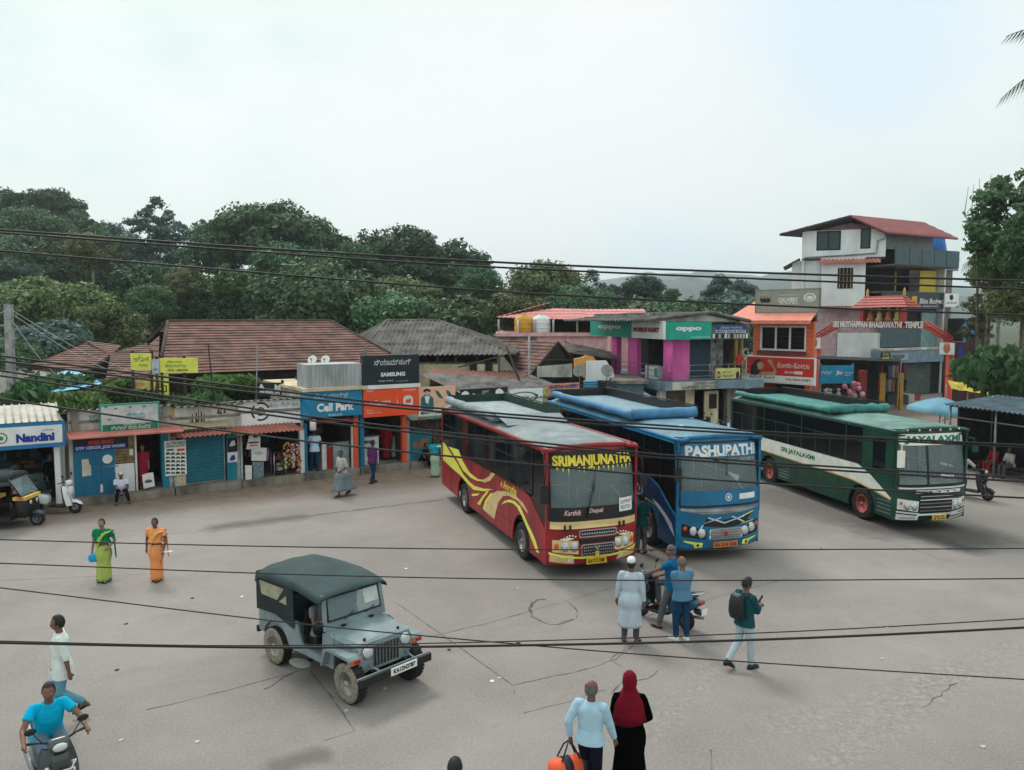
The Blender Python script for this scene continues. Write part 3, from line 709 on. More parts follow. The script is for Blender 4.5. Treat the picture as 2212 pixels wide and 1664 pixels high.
# concrete yard: fine grain, worn patches, tyre-dark stains, earth along the shop fronts
def ground_material():
 m=bpy.data.materials.new('worn_concrete'); m.use_nodes=True; t=m.node_tree; L=t.links
 p=t.nodes['Principled BSDF']; p.inputs['Roughness'].default_value=.88; p.inputs['Specular IOR Level'].default_value=.3
 geo=N(t,'ShaderNodeNewGeometry'); pos=geo.outputs['Position']
 def noise(sc_,det=5,rough=.6,vec=None,dist=0):
  n=N(t,'ShaderNodeTexNoise'); n.inputs['Scale'].default_value=sc_; n.inputs['Detail'].default_value=det; n.inputs['Roughness'].default_value=rough; n.inputs['Distortion'].default_value=dist
  L.new(vec or pos,n.inputs[0]); return n.outputs[0]
 def ramp(v,a,b,lo=0.0,hi=1.0):
  r=N(t,'ShaderNodeMapRange'); r.inputs[1].default_value=a; r.inputs[2].default_value=b; r.inputs[3].default_value=lo; r.inputs[4].default_value=hi
  L.new(v,r.inputs[0]); return r.outputs[0]
 def mth(op,a,b=None):
  n=N(t,'ShaderNodeMath'); n.operation=op
  for i,v in enumerate((a,b)):
   if v is None:continue
   if hasattr(v,'node'):L.new(v,n.inputs[i])
   else :n.inputs[i].default_value=v
  return n.outputs[0]
 base=cmix(ramp(noise(.16,6,.65),.35,.66),(.202,.172,.161),(.312,.270,.254),t)
 base=cmix(mth('MULTIPLY',ramp(noise(.45,7,.75,None,.8),.50,.64),.5),base,(.20,.175,.155),t)
 base=cmix(mth('MULTIPLY',ramp(noise(2.6,5,.8),.60,.70),.45),base,(.16,.145,.135),t)
 base=cmix(mth('MULTIPLY',ramp(noise(1.1,8,.7),.45,.75),.35),base,(.215,.204,.196),t)
 base=cmix(mth('MULTIPLY',ramp(noise(22,6,.75),.45,.75),.6),base,(.40,.38,.37),t)
 base=cmix(mth('MULTIPLY',ramp(noise(60,4,.7),.50,.68),.5),base,(.15,.142,.135),t)
 mpn=N(t,'ShaderNodeMapping'); mpn.inputs['Scale'].default_value=(.10,.55,1); mpn.inputs['Rotation'].default_value=(0,0,R(-14)); L.new(pos,mpn.inputs[0])
 base=cmix(mth('MULTIPLY',ramp(noise(1.0,8,.7,mpn.outputs[0]),.52,.70),.30),base,(.22,.212,.205),t)
 def dist_seg(a,b):
  a=Vector(a[:2]+(0,)) if isinstance(a,tuple) else Vector((a.x,a.y,0)); b=Vector((b.x,b.y,0))
  e=b-a
  sub=N(t,'ShaderNodeVectorMath'); sub.operation='SUBTRACT'; L.new(pos,sub.inputs[0]); sub.inputs[1].default_value=a
  dt=N(t,'ShaderNodeVectorMath'); dt.operation='DOT_PRODUCT'; L.new(sub.outputs[0],dt.inputs[0]); dt.inputs[1].default_value=e/e.length_squared
  cl=N(t,'ShaderNodeClamp'); L.new(dt.outputs['Value'],cl.inputs[0])
  sc2=N(t,'ShaderNodeVectorMath'); sc2 .operation='SCALE'; sc2 .inputs[0].default_value=e; L.new(cl.outputs[0],sc2 .inputs['Scale'])
  df=N(t,'ShaderNodeVectorMath'); df.operation='DISTANCE'; L.new(sub.outputs[0],df.inputs[0]); L.new(sc2 .outputs[0],df.inputs[1])
  return df.outputs['Value']
 wob=noise(.9,7,.7); wob2=noise(3.2,6,.75)
 def stain(pa,pb,r,soft,amt,colr,wamp=1.2,base=None):
  d=mth('ADD',dist_seg(G(*pa),G(*pb)),mth('MULTIPLY',mth('SUBTRACT',wob,.5),-2*wamp))
  d=mth('ADD',d,mth('MULTIPLY',mth('SUBTRACT',wob2,.5),-.8*wamp))
  return cmix(mth('MULTIPLY',ramp(d,r+soft,r-soft),amt),base,colr,t)
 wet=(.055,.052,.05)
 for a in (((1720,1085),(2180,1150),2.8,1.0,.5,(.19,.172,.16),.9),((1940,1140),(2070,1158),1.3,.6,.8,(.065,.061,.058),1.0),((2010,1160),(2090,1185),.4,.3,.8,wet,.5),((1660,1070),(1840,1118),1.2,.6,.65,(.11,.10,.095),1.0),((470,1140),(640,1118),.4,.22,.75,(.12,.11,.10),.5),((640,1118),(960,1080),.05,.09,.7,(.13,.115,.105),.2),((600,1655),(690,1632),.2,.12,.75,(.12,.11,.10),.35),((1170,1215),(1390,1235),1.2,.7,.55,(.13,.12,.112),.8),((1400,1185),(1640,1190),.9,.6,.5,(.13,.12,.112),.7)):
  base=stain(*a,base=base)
 grit=ramp(noise(9,5,.8,None,.6),.42,.62)
 for pa,pb,r in (((1390,1600),(1560,1440),.22),((1700,1560),(1990,1500),.35),((1800,1640),(2100,1440),.3),((2000,1480),(2190,1400),.3)):
  d=mth('ADD',dist_seg(G(*pa),G(*pb)),mth('MULTIPLY',mth('SUBTRACT',wob,.5),-1.4))
  k=mth('MULTIPLY',ramp(d,r+.3,r-.25),mth('MULTIPLY_ADD',grit,.4))
  base=cmix(k,base,cmix(grit,(.20,.18,.165),(.33,.30,.285),t),t)
 earth=cmix(ramp(noise(2.2,7,.7),.35,.65),(.16,.112,.082),(.26,.19,.145),t)
 d=mth('ADD',dist_seg(G(-60,1112),G(940,1020)),mth('MULTIPLY',mth('SUBTRACT',wob,.5),-3.0))
 base=cmix(mth('MULTIPLY',ramp(d,3.4,1.0),.9),base,earth,t)
 d=mth('ADD',dist_seg(G(1500,940),G(2200,880)),mth('MULTIPLY',mth('SUBTRACT',wob,.5),-4.0))
 base=cmix(mth('MULTIPLY',ramp(d,6,2),.55),base,earth,t)
 sp=N(t,'ShaderNodeSeparateXYZ'); L.new(pos,sp.inputs[0])
 far=ramp(sp.outputs[1],70,90)
 litter=cmix(ramp(noise(.3,7,.7),.4,.6),(.03,.045,.022),(.075,.085,.04),t)
 base=cmix(far,base,litter,t)
 L.new(base,p.inputs['Base Color'])
 b=N(t,'ShaderNodeBump'); b.inputs['Strength'].default_value=.35; b.inputs['Distance'].default_value=.02
 L.new(noise(30,6,.7),b.inputs['Height']); L.new(b.outputs[0],p.inputs['Normal'])
 return m
g=MB(); g.poly([(-2990,-38,0),(2990,-38,0),(2990,2990,0),(-2990,2990,0)],ground_material()); structure(g.build('ground'))
M_soil=mat('forest_soil',(.045,.055,.028),.95,var=.4,scale=.35,c2=(.09,.075,.045))
M_bank=mat('red_earth_bank',rgb(138,118,102,.8),.95,var=.35,scale=.6,bump=.4,bscale=3,c2=rgb(120,105,80,.8))
g=MB(); g.grid( lambda u,v:( lambda x,y:(x,y,hill_h(x,y)))(-150+u*160,60+v*140),60,50,M_soil); structure(g.build('hillside'))
# distant blue ridge
M_far=mat('distant_forest',(.035,.055,.045),.95,var=.3,scale=.01)
for nm,Y,pts in (('distant_hill',1500,[(900,700),(1100,668),(1300,622),(1400,606),(1470,602),(1560,612),(1680,604),(1800,625),(2000,640),(2300,690)]),('distant_hill',2500,[(700,690),(1000,640),(1200,618),(1400,590),(1500,588),(1640,596),(1760,580),(1950,610),(2300,640),(2500,690)])):
 g=MB(); rr=RNG(5)
 def prof(u):
  f=u*(len(pts)-1); i=min(int(f),len(pts)-2); k=f-i; k=k*k*(3-2*k)
  return pts[i][0]*(1-k)+pts[i+1][0]*k,pts[i][1]*(1-k)+pts[i+1][1]*k
 def hf(u,v):
  x,y=prof(u); p=V(x,y,Y); h_=max(p.z,0)+3*sin(u*43)+2*sin(u*97+1)
  return (p.x,Y-400+800*v,h_*sin(PI*v)-.5)
 g.grid(hf,80,16,M_far); structure(g.build(nm))
# joints and cracks in the slab: thin sunken-looking strips lying on the concrete
M_crack=mat('crack_dirt',(.175,.16,.15),.95,var=.5,scale=3)
def crack(px,w_,seed,jit=.03,name='pavement_crack'):
 rr=RNG(seed); pts=[G(*p) for p in px]; q=[]
 for a,b in zip(pts,pts[1:]):
  n=max(2,int((b-a).length/.18)); pr=Vector((-(b-a).y,(b-a).x,0)).normalized()
  for k in range(n):
   q.append(a.lerp(b,k/n)+pr*rr.uniform(-jit,jit))
 q.append(pts[-1]); m=MB(); vs,fs=[],[]
 for i,p in enumerate(q):
  tn=(q[min(i+1,len(q)-1)]-q[max(i-1,0)]).normalized(); pr=Vector((-tn.y,tn.x,0)); ww=w_*rr.uniform(.2,.95)
  vs+=[p+pr*ww/2+Vector((0,0,.004)),p-pr*ww/2+Vector((0,0,.004))]
 fs=[[2*i,2*i+1,2*i+3,2*i+2] for i in range(len(q)-1)]
 m.add(vs,fs,M_crack); structure(m.build(name))
for i,(px,w_,j) in enumerate([([(670,1450),(715,1505),(765,1577)],.035,.006),([(855,1302),(935,1358),(1110,1482)],.03,.006),([(315,1535),(490,1492),(700,1435)],.028,.012),([(1110,1480),(1200,1460),(1260,1448),(1330,1425),(1368,1395)],.03,.02),([(1130,1540),(1230,1515),(1310,1490)],.02,.02),([(935,1375),(1060,1345),(1200,1305),(1330,1268)],.022,.012),([(640,1450),(615,1462),(600,1475),(570,1490)],.05,.03),([(700,1600),(770,1578)],.02,.01),([(1110,1490),(1110,1500)],.02,.01),([(1150,1300),(1145,1325),(1170,1345),(1205,1350),(1240,1338)],.09,.05),([(1180,1295),(1160,1296),(1148,1312)],.08,.03),([(1245,1335),(1250,1320),(1225,1300)],.04,.04),([(1320,1500),(1350,1470),(1400,1465),(1420,1450)],.05,.05),([(1340,1440),(1320,1425),(1352,1400)],.04,.04),([(1536,1620),(1538,1664)],.03,.004),([(2065,1475),(2020,1510),(1990,1530)],.03,.03),([(1300,1120),(1500,1090)],.02,.01),([(1700,1250),(1400,1330)],.018,.01),([(1655,1080),(1850,1150),(2060,1215)],.02,.02),([(0,1255),(320,1240)],.015,.012),([(460,1140),(640,1118),(960,1078)],.07,.03),([(250,1160),(430,1150)],.02,.02)]):
 crack(px,w_,i,j)
# -- shop row along the left
FA=Fac(G(150,1093),G(872,1012))
M_teal=mat('teal_blue_paint',rgb(8,110,132,1.3),.6,var=.18,scale=1.5,streak=.6)
M_tealb=mat('blue_wood_paint',rgb(8,104,140,1.25),.6,var=.22,scale=1.3,streak=.7)
M_plaster=mat('stained_plaster',rgb(206,204,196,1.15),.9,var=.35,scale=1.1,streak=.75,c2=rgb(140,138,130,1.0))
M_plw=mat('white_wall',rgb(222,226,232,1.2),.85,var=.15,scale=.9,streak=.7)
M_cream=mat('cream_wall',rgb(206,190,160,1.1),.9,var=.3,scale=1.2,streak=.6)
M_conc=mat('old_concrete',rgb(140,132,122,1.0),.95,var=.4,scale=1.5,streak=.5)
M_in=mat('dim_interior',(.03,.03,.03),.95,var=.4)  # near-black stands in for the shade inside rooms and openings
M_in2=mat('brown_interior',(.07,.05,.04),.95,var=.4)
M_orange=mat('orange_pillar',rgb(214,76,40,1.4),.6,var=.2,scale=2)
M_rust=mat('rusty_sheet',rgb(176,104,92,1.1),.7,var=.35,scale=1.6,c2=rgb(130,76,66,1.0))
M_redsheet=mat('red_roof_sheet',rgb(196,120,110,1.05),.6,var=.22,scale=1.2)
M_asb=mat('cement_roof_sheet',rgb(124,120,118,1),.92,var=.4,scale=1.3,c2=rgb(72,68,66,.9))
M_tile=mat('clay_tile',rgb(134,96,86,1.15),.9,var=.4,scale=1.6,c2=rgb(84,64,60,1.0))
M_tedge=mat('tile_edge',rgb(92,66,60),.95,var=.4,scale=4)
M_wood=mat('weathered_timber',rgb(84,66,54,.9),.9,var=.4,scale=3)
M_brick=mat('brick_red',rgb(140,90,74,1.0),.9,var=.4,scale=6)
M_shut=mat('teal_shutter',rgb(6,92,110,1.4),.5,var=.2,scale=1.5,metal=.1)
M_shutg=mat('grey_green_shutter',rgb(70,84,80,1.1),.55,var=.25,scale=1.5)
def corr(mb,p00,p10,p11,p01,m,pitch=.15,amp=.03,thick=0):
 """corrugated sheet: waves across the p00-p10 direction"""
 p00,p10,p11,p01=map(Vector,(p00,p10,p11,p01)); n=max(8,int((p10-p00).length/pitch*4))
 nr=(p10-p00).cross(p01-p00).normalized();
 if nr.z<0:nr=-nr
 mb.grid( lambda u,v:(p00 .lerp(p10,u)).lerp(p01 .lerp(p11,u),v)+nr*amp*sin(u*n/4*2*PI),n,1,m,True)
def clip(poly,n,d,keep):
 r=[]
 for i in range(len(poly)):
  a,b=poly[i],poly[(i+1)%len(poly)]; da=(a[0]*n[0]+a[1]*n[1]-d)*keep; db=(b[0]*n[0]+b[1]*n[1]-d)*keep
  if da>=0:r.append(a)
  if da*db<0:k=da/(da-db); r.append((a[0]+(b[0]-a[0])*k,a[1]+(b[1]-a[1])*k))
 return r
def roof_plane(mb,pts,m,step=.27,lift=.035,mode='tile',amp=.035,pitch=.2,seed=1):
 """a sloping roof polygon laid in courses of tile, or in corrugated strips"""
 P=[Vector(p) for p in pts]; nr=(P[1]-P[0]).cross(P[2]-P[0]).normalized()
 if nr.z<0:nr=-nr
 u=Vector((-nr.y,nr.x,0)).normalized(); v=nr.cross(u).normalized()
 if v.z<0:v=-v; u=-u
 o=P[0]; q=[((p-o).dot(u),(p-o).dot(v)) for p in P]; rr=RNG(seed)
 if mode=='tile':
  lo=min(p[1] for p in q); hi=max(p[1] for p in q); k=lo
  while k<hi:
   c=clip(clip(q,(0,1),k-.03,1),(0,1),k+step,-1)
   if len(c)>2:
    us=min(p[0] for p in c); ue=max(p[0] for p in c); n=max(1,int((ue-us)/2.2))
    for j in range(n):
     cc=clip(clip(c,(1,0),us+(ue-us)*j/n,1),(1,0),us+(ue-us)*(j+1)/n,-1)
     if len(cc)<3:continue
     e=lift*rr.uniform(.75,1.3)
     top=[o+u*a+v*b+nr*(e*(1-(b-k)/step)) for a,b in cc]
     mb.add(top,[list(range(len(top)))],m)
     low=[a for a in cc if a[1]<k]
     if len(low)>=2:
      low.sort(); a,b=low[0],low[-1]
      mb.add([o+u*a[0]+v*a[1],o+u*b[0]+v*b[1],o+u*b[0]+v*b[1]+nr*e*1.08,o+u*a[0]+v*a[1]+nr*e*1.08],[(0,1,2,3)],M_tedge if m is M_tile else m)
   k+=step
 else :
  lo=min(p[0] for p in q); hi=max(p[0] for p in q); st=pitch/4; k=lo; i=0
  vs0=min(p[1] for p in q); vs1=max(p[1] for p in q); rows=max(1,round((vs1-vs0)/1.7))
  f= lambda a:amp*sin((a-lo)/pitch*2*PI)
  for rI in range(rows):
   a0=vs0+(vs1-vs0)*rI/rows-(.12 if rI else 0); a1=vs0+(vs1-vs0)*(rI+1)/rows
   qq=clip(clip(q,(0,1),a0,1),(0,1),a1,-1)
   if len(qq)<3:continue
   k=lo
   while k<hi:
    c=clip(clip(qq,(1,0),k,1),(1,0),k+st,-1)
    if len(c)>2:mb.add([o+u*a+v*b+nr*(f(a)+.03*(1-(b-a0)/(a1-a0))) for a,b in c],[list(range(len(c)))],m,True)
    k+=st
def local(pt,th):
 of=OFF.get(th.name,(0,0,0)); M=MT(th.location)@MR(th.rotation_euler.z,4,'Z')
 return M.inverted()@Vector(pt)+Vector(of)
def board(F,cr,px,off,m,name,label,cat='sign',thick=.07,group=None,frame=None,par=None,tilt=0):
 """a flat sign at its place on a front; returns (thing, (u0,u1,z0,z1), off)"""
 u0,u1,z0,z1=F.rect(cr,*px,off)
 t=F.thing(name,label,cat,group,(u0+u1)/2,off,z0) if par is None else par
 b=MB(); b.box(u0,u1,-off,-off+thick,z0,z1,m); p=b.build('panel',t)
 if frame:
  f=MB(); w_=.05
  for a in ((u0-w_,u1+w_,z0-w_,z0),(u0-w_,u1+w_,z1,z1+w_),(u0-w_,u0,z0,z1),(u1,u1+w_,z0,z1)):f.box(a[0],a[1],-off-.02,-off+thick,a[2],a[3],frame)
  f.build('frame',t)
 return t,(u0,u1,z0,z1),off
def letter(t,F,cr,px,off,body,m,bold=.02,shear=0,name='lettering'):
 q=MB(); text(q,body,F.rect(cr,*px,off),m,fm(off),bold,shear); return q.build(name,t)
def patch(t,F,cr,px,off,m,name,thick=.004):
 u0,u1,z0,z1=F.rect(cr,*px,off); q=MB(); q.box(u0,u1,-off,-off+thick,z0,z1,m); return q.build(name,t)
def outline(t,F,cr,pts,off,m,name,thick=.004):
 q=MB(); q.prism([( lambda a:(a[0],-off,a[1]))(F.uz(*cr(*p),off)) for p in pts],(0,thick,0),m); return q.build(name,t)
def uv(cr,x,y,off=0.0): return FA.uz(*cr(x,y),off)
def shop(name,label,u0,u1,ztop,depth=5.0,wall=None,off=0.0,plinth=.28,roof=None,cat='shop'):
 """side walls, back wall, plinth and flat roof of a small shop, open to the street"""
 t=FA.thing(name,label,cat,None,(u0+u1)/2,off,0)
 q=MB(); q.box(u0+.02,u1-.02,-off-.35,depth,0,plinth,M_conc); q.build('plinth',t)
 q=MB(); wl=wall or M_plaster
 q.box(u0+.12,u0+.14,.05,depth-.13,plinth,ztop,M_in2); q.box(u1-.14,u1-.12,.05,depth-.13,plinth,ztop,M_in2); q.box(u0+.15,u1-.15,.05,depth-.13,ztop-.06,ztop-.01,M_in)  # dark lining sheets: indoor shade put into the colour
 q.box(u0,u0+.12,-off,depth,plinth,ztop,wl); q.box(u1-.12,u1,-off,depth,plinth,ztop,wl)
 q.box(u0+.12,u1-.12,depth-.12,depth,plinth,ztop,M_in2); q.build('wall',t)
 q=MB(); q.box(u0-.05,u1+.05,-off,depth+.1,ztop,ztop+.10,roof or M_conc); q.build('roof',t)
 return t
def goods(t,u0,u1,y0,y1,z0,z1,n,seed,mats,name='stock',smax=.35):
 rr=RNG(seed)
 for k in range(n):
  q=MB(); w_=rr.uniform(.12,smax); h_=rr.uniform(.1,smax); a=rr.uniform(u0,max(u0,u1-w_)); y=rr.uniform(y0,y1); z=rr.uniform(z0,max(z0,z1-h_))
  q.box(a,a+w_,y,y+.1,z,z+h_,rr.choice(mats)); q.build(name,t)
def shelf(t,u0,u1,y,zs,m=None,d=.3,name='shelf'):
 for z in zs:
  q=MB(); q.box(u0,u1,y-d,y,z,z+.03,m or M_wood); q.build(name,t)
STOCK=[mat('stock_'+n,c,.6,var=.25) for n,c in (('red',(.25,.04,.04)),('white',(.4,.4,.4)),('blue',(.05,.14,.25)),('brown',(.2,.12,.07)),('green',(.06,.2,.1)),('tan',(.35,.26,.16)),('dark',(.04,.04,.05)))]
def awning(t,pts,m,par_name='awning',pitch=.16,amp=.025):
 q=MB(); corr(q,*pts,m,pitch,amp); return q.build(par_name,t)
def shutter(t,u0,u1,z0,z1,m,y=.0,step=.085,name='roller_shutter'):
 q=MB(); n=int((z1-z0)/step); st=(z1-z0)/n
 for k in range(n):
  a=z0+k*st; q.add([(u0,y,a),(u1,y,a),(u1,y-.02,a+st*.35),(u0,y-.02,a+st*.35),(u1,y-.005,a+st),(u0,y-.005,a+st)],[(0,1,2,3),(3,2,4,5)],m)
 q.box(u0-.05,u0,y-.05,y+.03,z0,z1,M_steel); q.box(u1,u1+.05,y-.05,y+.03,z0,z1,M_steel); q.box(u0,u1,y-.03,y,z0-.0,z0+.06,M_steel)
 return q.build(name,t)
# -- milk kiosk
K0,K1=uv(c_sl,-330,1380)[0],uv(c_sl,524,1345)[0]
KO=.35
t=FA.thing('milk_kiosk','white milk kiosk with a blue framed sign at the left edge of the row','kiosk',None,(K0+K1)/2,KO,0)
zt=uv(c_sl,300,905,KO)[1]
q=MB(); q.box(K0,K1,-KO,2.4,0,.16,M_conc); q.build('plinth',t)
q=MB(); q.box(K0,K0+.1,-KO,2.4,.16,zt,M_plw); q.box(K1-.05,K1,.4,2.4,.16,zt,M_plw); q.box(K0+.1,K1-.05,2.3,2.4,.16,zt,M_in); q.box(K0,K1,-KO+.1,2.4,zt,zt+.06,M_in); q.build('wall',t)
u0=uv(c_sl,470,1000,KO)[0]
q=MB(); q.box(u0,u0+.17,-KO,-KO+.17,.16,zt,M_plw); q.build('pillar',t)
M_signblue=mat('sign_blue',rgb(12,106,156,1.2),.45,var=.12)
_,bx,o=board(FA,c_sl,(-330,690,562,915),KO+.25,M_signblue,'','',thick=.3,par=t)
pw=patch(t,FA,c_sl,(-330,722,540,880),KO+.262,M_white,'sign_face',.012)
M_navy=mat('navy_lettering',rgb(22,46,150,1.1),.5)
letter(pw,FA,c_sl,(138,770,472,846),KO+.27,'Nandini',M_navy,.06); letter(pw,FA,c_sl,(360,734,466,750),KO+.27,'ನಂದಿನಿ ಹಾಲು',M_navy,.01)
q=MB(); cu,cz=uv(c_sl,8,818,KO+.27)
for p in ringp(cu,cz,.15,.18):q.prism([(a,-KO-.27,b) for a,b in p],(0,.004,0),M_ink)
for p in ringp(cu,cz,.0,.07,8):q.prism([(a,-KO-.27,b) for a,b in p],(0,.004,0),mat('sign_green',rgb(40,140,80),.5))
q.build('emblem',pw)
zr0=bx[3]+.02
q=MB(); zr1=uv(c_sl,250,620,-.6)[1]
M_whsheet=mat('white_roof_sheet',rgb(214,208,194,.75),.6,var=.2,streak=.3)
q.add([(K0-.1,-KO-.25,zr0),(K1+.12,-KO-.25,zr0),(K1+.02,1.2,zr0+.42),(K0-.1,1.2,zr0+.42),(K1+.02,2.5,zr0+.2),(K0-.1,2.5,zr0+.2)],[(0,1,2,3),(3,2,4,5)],M_whsheet)
for k in range(14):
 a=K0+k*(K1-K0+.1)/13.2; q.tube([(a,-KO-.25,zr0+.02),(a,1.2,zr0+.44)],.03,M_whsheet,6)
q.build('roof',t)
shelf(t,K0+.1,K1-.1,2.25,(.9,1.4,1.9)); goods(t,K0+.2,K1-.2,1.95,2.1,.95,2.1,26,3,[STOCK[6],STOCK[3],STOCK[2]])
def counter(t,F,cr,px,y0,y1,m,name='counter',top=None):
 u0,u1,z0,z1=F.rect(cr,*px,-y0); q=MB(); q.box(u0,u1,y0,y1,max(0.0,z0),z1,m); q.box(u0-.02,u1+.02,y0-.02,y1+.02,z1,z1+.04,top or M_steel); return q.build(name,t)
M_grn_c=mat('sea_green_counter',rgb(120,150,145,.9),.5,var=.2); M_teal_c=mat('teal_counter',rgb(20,150,170,1.0),.4,var=.15)
counter(t,FA,c_sl,(235,1130,415,1300),1.0,1.6,M_grn_c); counter(t,FA,c_sl,(180,1210,322,1310),.2,.8,M_teal_c); counter(t,FA,c_sl,(-200,1100,90,1240),.3,.8,M_steel)
# -- blue cabin shop
b0,b1=uv(c_sl,615,1350)[0],uv(c_sl,1500,1290)[0]
zaw=uv(c_sl,1000,790)[1]; zpar=uv(c_sl,1000,560)[1]
t=shop('blue_cabin_shop','teal blue shop with a dark doorway beside the milk kiosk',b0,b1,zpar-.45,2.6)
def fr(t,cr,px,m,name,y=0.0,th=.10):
 u0,u1,z0,z1=FA.rect(cr,*px,-y); q=MB(); q.box(u0,u1,y,y+th,z0,z1,m); return q.build(name,t)
zpl=.28
def frb(t,cr,x0,x1,ytop,m,name,y=0.0,th=.10,z0=.28):
 yy=ytop; a=FA.uz(*cr(x0,yy),-y)[0]; b=FA.uz(*cr(x1,yy),-y)[0]; z1=FA.uz(*cr((x0+x1)/2,yy),-y)[1]
 q=MB(); q.box(a,b,y,y+th,z0,z1,m); return q.build(name,t)
dr=frb(t,c_sl,622,866,800,M_tealb,'door',0); dr2=frb(t,c_sl,868,988,800,M_tealb,'door',0)
for d_,px in ((dr,(745,1010,760,1030)),(dr2,(940,1040,968,1052))):pass
outline(dr,FA,c_sl,[(705,1000),(765,995),(770,1040),(785,1050),(790,1135),(712,1148)],.012,mat('torn_paper',rgb(222,210,188),.8,var=.2),'torn_poster')
outline(dr2,FA,c_sl,[(866,1285),(868,1225),(878,1205),(890,1230),(892,1280)],.012,M_white,'sticker')
q=MB(); cu,cz=uv(c_sl,928,995)
q.prism([(cu+.16*cos(a*PI/8),-.012,cz+.16*sin(a*PI/8)) for a in range(16)],(0,.006,0),M_plate_w); q.build('sticker',dr2)
q=MB(); a=uv(c_sl,885,1068); q.box(a[0],a[0]+.5,-.03,-.01,a[1],a[1]+.03,M_steel); q.build('door_bolt',dr2)
frb(t,c_sl,990,1160,1035,M_plw,'white_panel',0,.06);
nbd=fr(t,c_sl,(990,800,1160,1028),mat('notice_board',rgb(150,132,96),.8,var=.4,scale=5),'notice_board',0,.06)
for k in range(5):patch(nbd,FA,c_sl,(1000,900+k*25,1105,912+k*25),.006,mat('brown_strip',rgb(110,88,50),.8),'notice',.004)
patch(nbd,FA,c_sl,(1118,908,1150,962),.006,M_white,'notice',.004)
frb(t,c_sl,1160,1176,790,M_white,'post',-.02,.08)
frb(t,c_sl,1390,1500,770,M_teal,'pillar',0,.3); frb(t,c_sl,1495,1606,1125,M_cream,'low_wall',.02,.25)
q=MB(); a,b=uv(c_sl,1180,1270)[0],uv(c_sl,1390,1270)[0]; q.box(a,b,2.2,2.25,.28,zaw,mat('red_curtain',rgb(90,22,22),.9)); q.build('curtain',t)
shelf(t,b0+.3,b1-.3,2.4,(1.0,1.5,2.0))
q=MB(); q.box(b0,b1,.02,.14,zaw+.02,zpar,M_plaster); q.build('parapet',t)
q=MB(); u_=uv(c_sl,615,700)[0]; u2=uv(c_sl,680,700)[0]; q.box(u_,u2,-.06,.2,zaw,zpar+.03,M_conc); q.build('parapet_post',t)
yb=uv(c_sl,1000,915)[1]
ds=fr(t,c_sl,(638,800,1108,918),mat('dark_sign',(.012,.012,.02),.6),'name_board',-.05,.04)
M_redl=mat('red_lettering',rgb(220,40,44,1.3),.5); M_pblue=mat('pale_blue_lettering',rgb(170,196,240,1.2),.5)
letter(ds,FA,c_sl,(760,832,980,866),.056,'HITECH SERVICE',M_redl,.05); patch(ds,FA,c_sl,(650,872,1092,916),.054,mat('blue_strip',rgb(30,50,150),.5),'strip',.003)
letter(ds,FA,c_sl,(655,878,1088,912),.06,'DTP XEROX, JOB WORK',M_pblue,.05)
e0,e1=uv(c_sl,600,800,.9)[0],uv(c_sl,1590,760,.9)[0]
q=MB(); zf=uv(c_sl,1050,798,.9)[1]; zk=uv(c_sl,1050,738,.0)[1]
q.prism([(e0,-.9,zf),(e1,-.9,zf),(e1-.1,0,zk),(e0-.1,0,zk)],(0,0,.05),M_redsheet); q.build('awning',t)
letter(t,FA,c_sl,(768,618,860,672),-.01,'ಜಾ',mat('teal_lettering2',rgb(40,140,165),.6),.03,name='painted_letters'); letter(t,FA,c_sl,(1372,590,1420,640),-.01,'ರ್',MATS['teal_lettering2'],.03,name='painted_letters')
q=MB(); corr(q,(b0-.3,-.25,zpar+.05),(b1+.2,-.25,zpar+.05),(b1+.2,2.7,zpar-.3),(b0-.3,2.7,zpar-.3),M_asb,.25,.035); q.build('roof_sheet',t)
M_grey_b=mat('faded_board',rgb(196,198,194),.7,var=.2,scale=2); M_frame_t=mat('teal_frame',rgb(30,140,130),.5); M_green=mat('sign_green_band',rgb(6,106,76,1.2),.5)
bt,bx,o=board(FA,c_sl,(872,525,1368,748),.35,M_grey_b,'shop_sign','faded grey sign with teal letters and a green bottom band',frame=M_frame_t)
patch(bt,FA,c_sl,(886,688,1366,746),.356,M_green,'green_band'); letter(bt,FA,c_sl,(1090,585,1250,648),.362,'ಗ್ರಾಮ',MATS['teal_lettering2'],.03); letter(bt,FA,c_sl,(960,700,1300,735),.364,'ಡಿಜಿಟಲ್ ಸೇವಾ ಕೇಂದ್ರ',M_white,.02)
letter(bt,FA,c_sl,(1065,682,1255,698),.364,'ಸಾಮಾನ್ಯ ಸೇವೆ',M_white,.01)
for x,y in ((915,545),(1000,560),(1125,545),(1245,540),(945,655)):patch(bt,FA,c_sl,(x-14,y-6,x+14,y+6),.361,M_frame_t,'logo')
# poster of vehicles fixed to the pillar
pt,bx,o=board(FA,c_sl,(1424,834,1610,1136),.06,M_plate_w,'poster','black and white poster with rows of pictures between doorway and shutter','poster',.03)
letter(pt,FA,c_sl,(1436,845,1598,868),.066,'ALL TYPES VEHICLE',M_ink,.03); letter(pt,FA,c_sl,(1436,872,1598,892),.066,'DRIVING SCHOOL',M_ink,.03)
rr=RNG(4)
for r_ in range(6):
 for k in range(4):
  x=1432+k*43; y=935+r_*33
  outline(pt,FA,c_sl,[(x+rr.uniform(0,8),y+8),(x+18,y+rr.uniform(0,6)),(x+36,y+9),(x+40,y+24),(x+rr.uniform(18,26),y+20),(x+3,y+27)],.066,rr.choice([M_ink,mat('olive_print',rgb(80,96,70),.7),M_ink]),'picture')
patch(pt,FA,c_sl,(1440,908,1500,925),.066,mat('green_print',rgb(40,120,60),.6),'picture'); patch(pt,FA,c_sl,(1530,905,1595,925),.066,M_redl,'picture')
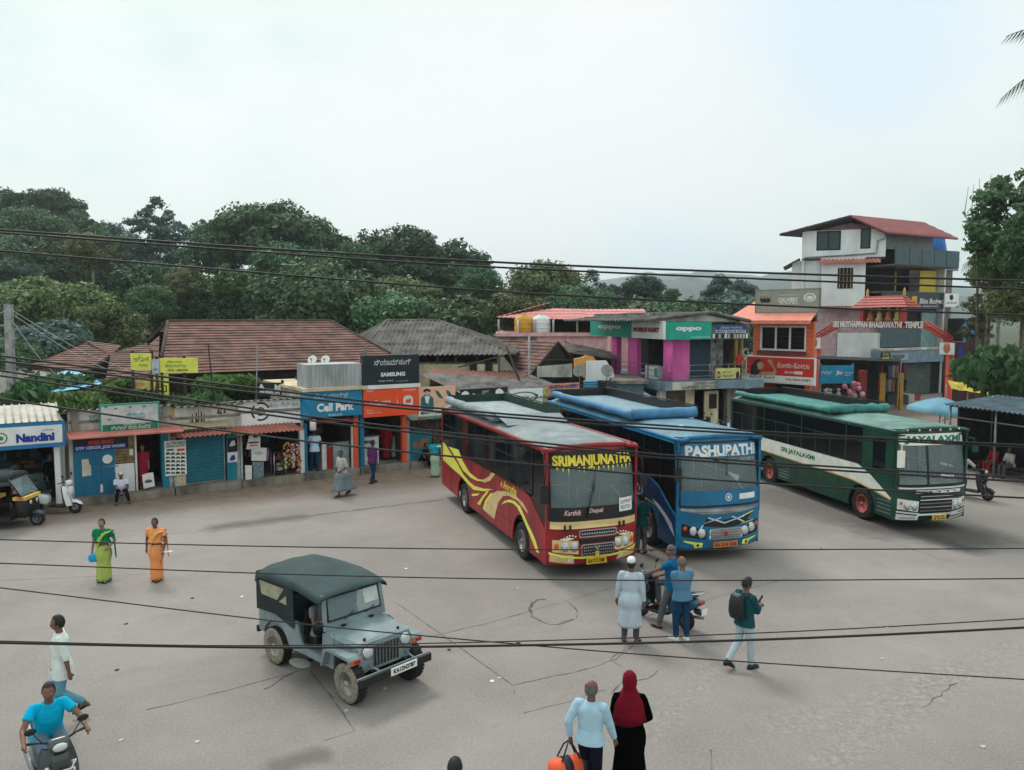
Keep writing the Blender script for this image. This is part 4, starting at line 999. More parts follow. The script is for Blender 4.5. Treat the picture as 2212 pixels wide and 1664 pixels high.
# -- shutter shop
s0,s1=uv(c_sl,1502,1290)[0],uv(c_sl,2080,1230)[0]
zp2=uv(c_sl,1760,540)[1]
t=shop('shutter_shop','shop closed by a teal roller shutter under a rusty red awning',s0,s1,zp2-.45,2.6)
a,b=uv(c_sl,1606,1240)[0],uv(c_sl,1942,1225)[0]
shutter(t,a,b,.28,uv(c_sl,1775,822)[1]+.1,M_shut,.08)
pl=frb(t,c_sl,1955,2075,780,M_teal,'pillar',.0,.25)
for px,ms in (((1965,812,2050,930),(M_ink,M_white)),((1966,936,2052,1022),(M_white,M_navy))):
 p_=patch(pl,FA,c_sl,px,.008,ms[0],'poster'); x0,y0,x1,y1=px
 outline(pl,FA,c_sl,[(x0+15,y0+70),(x0+35,y0+30),(x0+60,y0+20),(x0+70,y0+60),(x0+40,y0+75)],.013,ms[1],'picture')
q=MB(); q.box(s0+.1,s1,.02,.14,uv(c_sl,1760,770)[1],zp2,M_plaster); pa=q.build('parapet',t)
M_stain=mat('rain_stain',(.06,.06,.055),.95,var=.6,scale=4)
rr=RNG(8)
for x,y,l in ((1660,600,95),(1690,590,110),(1712,560,140),(1735,580,120),(1760,600,95),(1645,650,50),(1880,560,45),(1905,560,50),(1935,555,45)):
 w_=rr.uniform(8,17); outline(pa,FA,c_sl,[(x,y),(x+w_*.6,y+4),(x+w_,y+l*.6),(x+w_*1.5,y+l),(x-w_*.4,y+l*.97),(x-1,y+l*.5)],-.016,M_stain,'stain')
patch(pa,FA,c_sl,(1468,545,1500,705),-.014,mat('ochre_strip',rgb(206,170,110),.8),'ochre_strip')
q=MB(); a0=uv(c_sl,1480,815,.8)[0]; a1=uv(c_sm,335,785,.8)[0]; zf=uv(c_sl,1800,795,.8)[1]; zk=uv(c_sl,1800,738,0)[1]
corr(q,(a0,-.8,zf),(a1,-.8,zf+.03),(a1-.05,0,zk+.02),(a0+.1,0,zk),M_rust,.17,.03); q.build('awning',t)
q=MB(); a=uv(c_sl,1560,730,.4)[0]; b=uv(c_sl,1990,690,.4)[0]; q.add([(a,-.35,zk+.10),(b,-.3,zk+.12),(b,.0,zk+.32),(a,.0,zk+.28)],[(0,1,2,3)],mat('loose_board',rgb(170,150,120),.9,var=.3)); q.build('loose_sheet',t)
q=MB(); corr(q,(s0,-.25,zp2+.05),(s1+.2,-.25,zp2+.05),(s1+.2,2.7,zp2-.3),(s0,2.7,zp2-.3),M_asb,.25,.035); q.build('roof_sheet',t)
# -- clothing and trinket shop
c0,c1=uv(c_sm,347,1200)[0],uv(c_sm,905,1130)[0]
zp3=uv(c_sm,600,490)[1]
t=shop('clothing_shop','open fronted shop with hanging bags and garlands under a red sheet awning',c0,c1,zp3-.45,3.6)
q=MB(); q.box(c0,c1-.1,.02,.14,uv(c_sm,600,700)[1],zp3,M_plw); pa=q.build('parapet',t)
letter(pa,FA,c_sm,(595,505,855,545),-.014,'ಹಾಲು ಡೇರಿ ಸಾಲ',MATS['teal_lettering2'],.02); letter(pa,FA,c_sm,(600,560,855,592),-.014,'CO-OPERATIVE STALL',mat('dark_teal_ink',rgb(40,70,80),.7),.02)
q=MB(); cu,cz=uv(c_sm,525,585)
for r0,r1 in ((.30,.37),(.12,.17)):
 for k,p in enumerate(ringp(cu,cz,r0,r1)):
  if k%5 or r0<.2:q.prism([(x,-.0+.012,z) for x,z in p],(0,.005,0),M_ink)
q.build('emblem',pa)
q=MB(); a0=uv(c_sm,300,785,.8)[0]; a1=uv(c_sm,918,742,.8)[0]; zf=uv(c_sm,620,765,.8)[1]; zk=uv(c_sm,600,692,0)[1]
corr(q,(a0,-.8,zf),(a1,-.8,zf),(a1-.25,0,zk),(a0+.05,0,zk),M_rust,.17,.03); q.build('awning',t)
q=MB(); corr(q,(c0,-.25,zp3+.05),(c1+.1,-.25,zp3+.05),(c1+.1,3.0,zp3-.3),(c0,3.0,zp3-.3),M_asb,.25,.035); q.build('roof_sheet',t)
frb(t,c_sm,862,905,745,M_plw,'pillar',-.05,.18)
shelf(t,c0+.2,c1-.2,3.2,(.8,1.3,1.8)); goods(t,c0+.3,c1-.4,2.6,3.0,.4,2.2,40,9,STOCK)
def hanging(cr,pts,y,m,name,label,cat,sub=None,group=None,pats=()):
 P=[FA.uz(*cr(*p),-y) for p in pts]; cu=sum(p[0] for p in P)/len(P); cz=min(p[1] for p in P)
 t=FA.thing(name,label,cat,group,cu,-y,cz)
 q=MB(); q.prism([(p[0],y,p[1]) for p in P],(0,.05,0),m); q.build('cloth' if cat!='bag' else 'bag_body',t)
 for p2,m2 in pats:outline(t,FA,cr,p2,-y+.006,m2,'print')
 return t
M_bagw=mat('white_bag',rgb(228,226,222),.8,var=.15,scale=5,bump=.4,bscale=9)
h1=hanging(c_sm,[(425,795),(455,790),(465,812),(495,812),(505,790),(522,792),(522,912),(400,910)],-.15,M_bagw,'carrier_bag','white printed carrier bag hanging highest at the clothing shop','bag',pats=[([(420,848),(505,845),(508,856),(420,862)],M_ink),([(428,872),(500,870),(500,880),(428,884)],M_redl)])
h2=hanging(c_sm,[(445,900),(578,898),(572,1012),(445,1010)],-.1,M_bagw,'shirt','pale blue white shirt hung below the carrier bag','shirt',pats=[([(470,930),(540,930),(540,955),(470,955)],mat('pale_print',rgb(170,190,215),.8))])
h3=hanging(c_sm,[(390,1050),(448,1050),(448,1188),(395,1188)],-.2,M_bagw,'towel','white towel hung low at the left of the clothing shop','towel')
h4=hanging(c_sm,[(575,915),(598,915),(594,1010),(570,1005)],-.05,mat('violet_cloth',rgb(130,84,150),.8,var=.2),'scarf','violet scarf hanging beside the pale shirt','scarf')
h5=hanging(c_sm,[(455,1020),(550,1018),(550,1170),(458,1175)],-.05,mat('printed_pack',rgb(140,160,170),.7,var=.5,scale=14),'packet_rack','rack of small printed packets under the shirt','rack')
def garland(cr,x,y0,y1,w_,cols_,label,seed):
 rr=RNG(seed); a=FA.uz(*cr(x,y1),.15); b=FA.uz(*cr(x,y0),.15); t=FA.thing('garland',label,'garland','garlands hung at the clothing shop',a[0],.15,a[1])
 q=MB(); n=int((b[1]-a[1])/.07)
 for k in range(n):
  for j in range(3):q.ball((a[0]+rr.uniform(-w_,w_),-.15+rr.uniform(-.06,.06),a[1]+.07*k),(.055,.05,.05),rr.choice(cols_),6)
 q.build('flowers',t)
G1=[mat('flower_'+n,c,.8,var=.3) for n,c in (('ochre',rgb(200,150,70)),('brown',rgb(110,60,40)),('cream',rgb(225,210,190)),('pink',rgb(190,110,150)),('orange',rgb(210,100,50)))]
garland(c_sm,758,830,1070,.13,[G1[0],G1[1],G1[0],G1[2]],'ochre and brown garland, leftmost of the garlands',1); garland(c_sm,806,840,1065,.06,[G1[3],G1[2]],'pink and white garland between the two thicker ones',2); garland(c_sm,852,835,1130,.08,[G1[4],G1[2],G1[1]],'long orange and white garland next to the white pillar',3)
tt=FA.thing('display_rack','metal display rack on the clothing shop step','rack',None,uv(c_sm,690,1100,.1)[0],.1,.28)
a=uv(c_sm,642,1100,.1)[0]; b=uv(c_sm,742,1100,.1)[0]; zz=uv(c_sm,690,935,.1)[1]
for x,y in ((a,-.1),(b,-.1),(a,.3),(b,.3)):
 q=MB(); q.tube([(x,y,.28),(x,y,zz)],.018,M_rail,6); q.build('leg',tt)
for k in range(4):
 q=MB(); z=.4+k*(zz-.45)/3; q.box(a,b,-.1,.3,z,z+.025,M_wood); q.build('shelf',tt)
goods(tt,a,b,-.05,.1,.45,zz,12,5,STOCK,smax=.2)
# -- blue phone shop with grey cabinet on its roof
p0,p1=uv(c_sm,866,1120)[0],uv(c_sm,1362,1095)[0]
zc=uv(c_sm,1170,385)[1]
t=shop('phone_shop','phone shop with a blue sign and an open dark front',p0+.06,p1,zc-.12)
M_cell=mat('phone_shop_blue',rgb(14,112,150,1.25),.5,var=.12)
sg,bx,o=board(FA,c_sm,(940,402,1402,628),.45,M_cell,'','',par=t,thick=.45)
lt=patch(t,FA,c_sm,(942,404,1400,626),.456,M_cell,'sign_face',.005)
M_offw=mat('cream_lettering',rgb(240,236,224,1.2),.5)
letter(lt,FA,c_sm,(1010,508,1332,580),.464,'Cell Park',M_offw,.05); letter(lt,FA,c_sm,(985,425,1290,470),.464,'ಸೆಲ್ ಪಾರ್ಕ್',MATS['pale_blue_lettering'],.03); letter(lt,FA,c_sm,(1110,603,1230,622),.464,'MOBILE SALES',M_pblue,.03)
w0=uv(c_sm,866,520,.0)[0]
q=MB(); z0=bx[2]; z1=bx[3]; q.add([(w0,0,z0-.05),(bx[0],-.44,z0),(bx[0],-.44,z1),(w0,0,z1)],[(0,1,2,3)],mat('lighter_blue_wing',rgb(24,130,178,1.3),.5)); q.build('sign_wing',t)
q=MB(); q.box(w0-.05,p1+.3,-.55,5,z1,z1+.13,M_cream); q.build('roof_slab',t)
cb=FA.thing('metal_cabinet','grey ribbed metal cabinet above the phone shop sign','cabinet',None,uv(c_sm,1170,300,.3)[0],.3,z1+.13)
u0,u1,_,z2=FA.rect(c_sm,930,175,1408,365,.3); q=MB(); n=14
q.box(u0,u1,-.26,1.0,z1+.13,z2,mat('grey_metal_sheet',rgb(180,184,188),.5,metal=.2,var=.3,scale=1.5,streak=.85)); q.build('body',cb)
for k in range(n+1):
 q=MB(); a=u0+(u1-u0)*k/n; q.box(a-.012,a+.012,-.29,-.26,z1+.13,z2,MATS['grey_metal_sheet']); q.build('rib',cb)
def orange_pillar(px0,px1,ytop,label):
 a=FA.uz(*c_sm(px0,ytop+300),.2)[0]; b=FA.uz(*c_sm(px1,ytop+300),.2)[0]; z=FA.uz(*c_sm((px0+px1)/2,ytop),.2)[1]
 tt=FA.thing('orange_pillar',label,'pillar','orange pillars of the shop fronts',(a+b)/2,.2,0); q=MB(); q.box(a,b,-.2,-.2+(b-a),0,z,M_orange); q.build('shaft',tt); q=MB(); q.box(a-.02,b+.02,-.22,-.18+(b-a),0,.3,M_conc); q.build('base',tt)
orange_pillar(1332,1364,640,'orange pillar between the blue phone shop and the orange sign shop'); orange_pillar(1752,1786,628,'orange pillar at the right end of the orange sign')
frb(t,c_sm,1310,1331,700,M_white,'post',-.1,.12); frb(t,c_sm,902,925,690,M_tealb,'post',-.1,.3)
counter(t,FA,c_sm,(1055,865,1096,1090),.2,.8,M_white); counter(t,FA,c_sm,(1098,890,1146,1085),.15,.7,mat('red_counter',rgb(160,36,30),.5)); counter(t,FA,c_sm,(1150,850,1290,1095),.2,.9,mat('glass_case',rgb(150,170,178),.25,var=.3),top=M_chrome)
shelf(t,p0+.3,p1-.3,3.4,(.9,1.4,1.9,2.3)); goods(t,p0+.3,p1-.3,3.0,3.2,.5,2.6,46,19,STOCK)
q=MB(); a=uv(c_sm,975,700,.35); q.lathe([(.09,-.22),(.13,-.2),(.13,.2),(.09,.22)],M_white,12,MT((a[0],-.35,a[1]))); q.build('hanging_lamp',t)
q=MB(); a,b=uv(c_sm,985,655)[0],uv(c_sm,1330,655)[0]; z=uv(c_sm,1150,650)[1]; q.box(a,b,-.1,0,z-.12,z,mat('red_pelmet',rgb(170,60,50),.7)); q.build('pelmet',t)
# -- orange sign shop
m0,m1=p1+.01,uv(c_sm,1790,1050)[0]
t=shop('appliance_shop','appliance shop under the orange sign and the black board',m0,m1,uv(c_sm,1640,385)[1])
M_mi=mat('sign_orange',rgb(226,74,34,1.3),.45,var=.1)
ob,bx,o=board(FA,c_sm,(1412,385,1892,622),.45,M_mi,'orange_sign','orange sign with a white rounded logo tile',frame=None,thick=.12)
letter(ob,FA,c_sm,(1468,485,1645,530),.456,'ಶವೋಮಿ',M_offw,.06); letter(ob,FA,c_sm,(1440,588,1570,606),.456,'ಅಧಿಕೃತ ಮಾರಾಟ',M_offw,.02); letter(ob,FA,c_sm,(1438,570,1510,582),.456,'ಮೊಬೈಲ್',M_offw,.02); letter(ob,FA,c_sm,(1755,390,1862,402),.456,'AUTHORISED',M_offw,.01); letter(ob,FA,c_sm,(1438,402,1500,416),.456,'SMART',M_offw,.01)
patch(ob,FA,c_sm,(1703,478,1707,535),.455,M_offw,'divider')
outline(ob,FA,c_sm,[(1758,470),(1770,450),(1800,443),(1828,450),(1840,470),(1840,515),(1828,535),(1800,540),(1770,537),(1758,515)],.456,M_white,'logo_tile'); letter(ob,FA,c_sm,(1778,470,1822,510),.464,'mi',M_mi,.09)
sb,bx,o=board(FA,c_sm,(1407,96,1894,352),.4,mat('sign_black',(.008,.016,.024),.45),'black_sign','tall black sign with white lettering above the orange sign',thick=.25)
letter(sb,FA,c_sm,(1505,132,1822,182),.406,'ಸ್ಯಾಮ್‌ಸಂಗ್',M_white,.03); letter(sb,FA,c_sm,(1562,244,1772,280),.406,'SAMSUNG',M_white,.05); letter(sb,FA,c_sm,(1540,312,1672,332),.406,'ಮೊಬೈಲ್ ಸ್ಟೋರ್',M_white,.02); letter(sb,FA,c_sm,(1690,316,1800,324),.406,'AUTHORISED DEALER',MATS['grey_lettering'],.02)
q=MB(); u0,u1,z0,z1=FA.rect(c_sm,1405,352,1905,384,.5); q.box(u0,u1,-.5,.2,z0,z1,M_plw); q.build('ledge',t)
q=MB(); u0,u1,z0,z1=FA.rect(c_sm,1412,96,1890,352,0)
for a in (u0+.1,(u0+u1)/2,u1-.1):q.box(a-.03,a+.03,-.14,0,z0-.3,z1+.4,M_steel)
q.build('sign_props',t)
cw=counter(t,FA,c_sm,(1368,805,1545,1070),.3,.9,mat('white_counter',rgb(206,216,216),.4,var=.15),top=M_steel)
letter(cw,FA,c_sm,(1410,835,1500,860),-.28,'SERVICE',M_ink,.06)
counter(t,FA,c_sm,(1660,800,1748,975),.9,1.5,mat('pale_drum',rgb(150,170,175),.4,var=.2),'washing_machine')
shelf(t,m0+.3,m1-.3,3.4,(.9,1.5,2.1)); goods(t,m0+.3,m1-.3,3.0,3.2,.5,2.4,30,29,[STOCK[6],STOCK[2],STOCK[1],STOCK[3]])
q=MB(); a=uv(c_sm,1385,640)[0]; q.box(a-.08,a+.1,-.15,.05,.28,uv(c_sm,1385,610)[1],M_tealb); q.build('post',t)
# -- beauty parlour / brick shop
n0,n1=m1+.01,uv(c_sm,2150,1000)[0]+1.2
zb=uv(c_sm,2000,640)[1]
t=shop('brick_shop','low brick fronted shop partly hidden by the red bus',n0,n1,zb)
q=MB(); q.box(n0+.12,n1-.12,.3,.42,.28,zb,mat('sooty_brick',rgb(110,84,74),.95,var=.6,scale=9)); q.build('brick_wall',t)
frb(t,c_sm,1795,2000,745,M_teal,'painted_wall',.1,.1)
outline(t,FA,c_sm,[(1840,860),(1930,810),(1985,820),(1960,870),(1880,910),(1835,900)],-.09,mat('mural_brown',rgb(150,110,86),.8,var=.3,scale=6),'mural')
q=MB(); a,b=uv(c_sm,1830,640,.6)[0],uv(c_sm,2200,620,.6)[0]; z=uv(c_sm,2000,650,.6)[1]; corr(q,(a,-.6,z),(b,-.6,z),(b,.2,z+.2),(a,.2,z+.2),mat('green_sheet',rgb(84,120,104),.7,var=.3),.15,.025); q.build('awning',t)
pb,bx,o=board(FA,c_tm,(500,1458,742,1645),.35,mat('peach_sign',rgb(232,184,152),.6,var=.1),'salon_sign','peach sign with a bearded man and feathers beside the orange sign')
M_tealp=mat('teal_print',rgb(40,110,110),.6); M_hairp=mat('dark_print',rgb(40,36,40),.7)
outline(pb,FA,c_tm,[(520,1605),(522,1530),(545,1510),(572,1508),(600,1530),(604,1605)],.357,M_tealp,'printed_coat'); outline(pb,FA,c_tm,[(544,1520),(552,1560),(566,1570),(578,1520)],.363,M_plate_w,'printed_shirt')
outline(pb,FA,c_tm,[(540,1500),(540,1484),(558,1474),(580,1484),(578,1505),(560,1520)],.362,mat('printed_skin',rgb(220,180,160),.7),'printed_face'); outline(pb,FA,c_tm,[(536,1496),(538,1478),(560,1470),(584,1480),(580,1494),(560,1486)],.366,M_hairp,'printed_hair')
for x,y in ((612,1480),(680,1478),(715,1530)):outline(pb,FA,c_tm,[(x,y),(x+22,y+8),(x+48,y+45),(x+50,y+58),(x+22,y+45),(x+6,y+22)],.357,M_tealp,'printed_feather')
patch(pb,FA,c_tm,(503,1608,668,1642),.357,M_plate_w,'strip'); letter(pb,FA,c_tm,(520,1614,660,1634),.364,'BEAUTY CARE',M_ink,.05)
# -- shops behind the buses
r0,r1=n1+.02,FA.uz(*c_op2(1500,1290))[0]
zr_=FA.uz(*c_op2(700,1240))[1]
t=shop('low_shop_row','low row of shops behind the red and blue buses',r0,r1,max(2.2,zr_))
q=MB(); q.box(r0+.12,r1-.12,.3,.4,.28,max(2.2,zr_),M_in); q.build('shop_front',t)
q=MB(); zz=max(2.2,zr_)+.12; corr(q,(r0,-.4,zz),(r1,-.4,zz),(r1,5.2,zz+.9),(r0,5.2,zz+.9),M_asb,.25,.04); q.build('roof_sheet',t)
kb,bx,o=board(FA,c_op2,(228,1098,742,1225),.3,MATS['sign_black'],'black_board','black sign with a script name and two white faces behind the red bus')
letter(kb,FA,c_op2,(345,1150,575,1205),.306,'Brothers',M_white,.03,.3); letter(kb,FA,c_op2,(460,1120,535,1145),.306,'ಬ್ರದರ್ಸ್',M_white,.02)
outline(kb,FA,c_op2,[(222,1205),(240,1150),(275,1128),(310,1140),(328,1195),(325,1215),(235,1215)],.306,M_plate_w,'printed_face'); outline(kb,FA,c_op2,[(600,1205),(612,1120),(650,1098),(690,1125),(710,1215),(620,1215)],.306,M_plate_w,'printed_face')
wb2,bx,o=board(FA,c_op2,(768,1108,1125,1285),.3,M_plate_w,'white_board','white sign with a teal oval emblem left of the blue bus roof')
q=MB(); cu,cz=FA.uz(*c_op2(912,1198),.31)
for p in ringp(0,0,.82,1,20):q.prism([(cu+a*.85,-.306,cz+b*.26) for a,b in p],(0,.004,0),M_tealp)
q.build('emblem',wb2); letter(wb2,FA,c_op2,(850,1178,975,1215),.306,'ಮಿಲ್ಕ್',M_tealp,.06)
letter(wb2,FA,c_op2,(1035,1165,1075,1190),.306,'↗',M_ink,.04)
gb2,bx,o=board(FA,c_op2,(1128,1095,1176,1250),.3,mat('yellow_print',rgb(196,190,120),.7,var=.5,scale=8),'picture_board','narrow yellow green picture board beside the white oval sign')
ob2,bx,o=board(FA,c_op2,(1180,1045,1525,1155),.3,mat('tan_orange_sign',rgb(206,146,104),.6),'fabric_sign','pale orange sign with two lines of blue letters behind the blue bus')
letter(ob2,FA,c_op2,(1190,1060,1520,1098),.306,'LIKHITHA HOSIERY',M_navy,.05); letter(ob2,FA,c_op2,(1210,1112,1480,1145),.306,'CUT PIECES & SAREES',M_navy,.05)
# -- houses behind the row
def place(name,label,cat,at,group=None):
 return thing(name,label,cat,(at[0],at[1],at[2] if len(at)>2 else 0),0,group)
def rel(t,pts): return [Vector(p)-t.location for p in pts]
def ridge_caps(t,pairs,m,r=.09):
 q=MB()
 for a,b in pairs:q.tube(rel(t,(a,b)),r,m,6)
 q.build('ridge_tiles',t)
# long tiled house: axis along the street
dr_=Vector((.83,.56,0)); ni=Vector((-.56,.83,0)); P0=Vector((-15.3,34.4,0))
def hp(t_,n_,z):p=P0+dr_*t_+ni*n_; return Vector((p.x,p.y,z))
t=place('tiled_house','long house with a weathered brown tile roof behind the clothing shop','house',hp(6,4.5,0))
ez,rz_=4.0,6.3
A,B,Cc,D_=hp(0,0,ez),hp(12.2,0,ez),hp(12.2,9,ez),hp(0,9,ez); R0,R1=hp(1.3,4.5,rz_),hp(9.6,4.5,rz_)
q=MB(); roof_plane(q,rel(t,[A,B,R1,R0]),M_tile,seed=1); roof_plane(q,rel(t,[B,Cc,R1]),M_tile,seed=2); roof_plane(q,rel(t,[Cc,D_,R0,R1]),M_tile,seed=3)
H0=R0 .lerp(hp(0,4.5,ez),.3); roof_plane(q,rel(t,[D_,A,H0+(A-H0)*.0,H0]),M_tile,seed=4); rf=q.build('roof',t)
q=MB(); q.prism(rel(t,[R0+Vector((0,0,-.05)),R0 .lerp(A,.22),R0 .lerp(D_,.22)]),(.05,.03,0),M_in); q.build('gablet',rf)
ridge_caps(t,[(R0,R1),(R0,A),(R1,B),(R0,D_)],M_wood)
q=MB(); c_=rel(t,[hp(.5,.6,0),hp(11.7,.6,0),hp(11.7,8.4,0),hp(.5,8.4,0)])
for a,b in zip(c_,c_[1:]+c_[:1]):q.add([a,b,b+Vector((0,0,3.9)),a+Vector((0,0,3.9))],[(0,1,2,3)],M_in2 if a is c_[0] else M_cream)
q.build('wall',t)
q=MB(); a,b=rel(t,[hp(5,.55,2.2),hp(11,.55,2.2)]); q.prism([a,b,b+Vector((0,0,1.0)),a+Vector((0,0,1.0))],ni*.05*-1,M_cream); q.build('wall_panel',t)
# two dish antennas near its eave
def dish(loc,rad,label,aim=(-.2,-1,.5),group='satellite dishes',mesh=False):
 d_=Vector(aim).normalized(); tt=place('satellite_dish',label,'dish',loc,group); M_=d_.to_track_quat('Z','Y').to_matrix().to_4x4(); M_.translation=(0,0,.6)
 mm=M_plate_w if not mesh else mat('dull_dish',rgb(140,140,138),.6,var=.2)
 q=MB(); q.lathe([(.01,0),(rad*.35,rad*.02),(rad*.7,rad*.09),(rad,rad*.2),(rad*1.01,rad*.19),(rad*.7,rad*.07),(.01,-.02)],mm,24,M_); q.build('reflector',tt)
 q=MB(); q.tube([M_@Vector((0,-rad,rad*.2)),M_@Vector((0,-rad*.1,rad*.75))],.015,M_steel,6); q.ball(tuple(M_@Vector((0,-rad*.1,rad*.78))),.05,M_steel,8); q.build('feed_arm',tt)
 q=MB(); q.tube([(0,0,-.1),(0,.06,.6)],.025,M_steel,6); q.build('mount',tt)
z_=uv(c_sm,1170,170,.1)[1]
dish(Vector((*V(*c_sm(972,140),35.2)[:2],V(*c_sm(972,140),35.2).z-.6)),.21,'white dish antenna above the grey cabinet, nearer the yellow boards'); dish(Vector((*V(*c_sm(1085,140),35.6)[:2],V(*c_sm(1085,140),35.6).z-.6)),.21,'white dish antenna above the grey cabinet, nearer the black sign')
# small tiled house in front of it, on the left
t=place('tiled_house','small brown tiled house behind the blue sheet roof','house',V(190,737,40).xy.to_3d())
E0,E1,Ra,Rb_=V(64,790,38.5),V(180,806,36.4),V(184,737,41),V(262,747,43.5)
E2=V(238,768,38.5)
q=MB(); roof_plane(q,rel(t,[E0,E1,E2,Ra]),M_tile,seed=5); roof_plane(q,rel(t,[E2,Rb_,Ra]),M_tile,seed=6); roof_plane(q,rel(t,[E0,Ra,Ra+Vector((-3,5,-1.4)),E0+Vector((-3,5,0))]),M_tile,seed=7)
E3,E4,E5=V(228,822,34.6),V(340,805,35.0),V(318,742,39.5)
roof_plane(q,rel(t,[E3,E4,E5,V(240,764,38.4)]),M_tile,seed=8); q.build('roof',t)
q=MB(); q.prism(rel(t,[E1,E2,E2+Vector((0,0,-1.1)),E1+Vector((0,0,-.35))]),(.1,.12,0),M_in)
q.prism(rel(t,[V(75,800,38.6),V(180,815,36.7),V(180,815,36.7)*Vector((1,1,0)) if False else Vector((V(180,815,36.7).x,36.7,0)),Vector((V(75,800,38.6).x,38.6,0))]),(.1,.4,0),M_plaster)
q.prism(rel(t,[V(232,828,35),V(338,812,35.4),Vector((V(338,812,35.4).x,35.4,0)),Vector((V(232,828,35).x,35,0))]),(-.1,.3,0),M_plaster); q.build('wall',t)
# blue sheet roof
t=place('sheet_roof_hut','hut with a bright blue sheet roof and white gable behind the climbers','hut',V(130,830,33.5).xy.to_3d())
M_bsheet=mat('blue_sheet',rgb(40,160,215,1.0),.5,var=.18,scale=1)
a,b,c_,d_=V(*c_lp(215,985),34),V(*c_lp(640,1130),31.5),V(*c_lp(1180,1010),33.0),V(*c_lp(850,880),36)
q=MB(); roof_plane(q,rel(t,[a,b,c_,d_]),M_bsheet,mode='corr',amp=.02,pitch=.3); q.build('roof',t)
q=MB(); q.prism(rel(t,[a+Vector((.3,.1,-.15)),b+Vector((0,.1,-.15)),Vector((b.x,b.y+.1,0)),Vector((a.x+.3,a.y+.1,0))]),(.1,.1,0),M_plw); q.build('wall',t)
q=MB(); q.prism(rel(t,[a+Vector((.4,.05,-.2)),b+Vector((-.4,.05,-.12)),b+Vector((-.4,.05,-.27)),a+Vector((.4,.05,-.42))]),(.02,.02,0),mat('maroon_trim',rgb(96,40,44),.7)); q.build('trim',t)
# grey corrugated hall
t=place('cement_roof_hall','hall under a broad grey corrugated roof right of the brown tiled house','hall',V(950,700,46).xy.to_3d())
r0,r1=V(835,692,47),V(948,692,47); e0,e1=V(772,769,42),V(1112,767,42); bl,br=V(722,738,52),V(1130,738,52)
bl.z=e0 .z; br.z=e1 .z
q=MB(); roof_plane(q,rel(t,[e0,e1,r1,r0]),M_asb,mode='corr',amp=.045,pitch=.26); roof_plane(q,rel(t,[bl,e0,r0]),M_asb,mode='corr',amp=.045,pitch=.26); roof_plane(q,rel(t,[e1,br,r1]),M_asb,mode='corr',amp=.045,pitch=.26); roof_plane(q,rel(t,[br,bl,r0,r1]),M_asb,mode='corr',amp=.045,pitch=.5); q.build('roof',t)
ridge_caps(t,[(r0,r1),(r0,e0),(r1,e1)],M_asb,.07)
q=MB()
x0,x1=e0 .x+.8,V(1075,800,42.4).x; zA,zB=V(900,805,42.4).z,V(900,787,42.4).z
q.box(x0,x1,42.4,42.6,0,zB,M_cream,MT(-t.location)); q.box(x0,x1,44.5,44.6,zB,e0 .z+.3,M_in,MT(-t.location)); q.box(x1-.1,x1,42.6,50,0,e0 .z,M_cream,MT(-t.location)); q.box(x0,x0+.1,42.6,50,0,e0 .z,M_cream,MT(-t.location)); q.build('wall',t)
for px in (945,985,1030,1072):
 q=MB(); x=V(px,790,42.5).x; q.box(x-.06,x+.06,42.42,42.55,zB,e0 .z+.05,M_wood,MT(-t.location)); q.build('post',t)
for k,px in enumerate((1022,1056)):
 q=MB(); a=V(px-8,780,42.3); b=V(px+8,806,42.3); q.box(a.x,b.x,42.32,42.38,b.z,a.z,M_in,MT(-t.location)); q.build('window',t)
def lean_to(name,label,pts,m,hgt=True,cat='shed',pitch=.2,mode='corr'):
 P=[Vector(p) for p in pts]; c_=sum(P,Vector())/len(P); tt=place(name,label,cat,(c_.x,c_.y,0))
 q=MB(); roof_plane(q,rel(tt,P),m,mode=mode,amp=.03,pitch=pitch); q.build('roof',tt)
 for p in P[:4]:
  q=MB(); q.tube(rel(tt,(p-Vector((0,0,.03)),Vector((p.x,p.y,0)))),.05,M_wood,6); q.build('post',tt)
 q=MB(); q.prism(rel(tt,[P[-1]-Vector((0,0,.1)),P[-2]-Vector((0,0,.1)),Vector((P[-2].x,P[-2].y,0)),Vector((P[-1].x,P[-1].y,0))]),(0,.08,0),M_in2); q.build('wall',tt)
 return tt
M_rs2=mat('rusty_red_sheet',rgb(150,84,72,1.0),.8,var=.5,scale=1.6,c2=rgb(112,88,80,1))
lean_to('rusty_shed','rusty red sheet shed in front of the grey hall',[V(930,830,39.3),V(1115,832,40.4),V(1140,808,42.0),V(930,812,41.4)],M_rs2)
lean_to('rusty_shed','sagging reddish shed roof left of the black sign, behind the phone shop cabinet',[V(640,812,35.8),V(800,800,37.2),V(790,784,38.6),V(655,795,37.4)],M_rs2)
# gabled brown roof
t=place('gabled_shed','open gabled shed with a brown tile roof and dark roof space','shed',V(1180,760,45).xy.to_3d())
ap,rb_=V(1205,739,45),V(1074,735,50); lf,lb=V(1132,828,43.4),V(1088,770,48.5); rfp=V(1240,778,45.6)
q=MB(); roof_plane(q,rel(t,[lf,ap,rb_,lb]),M_tile,seed=11); roof_plane(q,rel(t,[ap,rfp,rfp+(rb_-ap),rb_]),M_tile,seed=12); q.build('roof',t)
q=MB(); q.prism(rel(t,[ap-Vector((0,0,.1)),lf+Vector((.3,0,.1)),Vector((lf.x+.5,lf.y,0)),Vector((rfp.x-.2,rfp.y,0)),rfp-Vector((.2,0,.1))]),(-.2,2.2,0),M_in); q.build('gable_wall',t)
q=MB(); q.tube(rel(t,[lf,ap]),.07,M_wood,6); q.tube(rel(t,[rfp,ap]),.07,M_wood,6); q.tube(rel(t,[lf.lerp(ap,.55)+Vector((0,-.05,0)),rfp+Vector((0,-.05,0))]),.06,M_wood,6); q.build('truss',t)
